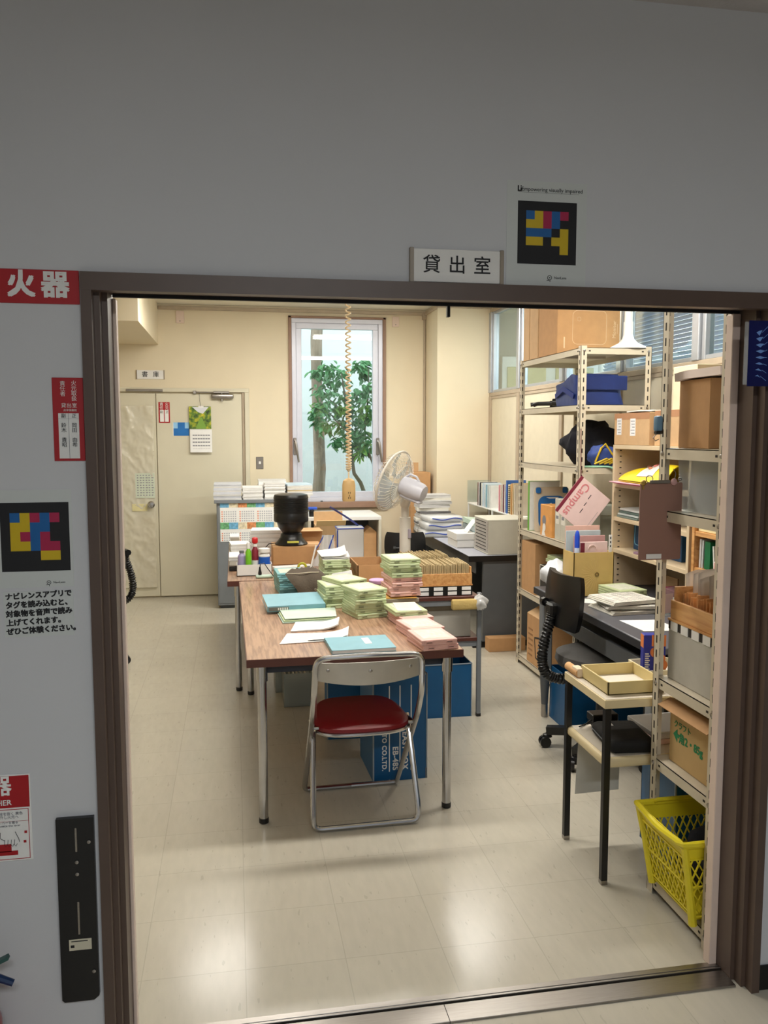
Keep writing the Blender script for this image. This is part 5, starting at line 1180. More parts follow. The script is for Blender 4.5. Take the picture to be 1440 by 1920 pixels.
dup(oc, (1.46, 7.16, 0), rad(80), 'office chair with black back behind the white pedestal fan', 'office chairs').scale = (.95, .95, .82)
# cartons in the corner by the column
o = thing('carton', 'brown carton on the floor in the corner left of the column', 'box', (1.80, 8.17, 0)); m = MB(BOARD); m.box(-.10, .10, -.14, .14, 0, .86, .002); m.obj('body', o)
o = thing('carton', 'open brown carton topping the one in the corner left of the column', 'box', (1.80, 8.17, .8605)); H = fy(790, 886, 8.03).z-.8605; m = MB(BOARD); m.box(-.10, .10, -.14, .14, 0, H, .002); m.obj('body', o); m = MB(BOARD2); m.box(-.10, .03, .10, .104, H, H+.09); m.obj('flap', o); m = MB(BOARD2); m.box(-.1, -.097, -.13, .10, H, H+.07); m.obj('flap', o)
# back right desk: zip bags, magazines, green papers, white boxes, drawer cabinet
TD_ = .7005
zz = TD_
for i in range(3):
    o = thing('zip_bag', 'stuffed clear zip bag with a blue band on the back right desk, %s of three' % ('lowest', 'middle', 'top')[i], 'document case', (1.775+.01*i, 7.16, zz), rad(-3+4*i), 'zip bags on the back right desk')
    h = (.062, .066, .055)[i]; W = .36-.02*i; D = .27
    m = MB(VIN); m.box(-W/2, W/2, -D/2, D/2, 0, h, .022, 3); m.obj('bag', o, sharp=180)
    m = MB(PAPER); m.box(-W/2+.05, W/2-.02, -D/2+.012, D/2-.02, .008, h-.008, .004); m.obj('papers', o)
    m = MB(ZIPB); m.tube([(-W/2+.03+(W-.05)*k/14, -D/2-.002, h*.55+.008*math.sin(k*.55+i)) for k in range(15)], .005, 6); m.obj('zip_band', o); zz += h+.001
for i in range(11):
    mt = (PAPER2, mat('newsprint_grey', (196, 194, 192), .8), mat('dark_cover_edge', (120, 118, 118), .7))[i % 3 if i % 4 else 1]
    stack('magazine', 'grey-white magazine, number %d up in the leaning pile behind the zip bags' % (i+1) if 0 else 'grey-white magazine in the tall leaning pile behind the zip bags', 'magazine', 1.795+.012*math.sin(i*1.7)+.003*i, 7.58, TD_+i*.031, .29, .20, .029, rad(-6+13*((i*5) % 3)/3), 3, mt, .003, 'magazines behind the zip bags')
for i in range(3):
    sheet_thing('paper_file', ('pale green file bundle on the back right desk, lowest', 'pale green file bundle on the back right desk, middle', 'pale green file bundle on the back right desk, top one slipping')[i], 'file', [(2.05, 7.02, TD_+.045*(i+1)), (2.21, 7.0, TD_+.045*(i+1)-.01*i), (2.21, 7.28, TD_+.045*(i+1)), (2.04-.01*i, 7.30, TD_+.045*(i+1)+.01*i)], (CTEAL, mat('grey_file', (190, 200, 198), .6), mat('mint_file', (196, 214, 196), .5))[i], TD_+.045*i, 0, .042, group='files on the back right desk')
for i in range(2):
    o = thing('white_carton', ('low white box at the edge of the back right desk, lower', 'low white box at the edge of the back right desk, upper, card leaning on it')[i], 'box', (1.80-.006*i, 6.49, TD_+i*.058)); m = MB(WHITE); m.box(-.082, .082, -.15, .15, 0, .057, .002); m.mat(HOLE); m.box(-.0825, .0825, -.1505, -.15, .004, .006); m.obj('body', o)
m = MB(WHITE); m.box(-.002, .002, -.06, .06, 0, .12, .001); e = m.obj('leaning_card', loc=(1.815, 6.45, TD_+.1175), rot=(0, rad(38), 0)); tag(e, 'white card leaning on the low white boxes beside the drawer cabinet', 'card')
LET = mat('pale_grey_drawer_case', (196, 192, 178), .45, var=.03)
o = thing('drawer_cabinet', 'pale grey letter drawer cabinet at the front of the back right desk', 'drawer cabinet', (2.01, 6.125, TD_)); W, D, H = .33, .36, .262
m = MB(LET); m.box(-W/2+.006, W/2-.001, -D/2+.001, D/2-.001, .004, H-.004); m.box(-W/2, W/2, -D/2, D/2, H-.014, H, .003); m.box(-W/2, W/2, -D/2, D/2, 0, .012, .003); m.obj('case', o)
for k in range(9):
    z = .016+k*.0258; m = MB(mat('drawer_face_grey', (176, 170, 162), .5)); m.box(-W/2, -W/2+.007, -D/2+.012, D/2-.012, z, z+.0235, .002); d = m.obj('drawer', o)
    m = MB(HOLE); m.box(-W/2-.001, -W/2+.001, -D/2+.05, D/2-.05, z+.012, z+.018); d2_ = m.obj('finger_slot', d)
# books on the rack
bz = .70+.2375
BK = [(7.50, .012, .21, (120, 60, 60)), (7.47, .020, .215, (236, 232, 228)), (7.43, .020, .215, (30, 34, 46)), (7.39, .016, .21, (236, 236, 226)), (7.34, .028, .215, (206, 222, 234)), (7.29, .022, .21, (224, 230, 232)), (7.24, .024, .205, (150, 190, 206)), (7.19, .022, .205, (206, 214, 214)), (7.13, .028, .20, (220, 226, 222)),
      (6.86, .030, .225, (226, 150, 160)), (6.82, .022, .23, (232, 206, 190)), (6.78, .020, .235, (236, 228, 214)), (6.745, .014, .235, (130, 50, 70)), (6.71, .024, .235, (232, 226, 224)), (6.665, .030, .275, (60, 110, 190)), (6.60, .045, .245, (238, 222, 176)), (6.54, .022, .255, (232, 176, 110)), (6.50, .024, .26, (236, 214, 170)), (6.455, .026, .25, (216, 206, 190))]
BN = ['dark red', 'white', 'black', 'ivory', 'pale blue', 'grey-white', 'blue-grey', 'silver-grey', 'off-white', 'pink', 'salmon', 'cream', 'maroon', 'white', 'tall blue', 'cream spiral-bound', 'orange', 'buff', 'beige']
for i, (y, t, h, c) in enumerate(BK):
    o = thing('book', '%s book on the white rack of the back right desk, %s group' % (BN[i], 'far' if i < 9 else 'near'), 'book', (2.30, y, bz), 0, 'books on the white rack'); t *= .9
    m = MB(mat('book_%s_%d' % (BN[i].replace(' ', '_'), i), c, .5)); m.box(-.075, .09, -t/2, -t/2+.0015, 0, h); m.box(-.075, .09, t/2-.0015, t/2, 0, h); m.box(-.075, -.0735, -t/2, t/2, 0, h)
    if i == 15:
        m.mat(BLACK)
        for k in range(14): m.box(-.079, -.074, -t/2-.002, t/2*.2, .01+k*.0165, .017+k*.0165)
    m.obj('cover', o); m = MB(PAPER); m.box(-.0735, .086, -t/2+.0015, t/2-.0015, .003, h-.003); m.obj('pages', o)
    if i in (1, 4, 9, 13):
        pass

# ------------------------------------------------------------------ outside the window
o = thing('tree', 'tall tree trunk outside the window, left', 'tree', (0, 0, 0)); yt = 9.6
P = [fy(px, py, yt) for px, py in ((596, 940), (600, 880), (597, 800), (594, 720), (593, 640), (596, 580))]
b0 = Vector((P[0].x-.03, yt, -.12)); P = [b0]+P+[Vector((P[-1].x+.02, yt, 3.9))]
o.location = b0; m = MB(mat('tree_bark', (128, 114, 102), .95, var=.35, scale=6, bump=.5, bscale=14, stretch=(4, 4, .6)))
m.tube([p-b0 for p in P], [.075, .072, .068, .064, .062, .066, .070, .06], 14); m.obj('trunk', o, sharp=80)
m = MB(mat('tree_bark', (128, 114, 102))); m.tube([(P[-1]-b0), (P[-1]-b0)+Vector((.3, .1, .8))], [.05, .02], 8); m.tube([(P[-1]-b0), (P[-1]-b0)+Vector((-.4, .1, .7))], [.045, .02], 8); m.obj('branch', o)
def leaves(m, pts, n, seed, sz, spread):
    R_ = random.Random(seed)
    for _ in range(n):
        c = R_.choice(pts); a = R_.uniform(0, math.tau); p = Vector(c[0])+Vector((R_.gauss(0, c[1]*.62), R_.gauss(0, c[1]*.5), R_.gauss(0, c[1]*.5)))
        s = sz*R_.uniform(.7, 1.25); M = T(*p) @ Euler((R_.uniform(-.9, .9), R_.uniform(.1, .9), a)).to_matrix().to_4x4()
        vs = [M @ Vector(q) for q in ((0, 0, 0), (s*.3, s*.2, .006), (s*.7, s*.2, .0), (s, 0, -.02), (s*.7, -s*.2, .0), (s*.3, -s*.2, .006), (s*.5, 0, -.012))]
        m.add(vs, [(0, 6, 1), (1, 6, 2), (2, 6, 3), (3, 6, 4), (4, 6, 5), (5, 6, 0)])
def leafmat(name, c):
    m = mat(name, c, .45, var=.3, scale=7); return m
LF = leafmat('camellia_leaf', (84, 140, 92)); LF2 = leafmat('young_leaf', (110, 158, 70))
m = MB(LF); rp = random.Random(3)
cl = [(Vector((b0.x+rp.uniform(-.9, 1.0), yt+rp.uniform(-.1, .5), 4.0+rp.uniform(0, .9)))-b0, .22) for _ in range(10)]; leaves(m, cl, 500, 4, .1, .2); m.obj('foliage', o, smooth=False)
ys = 9.15
root = fy(686, 935, ys); o = thing('shrub', 'bushy evergreen shrub with thin bent stems outside the window, right', 'shrub', (root.x+.05, ys, -.12)); b1 = o.location.copy()
def sp(*pp): return [fy(px, py, ys)-b1 for px, py in pp]
m = MB(mat('shrub_stem', (96, 92, 80), .9, var=.2)); st = [Vector((.0, 0, 0))]+sp((686, 932), (676, 905), (664, 888), (661, 868), (657, 840), (655, 800), (648, 750), (640, 700)); m.tube(st, [.026, .024, .022, .02, .02, .017, .014, .012, .006], 8); m.obj('stem', o)
m = MB(mat('shrub_stem', (96, 92, 80))); m.tube(sp((662, 868), (672, 840), (683, 815), (688, 770), (692, 720), (690, 690)), [.013, .012, .011, .010, .008, .005], 6); m.obj('stem', o)
m = MB(mat('shrub_stem', (96, 92, 80))); m.tube(sp((700, 872), (692, 850), (688, 838), (684, 815)), [.013, .012, .010, .009], 6); m.obj('stem', o)
for px, py in ((650, 790), (656, 830), (648, 760)):
    m = MB(mat('shrub_stem', (96, 92, 80))); m.tube(sp((657, py+25), ((px+612)/2, py), (610+rp.uniform(-10, 10), py-20)), [.010, .008, .004], 6); m.obj('stem', o)
CLUS = [(595, 700, .05), (612, 690, .07), (630, 695, .08), (618, 715, .09), (600, 735, .05), (640, 720, .10), (620, 740, .10), (650, 750, .11), (672, 690, .06), (685, 700, .06), (692, 725, .06), (678, 735, .08), (690, 755, .08), (660, 770, .10), (630, 770, .10), (605, 765, .07), (590, 775, .05), (600, 788, .06), (645, 795, .09), (670, 790, .09), (690, 785, .07), (615, 800, .07), (650, 815, .08), (630, 830, .06), (675, 815, .07), (655, 835, .06), (690, 835, .05), (685, 845, .04), (665, 830, .06), (680, 682, .05)]
CLR = random.Random(11)
cl = [(fy(px, py, ys+CLR.uniform(-.12, .3))-b1, r) for px, py, r in CLUS]
m = MB(LF); leaves(m, cl, 950, 8, .088, 1); fo = m.obj('foliage', o, smooth=False)
m = MB(LF2); leaves(m, [(fy(px, py, ys-.1)-b1, .06) for px, py in ((683, 765), (690, 775), (676, 850), (640, 765), (600, 760))], 90, 5, .085, 1); m.obj('young_foliage', o, smooth=False)
# ------------------------------------------------------------------ right side: shelving, desk, side table
# middle shelving, top
ms = [z+.0008 for z in MS]
o = thing('carton', 'large brown carton with printed outline on top of the middle shelving', 'box', (2.150, 5.065, ms[0])); W, D, H = .405, .32, .42
m = MB(BOARD); m.box(-W/2, W/2, -D/2, D/2, 0, H, .003); m.mat(mat('carton_print', (224, 196, 160), .85))
def rrect(x0, x1, z0, z1, r, n=5):
    P = []
    for cx, cz_, a0 in ((x1-r, z1-r, 0), (x0+r, z1-r, 90), (x0+r, z0+r, 180), (x1-r, z0+r, 270)):
        for k in range(n+1): a = rad(a0+90*k/n); P.append((cx+r*math.cos(a), cz_+r*math.sin(a)))
    return P
P = rrect(-W*.26, W*.28, H*.14, H*.62, .03)
m.tube([(x, -D/2-.0005, z) for x, z in P], .0016, 4, closed=True); m.tube([(-W*.16+.012*math.cos(a), -D/2-.0005, H*.5+.012*math.sin(a)) for a in [k/12*math.tau for k in range(12)]], .0012, 4, closed=True)
m.text('Monitor', .032, front(W*.41, -D/2-.0006, H*.36) @ Rz(math.pi/2)); m.box(W*.455, W*.46, -D/2-.0008, -D/2, H*.3, H*.44); m.box(-W*.40, -W*.38, -D/2-.0008, -D/2, H*.08, H*.24); m.obj('body', o)
o = thing('carton', 'pale carton edge-on behind the big printed carton on top of the middle shelving', 'box', (2.06, 5.31, ms[0])); m = MB(BOARD2); m.box(-.115, .2, -.075, .075, 0, .44, .002); m.obj('body', o)
o = thing('carton', 'narrow carton at the far corner of the middle shelving top', 'box', (2.03, 5.45, ms[0])); m = MB(BOARD2); m.box(-.085, .2, -.055, .055, 0, .40, .002); m.obj('body', o)
p = fy(1182, 640, 4.63)
o = thing('stand_base', 'white flared stand base with an upright pole on top of the middle shelving', 'stand', (p.x-.02, 4.62, ms[0])); m = MB(WHITE); m.lathe([(.115, 0), (.118, .004), (.095, .018), (.055, .038), (.033, .062), (.0275, .085)], 32); m.obj('flared_base', o); m = MB(WHITE); m.cyl((0, 0, .07), (0, 0, .16), .0275, n=20); m.cyl((0, 0, .16), (0, 0, .62), .0235, n=20); m.obj('pole', o)
# second shelf: blue bag, umbrella
COOL = mat('royal_blue_nylon', (16, 40, 102), .55, var=.12, bump=.15, bscale=25)
o = thing('cooler_bag', 'royal blue soft cooler bag lying on the second shelf of the middle shelving', 'bag', (2.105, 4.78, ms[1])); m = MB(COOL)
def cool(u, v):
    a = u*math.tau; hx, hy = .155, .19; e = .35
    cx = math.copysign(abs(math.cos(a))**e, math.cos(a)); sy = math.copysign(abs(math.sin(a))**e, math.sin(a)); k = 1-.12*v-.05*math.sin(v*7+u*20)*.3
    return (cx*hx*k-.01*v, sy*hy*k+.05*v*(sy > 0), .175*v*(1-.25*(cx < 0)*(sy > 0))+.006*math.sin(a*5+v*4)*v)
n = 48; vs = [cool(j/n, i/6) for i in range(7) for j in range(n)]; fs = [(i*n+j, i*n+(j+1) % n, (i+1)*n+(j+1) % n, (i+1)*n+j) for i in range(6) for j in range(n)]+[tuple(range(n))[::-1], tuple(6*n+j for j in range(n))]
m.add(vs, fs); m.obj('body', o, sharp=60)
m = MB(COOL); m.box(-.155, .15, -.196, -.186, .085, .168, .004); m.obj('front_flap', o)
m = MB(mat('blue_webbing', (20, 40, 110), .7)); m.bar([(-.158, -.14, .05), (-.165, -.0, .10), (-.158, .14, .06)], .003, .03); m.obj('strap', o)
o = thing('folding_umbrella', 'black folding umbrella lying behind the blue bag, handle towards the aisle', 'umbrella', (2.02, 5.12, ms[1]+.032)); m = MB(BLACK); m.tube([(.22, -.02, 0), (.12, .02, 0), (.02, .08, .004)], [.03, .034, .024], 12); m.obj('canopy', o)
m = MB(BLACKM); m.tube([(.03, .07, .0), (-.06, .13, -.004), (-.075, .16, -.01)], [.012, .013, .015], 10); m.obj('handle', o)
o = thing('folding_umbrella', 'second black folding umbrella beside the first, resting on the shelf lip', 'umbrella', (2.06, 5.30, ms[1]+.030)); m = MB(BLACK); m.tube([(.22, -.0, 0), (.12, .02, 0), (.02, .05, .0)], [.026, .029, .022], 12); m.obj('canopy', o)
m = MB(BLACKM); m.tube([(.03, .045, .0), (-.07, .08, .0), (-.10, .09, -.004)], [.011, .012, .014], 10); m.obj('handle', o)
# third shelf: dark cloth bag, mesh pouch, green cord
o = MB(NAVC); lump(o, (0, 0, .13), .14, 21, (1.25, .9, .95), .12); e = o.obj('cloth_bag', loc=(2.13, 4.78, ms[2]+.0), sharp=70); tag(e, 'black cloth bag slumped on the third shelf of the middle shelving', 'bag')
o = thing('mesh_pouch', 'blue and yellow trimmed mesh pouch in front of the black cloth bag', 'pouch', (2.12, 4.60, ms[2])); m = MB(mat('pouch_blue', (54, 78, 150), .6, var=.2)); lump(m, (0, .0, .062), .066, 33, (1.4, .55, .95), .1); m.obj('body', o, sharp=70)
m = MB(mat('pouch_yellow', (220, 186, 40), .5))
for k in range(4): m.tube([(-.07+.03*k, -.042, .02), (.0+.03*k, -.05, .05), (.07+.012*k, -.035, .018)], .006, 6)
m.tube([(-.06, -.03, .03), (-.03, -.04, .11), (.0, -.03, .135), (.04, -.03, .08), (.09, -.03, .03)], .006, 6); m.obj('yellow_trim', o)
o = MB(mat('mint_cord', (150, 204, 176), .5)); P = [(1.99, 4.56, ms[2]+.005), (2.06, 4.535, ms[2]+.006), (2.14, 4.505, ms[2]+.004), (2.18, 4.495, ms[2]-.05), (2.21, 4.49, ms[2]-.16), (2.215, 4.49, ms[2]-.30)]
o.tube(path_round([tuple(Vector(q)-Vector(P[0])) for q in P], .06, 6), .0055, 8); e = o.obj('cord', loc=P[0]); tag(e, 'mint green cord trailing over the edge of the third shelf', 'cord')
# fourth shelf
o = thing('picture_book', 'blue and beige apron-pattern picture board leaning on the fourth shelf', 'board', (2.08, 5.30, ms[3]), rad(-2)); H = .30; m = MB(mat('beige_board', (214, 202, 180), .6)); m.prism(rrect(-.11, .13, 0, H, .02), -.008, .0); ob = m.obj('board', o, rot=(math.pi/2-.08, 0, 0))
m = MB(mat('picture_blue', (36, 110, 184), .5)); m.prism(rrect(-.085, .105, .02, H*.80, .05), .0002, .0016); m.prism(rrect(-.10, -.065, H*.86, H*.99, .01), .0002, .0016); m.prism(rrect(.085, .12, H*.86, H*.99, .01), .0002, .0016); m.mat(mat('picture_yellow', (224, 196, 40), .5)); m.prism([(-.03, .02), (.10, .02), (.105, .07), (.05, .075)], .001, .0024); m.mat(PAPER)
for x, z in ((-.02, .16), (-.035, .15), (-.01, .172), (.03, .12)): m.prism([(x, z), (x+.022, z+.008), (x+.016, z+.022), (x-.004, z+.014)], .001, .0026)
m.prism([(-.03, H*.77), (.06, H*.77), (.04, H*.74), (-.01, H*.74)], .001, .0026); m.obj('picture', o, rot=(math.pi/2-.08, 0, 0), loc=(0, -.008, .0))
book('book', 'green-topped book standing behind the blue picture board', 'book', 2.07, 5.40, ms[3], .22, .03, .335, 0, mat('book_green', (110, 172, 70), .5))
o = thing('tissue_box', 'orange patterned carton with a grey and white shape on the fourth shelf', 'box', (2.04, 5.06, ms[3])); W, D, H = .17, .20, .20
OR_ = mat('orange_carton_print', (224, 160, 88), .6, var=.14, scale=12); m = MB(OR_); m.box(-W/2, W/2, -D/2, D/2, 0, H, .002); m.mat(mat('print_grey', (134, 134, 140), .6)); m.at(T(-W/2-.0008, .03, .10) @ Ry(-math.pi/2)).lathe([(.032, 0), (.0318, .0006)], 16); m.mat(PAPER); m.at(T(-W/2-.0012, .028, .055) @ Ry(-math.pi/2)).lathe([(.026, 0), (.0258, .0006)], 16); m.at()
m.mat(PAPER); m.add([(-W/2-.0008, .07, .002), (-W/2-.0008, -.0, .002), (-W/2-.0008, .05, .06)], [(0, 1, 2)]); m.mat(OR_)
m.obj('carton', o)
for i, (y, nm) in enumerate(((4.88, 'farther'), (4.79, 'nearer'))):
    o = thing('file_box', 'pale grey file box on the fourth shelf of the middle shelving, the %s one' % nm, 'file box', (2.09, y, ms[3]), 0, 'grey file boxes'); m = MB(LET); m.box(-.13, .13, -.042, .042, 0, .255, .003); m.obj('body', o)
    m = MB(PAPER2); m.box(-.1312, -.13, -.026, .026, .10, .17); m.mat(GREYINK); m.box(-.1316, -.131, -.02, .02, .13, .15); m.obj('label_card', o)
o = thing('file_box', 'wide grey-green box behind the hanging notebook on the fourth shelf', 'box', (2.22, 4.64, ms[3])); m = MB(mat('grey_green_box', (150, 154, 140), .6)); m.box(-.135, .135, -.10, .09, 0, .235, .003); m.obj('body', o)
m = MB(mat('grey_green_lid', (166, 170, 156), .6)); m.box(-.138, .138, -.103, .093, .18, .24, .003); m.obj('lid', o)
# fifth shelf
o = thing('carton', 'brown carton standing at the far end of the fifth shelf', 'box', (2.05, 5.36, ms[4])); m = MB(BOARD); m.box(-.10, .22, -.13, .13, 0, .34, .002); m.obj('body', o)
o = thing('black_case', 'black-fronted case with pale edges on the fifth shelf', 'case', (2.10, 4.98, ms[4])); m = MB(mat('charcoal_panel', (52, 50, 48), .5)); m.box(-.13, .13, -.21, .21, 0, .215, .003); m.obj('body', o)
m = MB(PAPER2)
for z in (.0, .211): m.box(-.1315, -.129, -.21, .21, z, z+.004)
for y in (-.21, 0, .206): m.box(-.1315, -.129, y, y+.004, 0, .215)
m.box(-.132, -.13, .16, .185, .165, .19); m.obj('edge_lines', o)
for r in range(3):
    for k in range(2):
        case(G, (2.09+.012*((r+k) % 2), 4.86+.20*k, ms[4]+.216+r*CH_), rad(90+3*r-4*k), 'pale green case on the black case of the fifth shelf, %s layer, %s' % (ORD[r], ('near', 'far')[k]), 'green cases on the fifth shelf')
# bottom shelf
o = thing('carton', 'brown carton with a printed black bracket on the bottom shelf of the middle shelving', 'box', (2.07, 5.18, ms[5])); W, D, H = .25, .34, .33; m = MB(BOARD); m.box(-W/2, W/2, -D/2, D/2, 0, H, .002); m.mat(INK)
m.bar([(-W/2-.001, -.16, .22), (-W/2-.001, .02, .19), (-W/2-.001, -.0, .06), (-W/2-.001, -.10, .05)], .012, .002, up=(1, 0, 0)); m.mat(mat('carton_dark_print', (150, 108, 70), .8))
for k in range(6): m.box(-W/2-.0012, -W/2, .06, .14, .05+k*.035, .062+k*.035)
m.obj('body', o); m = MB(BOARD2); m.sheet(lambda u, v: (-W/2+.10*u, -D/2+D*v, H+.05*u), 2, 2, .003); m.obj('flap', o)
# notebook hanging from the near post
yn = 4.478
c = [fy(px, py, yn) for px, py in ((1043, 958), (1092, 992), (1142, 936), (1088, 890))]     # left, bottom, right, top
cen = (c[0]+c[2])/2; U = (c[2]-c[3]); V = (c[3]-c[0])      # along the short side, along the spine
Wn = U.length; Hn = V.length; ang = math.atan2(U.z, U.x)
o = thing('notebook', 'pink notebook with a dark red spine hanging askew from the middle shelving post', 'notebook', cen)
NP = mat('notebook_pink', (240, 212, 208), .5, var=.03); NM = mat('notebook_maroon', (128, 40, 62), .5); NR = mat('notebook_letter', (222, 136, 142), .5)
RM = Ry(-ang) @ T(0, 0, 0)
m = MB(NP, RM); m.box(-Wn/2, Wn/2, -.003, .003, -Hn/2, Hn/2, .001); m.mat(NM); m.box(-Wn/2-.0005, -Wn/2+.018, -.0035, .0035, -Hn/2, Hn/2)
m.at(); m.text('Campus', .066, RM @ T(-Wn*.24, -.0036, -.0) @ Rx(math.pi/2) @ Rz(-math.pi/2), NR, spacing=1.0, bold=.0006)
m.mat(INK); m.at(RM)
for k, (a, b) in enumerate(((.0, .03), (.05, .075), (.09, .12))): m.box(Wn*.0+k*.005, Wn*.0+.004+k*.005, -.0036, -.003, Hn*.30-b, Hn*.30-a)
m.mat(GREYINK); m.box(Wn*.42, Wn*.425, -.0036, -.003, -Hn*.4, Hn*.1); m.obj('cover', o)
m = MB(PAPER, RM); m.box(-Wn/2+.002, Wn/2-.001, -.0022, .0024, -Hn/2+.001, Hn/2-.001); m.obj('pages', o)
m = MB(mat('dark_red_cord', (90, 30, 40), .6)); tp = c[3]-cen; m.tube([(tp.x+.004, .0, tp.z-.012), (tp.x+.006, .006, tp.z+.05), (tp.x+.004, .012, tp.z+.26)], .0025, 6); m.obj('hanging_cord', o)

# right desk
dz = .7355
o = MB(mat('white_poly_bag', (222, 226, 232), .35, var=.06)); lump(o, (0, 0, .084), .086, 44, (.9, 1.1, .92), .10); e = o.obj('plastic_bag', loc=(1.755, 4.375, dz), sharp=70); tag(e, 'crumpled white plastic bag on the far corner of the right desk', 'plastic bag')
GOLD = mat('gold_gift_paper', (206, 176, 108), .55, var=.05)
p0, p1 = fy(1075, 1100, 4.14), fy(1150, 1100, 4.14)
W = (p1.x-p0.x); o = thing('gift_box', 'gold-papered open box of notebooks and rolls on the right desk', 'box', ((p0.x+p1.x)/2, 4.215, dz)); D, H = .15, fy(1112, 1036, 4.14).z-dz
m = MB(GOLD); m.box(-W/2, W/2, -D/2, D/2, 0, .004)
for s in (-1, 1): m.box(-W/2, W/2, s*D/2, s*(D/2-.004), 0, H); m.box(s*W/2, s*(W/2-.004), -D/2, D/2, 0, H)
m.mat(mat('gold_dark_motif', (110, 88, 40), .5)); 
for r in (.006, .011): m.tube([(W*.08+r*math.cos(a/14*math.tau), -D/2-.0004, H*.5+r*math.sin(a/14*math.tau)) for a in range(14)], .0016, 4, closed=True)
m.mat(mat('gold_light_motif', (226, 200, 140), .5))
for k in range(16):
    a = rad(90+180*k/15); m.tube([(W*.08+.02*math.cos(a), -D/2-.0003, H*.5+.02*math.sin(a)), (W*.08+.09*math.cos(a)*1.0, -D/2-.0003, H*.5+.09*math.sin(a))], .0006, 4)
m.obj('body', o)
gb = o.location
def inbox(name, label, cat, x, y, w, d, h, mt, rz=0, lean=0):
    m = MB(mt); m.box(-w/2, w/2, -d/2, d/2, 0, h, .001); e = m.obj(name, loc=(gb.x+x, gb.y+y, gb.z+.0045), rot=(lean, 0, rz)); return tag(e, label, cat, 'contents of the gold box')
inbox('folder', 'pale pink folder at the back of the gold box', 'folder', -.01, .060, W-.03, .006, H+.125, mat('salmon_folder', (228, 184, 168), .6))
inbox('folder', 'grey-blue folder second from the back in the gold box', 'folder', -.012, .045, W-.03, .008, H+.10, mat('grey_blue_folder', (190, 204, 208), .6))
inbox('notebook', 'dusty pink notebook in the middle of the gold box', 'notebook', .012, .018, W-.05, .012, H+.075, mat('dusty_pink', (206, 160, 156), .6))
e = inbox('notebook', 'pale pink notebook with a maroon spine at the front of the gold box', 'notebook', .01, -.04, W-.07, .012, H+.048, NP); e.data.materials.append(NM)
m = MB(NM); m.box(-.012, .012, -.007, .007, 0, H+.044, .001); m.mat(NP); m.tube([(.055+.022*math.cos(a/10*math.pi), -.0075, H+.01+.022*math.sin(a/10*math.pi)) for a in range(11)], .002, 4); s_ = m.obj('spine', e, loc=(-W*.5+.05, 0, 0)); s_['label'] = 'maroon spine'
o = thing('blue_tube', 'bright blue tube standing at the left of the gold box', 'tube', (gb.x-W/2+.026, gb.y-.052, gb.z+.0045), 0); m = MB(mat('tube_blue', (30, 74, 196), .35)); m.lathe([(.012, 0), (.0135, .01), (.0135, H+.085), (.009, H+.105), (.004, H+.112)], 14); m.obj('body', o); m = MB(mat('tube_clear', (200, 214, 240), .3)); m.lathe([(.0139, H-.01), (.0139, H+.02)], 14); m.obj('label_band', o)
o = MB(mat('white_strip', (232, 232, 228), .5)); o.box(-.008, .008, -.003, .003, 0, H+.085, .001); o.mat(INK)
for k in range(3): o.box(-.003, .003, -.0035, -.003, H+.02+k*.022, H+.03+k*.022)
e = o.obj('binder_strip', loc=(gb.x+W/2-.014, gb.y-.055, gb.z+.0045)); tag(e, 'white punched strip at the right of the gold box', 'strip', 'contents of the gold box')
# green cases, newspapers, disc, sheets
p = fz(1150, 1118, dz)
pile([G, G, G], 1.985, 4.03, dz, 12, 'the short stack on the right desk', 'green cases on the right desk', .006, 6)
NEWS = mat('newsprint', (222, 218, 206), .85, var=.10, scale=26)
def newspaper(label, cx, cy, z, W, D, rz, h):
    m = MB(NEWS)
    for k in range(3):
        t = h/3
        m.sheet(lambda u, v, k=k: (-W/2+W*u+.006*k, -D/2+D*v, (k+1)*t+.012*max(0, (.25-v))*0+.006*math.sin(u*3.1)*math.sin(v*3.1)), 10, 8, t*.86)
    m.mat(GREYINK)
    for c_ in range(6):
        for r in range(12):
            x = -W/2+W*(.06+c_*.15); y = -D/2+D*(.06+r*.075); zz = h+.006*math.sin((.06+c_*.15)*3.1)*math.sin((.06+r*.075)*3.1)+.0007
            if (c_*7+r*3) % 11: m.add([(x, y, zz), (x+W*.12, y, zz), (x+W*.12, y+.004, zz), (x, y+.004, zz)], [(0, 1, 2, 3)])
    o = m.obj('newspaper', loc=(cx, cy, z), rz=rz); return tag(o, label, 'newspaper', 'newspapers on the right desk')
newspaper('folded newspaper at the bottom of the pile on the right desk', 1.885, 3.80, dz, .27, .24, rad(4), .016)
newspaper('folded newspaper second in the pile on the right desk, shifted right', 1.90, 3.805, dz+.023, .27, .23, rad(-8), .016)
newspaper('folded newspaper topmost of the pile on the right desk, fold towards the viewer', 1.865, 3.80, dz+.046, .25, .22, rad(10), .018)
o = MB(WHITE); o.lathe([(.012, 0), (.058, .0002), (.058, .0014), (.012, .0016)], 32); e = o.obj('white_disc', loc=(1.80, 4.03, dz)); tag(e, 'white disc on the right desk in front of the gold box', 'disc')
a = [fz(px, py, dz) for px, py in ((1187, 1182), (1215, 1150), (1196, 1152), (1160, 1155))]
sheet_thing('paper_sheet', 'white paper sheet on the right desk near the biscuit packet', 'paper', [(1.76, 3.36, dz+.0015), (1.93, 3.34, dz+.0015), (1.93, 3.56, dz+.0015), (1.75, 3.58, dz+.0015)], PAPER, dz, 0, .0012)
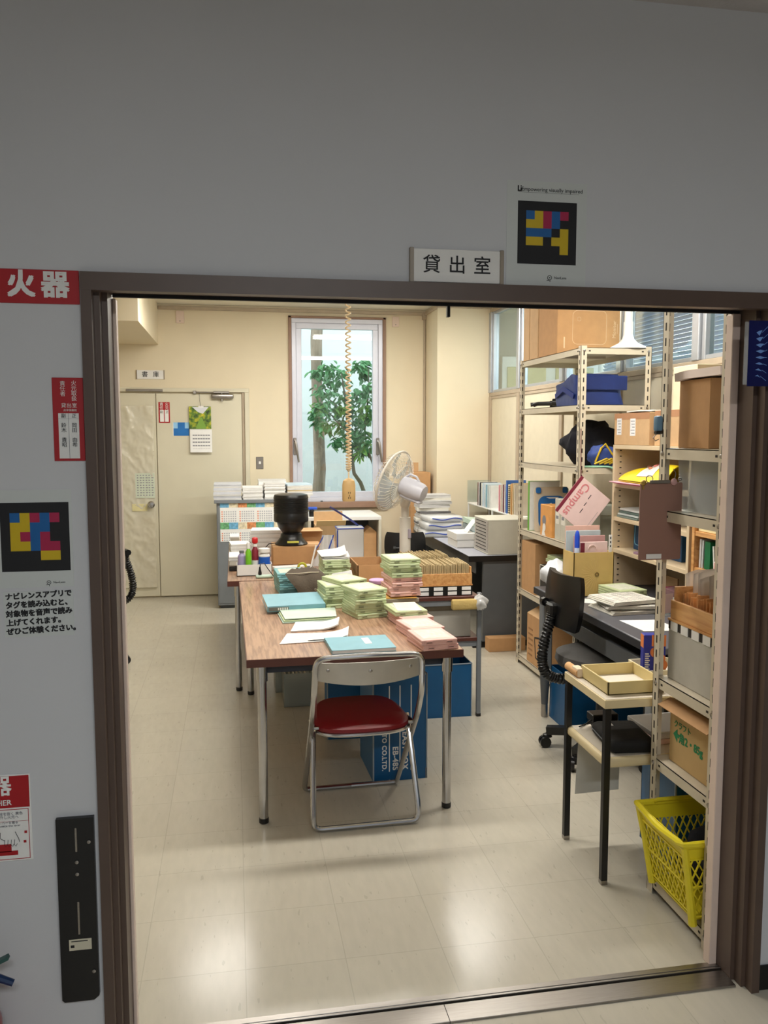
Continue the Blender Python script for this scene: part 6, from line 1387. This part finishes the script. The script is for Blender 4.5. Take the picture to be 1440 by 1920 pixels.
o = thing('acrylic_stand', 'clear acrylic sign stand on the right desk in front of the cubbies', 'stand', (2.04, 3.66, dz), rad(20)); m = MB(clear('clear_acrylic', (235, 242, 242), .12)); m.box(-.05, .05, -.03, .03, 0, .003); m.box(-.05, .05, .0, .003, .003, .13); m.obj('stand', o); m = MB(mat('pink_slip', (220, 196, 196), .7)); m.box(-.04, .03, -.0015, -.0003, .006, .10); m.obj('slip', o)

# cubby contents
ct = 1.5385
o = thing('carton', 'brown carton with two white labels on the cream cubby bookcase', 'box', (2.255, 4.215, ct)); H = .172; D = .40; m = MB(BOARD2); m.box(-.155, .15, -D/2, D/2, 0, H, .002); m.obj('body', o)
LBL = mat('shipping_label', (232, 232, 234), .6)
def ship(o, x, y, z0, z1, w):
    m = MB(LBL); m.box(x-.001, x, y-w/2, y+w/2, z0, z1); m.mat(GREYINK)
    for k in range(5): m.box(x-.0014, x-.0009, y-w*.38, y+w*(.38-.15*(k % 3)), z1-.016-k*.016, z1-.012-k*.016)
    m.obj('label', o)
ship(o, -.155, .14, .055, .145, .055); ship(o, -.155, -.02, .05, .142, .06)
m = MB(mat('carton_tape', (176, 128, 92), .5)); m.box(-.1555, -.155, -D/2, D/2, H-.035, H); m.obj('tape', o)
o = MB(PAPER); o.sheet(lambda u, v: (-.14+.28*u, -.13+.26*v, .008+.004*math.sin(u*8+v*3)), 8, 4, .005); e = o.obj('paper_bundle', loc=(2.25, 4.16, ct+H+.001)); tag(e, 'thin white paper bundle on the labelled carton', 'papers')
o = thing('carton', 'second labelled brown carton, nearer, behind the shelving post by the entrance', 'box', (2.27, 3.81, ct)); m = MB(BOARD2); m.box(-.15, .145, -.185, .185, 0, .178, .002); m.obj('body', o); ship(o, -.15, .12, .06, .145, .05); m = MB(mat('carton_tape', (176, 128, 92))); m.box(-.1505, -.15, -.185, .185, .145, .178); m.obj('tape', o)
o = thing('carton', 'cream carton standing on the nearer labelled carton', 'box', (2.28, 3.76, ct+.1785)); m = MB(mat('cream_carton', (224, 208, 176), .7)); m.box(-.13, .13, -.10, .12, 0, .21, .002); m.obj('body', o)
# yellow bag
s1 = 1.3255; o = thing('snack_bag', 'yellow printed bag with a white panel lying on the upper cubby shelf', 'bag', (2.19, 4.06, s1+.014))
YB_ = mat('bag_yellow', (232, 206, 24), .35, var=.06, bump=.1, bscale=18)
def bagf(u, v):
    y = .27-.54*u; r = .004+.092*(math.sin(math.pi*min(1, max(0, v))))**.8*(.5+.5*min(1, u*1.6))
    return (-.10+.18*v-.02*u, y, .006+r*(1+.12*math.sin(u*9)*math.sin(v*6)))
m = MB(YB_); m.sheet(bagf, 24, 16, .004); m.sheet(lambda u, v: (bagf(u, v)[0], bagf(u, v)[1], .004), 4, 4, .003); m.obj('bag', o, sharp=70)
m = MB(mat('bag_white_panel', (236, 232, 228), .4)); m.sheet(lambda u, v: tuple(Vector(bagf(.36+.34*u+.08*v, .08+.62*v))+Vector((-.001, 0, .0035))), 10, 8, .001)
for k, (uu, vv, rr, cc) in enumerate(((.42, .46, .022, (120, 56, 40)), (.50, .60, .022, (150, 70, 50)), (.55, .45, .02, (222, 130, 120)), (.50, .36, .02, (214, 140, 100)), (.62, .50, .018, (200, 90, 160)), (.72, .66, .016, (60, 36, 30)), (.74, .30, .012, (60, 36, 30)))):
    m.mat(mat('bag_spot_%d' % k, cc, .4)); q = Vector(bagf(uu, vv)); m.sph((q.x-.002, q.y, q.z+.002), rr, 12, 6, (.8, 1, .35))
m.obj('print', o, sharp=70)
for i, (cc, nm) in enumerate((((206, 70, 130), 'magenta'), ((232, 180, 196), 'pink'))):
    o = MB(mat('file_'+nm, cc, .5)); o.box(-.13, .12, -.20, .20, 0, .005, .001); e = o.obj('paper_file', loc=(2.205-.012*i, 4.17+.01*i, s1+.0003+.0062*i), rz=rad(1.5*i)); tag(e, nm+' thin file lying under the yellow bag in the cubby', 'file')
# middle cubby shelf papers
s2_ = 1.1355
for i, (cc, nm) in enumerate((((120, 136, 130), 'dark grey-green'), ((196, 206, 204), 'pale grey'), ((90, 110, 104), 'deep green'), ((206, 208, 206), 'light grey'))):
    o = MB(mat('cubby_file_%d' % i, cc, .6)); o.sheet(lambda u, v: (-.13+.25*u, -.12+.24*v, .011+.006*math.sin(u*3)*(v > .5)), 6, 6, .009); e = o.obj('paper_file', loc=(2.24+.006*i, 4.26, s2_+.0125*i)); tag(e, nm+' soft file in the pile on the middle cubby shelf', 'file', 'files on the middle cubby shelf')
o = thing('white_box', 'white flat box beside the files on the middle cubby shelf', 'box', (2.245, 3.98, s2_)); m = MB(WHITE); m.box(-.13, .13, -.14, .14, 0, .03, .002); m.obj('body', o); m = MB(BLACK); m.box(-.12, .13, -.13, .13, .03, .055, .002); m.obj('dark_insert', o)
# lower cubby shelf: dark blue books
s3_ = .9555; OUTL = mat('pale_blue_line', (120, 180, 206), .5)
for i, (y, lb) in enumerate(((4.285, 'dark blue book with pale outline standing in the lower cubby, left of the brown board'), (3.90, 'dark blue book with pale outline standing in the lower cubby, right of the brown board'))):
    o = thing('book', lb, 'book', (2.26, y, s3_), 0, 'dark blue books in the cubby'); m = MB(mat('book_deep_blue', (10, 66, 108), .5)); m.box(-.06, .10, -.065, .065, 0, .155, .002); m.obj('cover', o)
    m = MB(OUTL); m.tube(path_round([(-.061, .045, .14), (-.061, .05, .03), (-.061, -.03, .025), (-.061, -.045, .13)], .02, 4), .0025, 5); m.obj('outline', o)
o = MB(mat('mauve_file', (150, 120, 140), .6)); o.box(-.14, .12, -.10, .10, 0, .012, .001); o2_ = o.obj('paper_file', loc=(2.25, 4.07, s3_)); tag(o2_, 'mauve file lying flat in the lower cubby', 'file')
# bottom of the cubby: brown board, papers
o = MB(mat('tan_board', (172, 140, 104), .7)); o.box(-.004, .004, -.09, .09, 0, .12, .001); e = o.obj('card_board', loc=(2.23, 4.0, dz+.0235-.02)); tag(e, 'tan board leaning at the bottom of the cubby behind the desk papers', 'board')
for i in range(3):
    o = MB((mat('dark_magazine', (96, 84, 90), .5), PAPER2, mat('maroon_file', (130, 60, 80), .5))[i]); o.box(-.13, .13, -.11, .11, 0, .03, .002); e = o.obj('magazine', loc=(2.245, 3.77, dz+.003+.0305*i), rz=rad(2*i-2)); tag(e, ('dark magazine at the bottom of the cubby pile right of the white label', 'off-white magazine in the middle of the bottom cubby pile', 'maroon file on top of the bottom cubby pile')[i], 'magazine')
# orange bookcase contents
o = thing('cream_box', 'cream flat box on the upper shelf of the orange bookcase', 'box', (2.215, 3.45, 1.1505)); m = MB(mat('pale_yellow_box', (238, 226, 176), .5)); m.box(-.10, .12, -.095, .095, 0, .065, .003); m.obj('body', o)
BZ = .9805
for i, (y, t, h, cc, ln, nm) in enumerate(((3.535, .014, .135, (206, 206, 204), .03, 'white file with grey photos'), (3.515, .012, .13, (190, 196, 198), .03, 'pale grey file'), (3.475, .045, .128, (0, 104, 62), .02, 'dark green folder'), (3.415, .010, .115, (210, 214, 208), -.12, 'pale file leaning back'))):
    o = thing('file_folder', nm+' standing in the lower part of the orange bookcase', 'folder', (2.23, y, BZ), 0, 'folders in the orange bookcase'); m = MB(mat('orange_shelf_file_%d' % i, cc, .5)); m.box(-.11, .12, -t/2, t/2, 0, h, .001); m.obj('cover', o, rot=(ln, 0, 0))
o = thing('tissue_carton', 'small pink and white box at the front of the orange bookcase', 'box', (2.165, 3.345, BZ)); m = MB(WHITE); m.box(-.06, .06, -.05, .05, 0, .05, .003); m.obj('body', o); m = MB(mat('pink_panel', (232, 150, 150), .5)); m.box(-.0608, -.06, -.04, .045, .016, .046); m.obj('pink_panel', o)

# shelving by the entrance
fs_ = [z+.0008 for z in FS]
o = thing('carton', 'brown open carton on the upper shelf by the entrance, pink pad on it', 'box', (1.635, 2.515, fs_[0])); W, D, H = .33, .185, .222; m = MB(BOARD); m.box(-W/2, W/2, -D/2, D/2, 0, H, .002); m.obj('body', o)
o = MB(mat('pale_pink_pad', (246, 228, 220), .8, var=.03)); o.sheet(lambda u, v: (-.185+.37*u, -.16+.27*v, .034+.006*math.sin(u*math.pi)-.03*max(0, v-.72)**1.2), 16, 12, .026); e = o.obj('seat_pad', loc=(1.635, 2.50, fs_[0]+H-.004), sharp=70); tag(e, 'pale pink pad draped on the open carton by the entrance', 'pad')
CLR_ = clear('clear_file_plastic', (240, 243, 243), .42, (222, 224, 224), .8, .1)
for i in range(14):
    m = MB(CLR_); m.box(-.0012, .0012, -.145, .145, 0, .172+.006*((i*5) % 3)); e = m.obj('clear_file', loc=(1.475+i*.025, 2.447-.003*i, fs_[1]+.0005), rot=(0, rad(2.5*((i*3) % 4)-3), 0)); tag(e, 'clear plastic file in the upright row on the second shelf by the entrance', 'file', 'clear files by the entrance')
# card drawer on a grey case, bags of cards
o = thing('label_drawer_case', 'pale grey case with white label holders under the card drawer by the entrance', 'drawer case', (1.635, 2.43, fs_[2])); W, D, H = .37, .33, .20; m = MB(mat('pale_grey_board', (186, 182, 172), .6)); m.box(-W/2, W/2, -D/2, D/2, 0, H, .002); m.mat(HOLE); m.box(-W/2-.0006, -W/2, -D/2, D/2, H-.03, H-.002); m.obj('case', o)
for k in range(5): m = MB(WHITE); m.box(-W/2-.003, -W/2, -D/2+.006+k*.066, -D/2+.05+k*.066, H-.032, H-.001, .001); m.obj('label_holder', o)
m = MB(ORW); m.box(-W/2-.004, W/2, -D/2, D/2, H, H+.007); m.obj('top_board', o)
H += .0075
o = thing('card_file_box', 'orange wooden card drawer on the shelf by the entrance', 'drawer', (1.635, 2.43, fs_[2]+H), 0, 'wooden card drawers'); W, D, h = .365, .32, .062
m = MB(ORW); m.box(-W/2, -W/2+.011, -D/2, D/2, 0, h, .001); m.obj('front_board', o)
m = MB(ORW); m.box(W/2-.011, W/2, -D/2, D/2, 0, h, .001); m.obj('rear_board', o)
for s in (-1, 1): m = MB(ORW); m.box(-W/2+.011, W/2-.011, s*D/2, s*(D/2-.011), 0, h+.045*(s > 0), .001); m.obj('side_board', o)
m = MB(ORW); m.box(-W/2+.011, W/2-.011, -D/2+.011, D/2-.011, 0, .005); m.obj('bottom_board', o)
OC = mat('orange_card', (236, 180, 120), .8, var=.12, scale=40); pr = None
for k in range(26):
    if pr is None: m = MB(OC); m.box(-.15, .15, -.0015, .0015, 0, .080, .0006); pr = m.obj('index_card'); e = pr; tag(e, 'orange card filed upright in the drawer by the entrance', 'index card', 'orange cards by the entrance')
    else: e = pr.copy(); C.objects.link(e)
    e.location = (1.635+rng.uniform(-.004, .004), 2.287+k*.0115, fs_[2]+H+.0055); e.scale = (1, 1, rng.uniform(.92, 1.12)); e.rotation_euler = (rad(rng.uniform(-1, 2)), 0, 0)
BAGC = clear('card_bag_plastic', (248, 246, 242), .45, (236, 228, 220), .9, .08); pr = None
for k in range(9):
    if pr is None:
        m = MB(BAGC); m.sheet(lambda u, v: (-.14+.27*u, .012*math.sin(u*5)*v+.05*v*v*0, .115*v**.9+.01*math.sin(u*7)*v), 14, 8, .0006); pr = m.obj('card_sleeve', sharp=180); e = pr; tag(e, 'clear plastic sleeve sticking up from the orange cards by the entrance', 'sleeve', 'card sleeves by the entrance')
    else: e = pr.copy(); C.objects.link(e)
    e.location = (1.635+rng.uniform(-.01, .01), 2.30+k*.0345, fs_[2]+H+.0056); e.scale = (1, 1, rng.uniform(1.2, 1.45)); e.rotation_euler = (rad(rng.uniform(-6, 2)), 0, 0)
# craft carton
o = thing('carton', 'kraft carton with green printing on the shelf above the yellow basket', 'box', (1.615, 2.425, fs_[3])); W, D, H = .32, .30, .215; KR = mat('kraft_carton', (196, 164, 112), .85, var=.04); m = MB(KR); m.box(-W/2, W/2, -D/2, D/2, 0, H, .002)
PG = mat('green_print', (40, 132, 84), .7); m.text('クラフト', .027, left(-W/2-.0008, .068, H*.64), PG, bold=.0004); m.text('角2・85g', .037, left(-W/2-.0008, .016, H*.45), PG, bold=.001); m.at(); m.mat(PG); m.add([(-W/2-.0008, .125, H*.47), (-W/2-.0008, .098, H*.36), (-W/2-.0008, .098, H*.58)], [(0, 1, 2)]); m.box(-W/2-.0009, -W/2, .088, .1, H*.44, H*.5); m.text('4号', .022, left(-W/2-.0008, -.10, H*.10), INK); m.obj('body', o)
m = MB(BOARD); m.sheet(lambda u, v: (-W/2-.002-.045*u, -D/2+D*v*1.0, H+.004-.022*u), 4, 2, -.003); m.obj('flap', o)
o = MB(BLACK); o.box(-.02, .02, -.012, .012, 0, .02, .008, 2); o.mat(mat('grey_green_grip', (70, 96, 88), .5)); o.box(-.05, -.018, -.011, .011, 0, .018, .006, 2); e = o.obj('hand_tool', loc=(1.56, 2.31, fs_[3]+.2155)); tag(e, 'small dark hand tool with grey-green grip lying on the kraft carton flap', 'tool')
# things hanging on the post
px0 = fy(1200, 905, 2.572); px1 = fy(1274, 1048, 2.572)
o = thing('hanging_board', 'brown clip board hanging in front of the shelving post by the entrance', 'board', ((px0.x+px1.x)/2, 2.570, px1.z)); W = (px1.x-px0.x); H = px0.z-px1.z
m = MB(mat('brown_board', (152, 114, 100), .55, var=.02)); m.prism(rrect(-W/2, W/2, 0, H, .006), -.002, .002); m.obj('board', o, rot=(math.pi/2, 0, 0))
m = MB(STEEL); m.box(-W*.28, W*.2, -.006, .002, H-.004, H+.008, .002); m.obj('clip', o)
m = MB(mat('brass', (190, 160, 84), .35, .8)); m.sph((-W*.44, -.004, H+.0), .010, 10, 6); m.box(-W*.46, -W*.42, -.005, -.002, H-.022, H-.006); m.mat(STEEL); m.tube([(-W*.3+.012*math.cos(a/12*math.tau), -.004, H+.012+.012*math.sin(a/12*math.tau)) for a in range(12)], .0015, 5, closed=True); m.obj('keys', o)
m = MB(mat('pink_charm', (206, 160, 156), .5)); m.sph((W*.28, -.006, H+.002), .012, 10, 6, (1, .6, 1)); m.mat(STEEL); m.sph((W*.42, -.005, H+.01), .007, 8, 5); m.tube([(W*.3, -.004, H+.01), (W*.32, -.004, H+.03), (W*.28, .0, H+.045)], .0015, 5); m.obj('charm', o)
p = fy(1231, 797, 2.58); o = thing('grip_timer', 'blue-grey clip with a black back hooked on the shelving post', 'clip', (p.x, 2.572, p.z)); m = MB(mat('steel_blue', (86, 122, 148), .4)); m.box(-.013, .009, -.02, .008, -.02, .03, .006, 2); m.obj('body', o); m = MB(BLACK); m.box(.003, .016, -.012, .012, -.03, .022, .005, 2); m.box(-.012, .006, -.018, .006, -.031, -.018, .004); m.obj('grip', o); m = MB(STEEL); m.tube([(-.004, -.002, -.03), (-.016, -.002, -.042), (-.008, -.002, -.052), (.004, -.002, -.046)], .0016, 5); m.obj('hook', o)
p = fy(1225, 1043, 2.567); o = MB(PAPER); o.box(-.027, .027, -.0015, 0, -.008, .008); e = o.obj('white_label', loc=(p.x, 2.565, p.z)); tag(e, 'white label strip across the foot of the hanging brown board', 'label')

# side table things
tz = .678
def tray(name, label, x, y, z, W, D, H, mt, inner):
    o = thing(name, label, 'tray', (x, y, z)); m = MB(mt); m.box(-W/2, W/2, -D/2, D/2, 0, .004)
    for s in (-1, 1): m.box(-W/2, W/2, s*D/2, s*(D/2-.006), 0, H, .001); m.box(s*W/2, s*(W/2-.006), -D/2, D/2, 0, H, .001)
    m.obj('shell', o)
    m = MB(inner); m.box(-W/2+.006, W/2-.006, -D/2+.006, D/2-.006, .004, .0055); m.obj('lining', o); return o
CT_ = mat('cream_gold_tray', (214, 194, 136), .5, var=.03); LN = mat('white_lining', (226, 218, 204), .6)
tray('shallow_box', 'cream empty box lid at the front of the side table', 1.395, 2.825, tz, .215, .235, .048, CT_, LN)
p = fy(1200, 1235, 2.93)
tray('shallow_box', 'smaller pale box lid at the back of the side table under the biscuit packet', 1.60, 2.93, tz, .17, .17, .038, mat('pale_cream_tray', (222, 212, 180), .5), LN)
o = thing('biscuit_packet', 'blue and orange biscuit packet standing in the pale box lid', 'packet', (1.575, 2.93, tz+.0058), rad(-12)); m = MB(mat('packet_blue', (30, 40, 150), .4)); m.box(-.042, .042, -.022, .022, 0, .152, .003); m.obj('carton', o)
m = MB(mat('packet_orange', (214, 124, 66), .5, var=.15)); 
m.box(-.012, .0422, -.0226, -.022, .108, .152); 
for cx, cz_, rr in ((.004, .085, .021), (.026, .035, .024), (.022, .06, .02), (.03, .012, .016)): m.at(T(cx, -.0224, cz_) @ Rx(math.pi/2)).lathe([(rr, -.0003), (rr*.96, .0005)], 18)
m.at(); m.box(-.0425, -.042, -.02, .02, .10, .15); m.mat(PAPER)
for k in range(9): m.box(-.036, -.022+.004*(k % 2), -.0226, -.022, .008+k*.0085, .0125+k*.0085)
m.obj('print', o)
o = MB(mat('cork_roll', (206, 160, 110), .8, var=.1)); o.cyl((-.0, -.055, .016), (0, .055, .016), .0165, n=16); o.mat(mat('cork_wrap', (228, 206, 176), .7)); o.box(-.012, .02, -.058, .0, .0, .036, .008, 2); e = o.obj('paper_roll', loc=(1.262, 2.985, tz)); tag(e, 'small tan roll at the left edge of the side table', 'roll'); e.location.x = 1.278
lz = .464
o = thing('power_adapter', 'black power adapter with cable on the lower shelf of the side table', 'adapter', (1.385, 2.97, lz)); m = MB(BLACK); m.box(-.045, .06, -.03, .03, .03, .06, .003); m.box(-.03, .05, -.025, .025, 0, .031, .003); m.obj('body', o); m = MB(BLACK); m.tube([(-.03, -.01, .045), (-.075, -.02, .02), (-.085, .005, .006), (-.03, .045, .004), (.03, .05, .004)], .0025, 6); m.obj('cable', o)
o = thing('black_pouch', 'black zipped pouch lying on the lower shelf of the side table', 'pouch', (1.395, 2.80, lz), rad(-6)); m = MB(mat('black_neoprene', (16, 16, 17), .8, var=.1, bump=.1)); m.box(-.085, .085, -.115, .115, 0, .05, .022, 4); m.obj('body', o); m = MB(GREY); m.tube([(-.0865, -.095, .026), (-.0875, .0, .027), (-.0865, .095, .026)], .002, 5); m.obj('zip', o); m = MB(WHITE); m.box(-.05, -.02, .045, .075, .0495, .0508); m.obj('tag', o)
for i, (cc, nm) in enumerate((((232, 198, 186), 'salmon'), ((206, 204, 204), 'grey'))):
    o = MB(mat('shelf_book_%d' % i, cc, .5)); o.box(-.12, .12, -.11, .11, 0, .018, .002); e = o.obj('magazine', loc=(1.625, 2.865+.01*i, lz+.0005+.0185*i), rz=rad(3*i-1)); tag(e, nm+' booklet on the lower shelf behind the shelving post', 'magazine')
o = thing('white_box', 'white box on the shelf above the basket, left of the kraft carton', 'box', (1.47, 2.515, fs_[3])); bpy.data.objects.remove(o)
sheet_thing('hanging_sheet', 'printed sheet hanging below the lower shelf of the side table', 'paper', [(1.292, 2.985, .195), (1.475, 2.985, .20), (1.48, 2.99, .426), (1.305, 2.99, .426)], mat('grey_white_sheet', (206, 204, 196), .8, var=.05), .195, 0, .001)
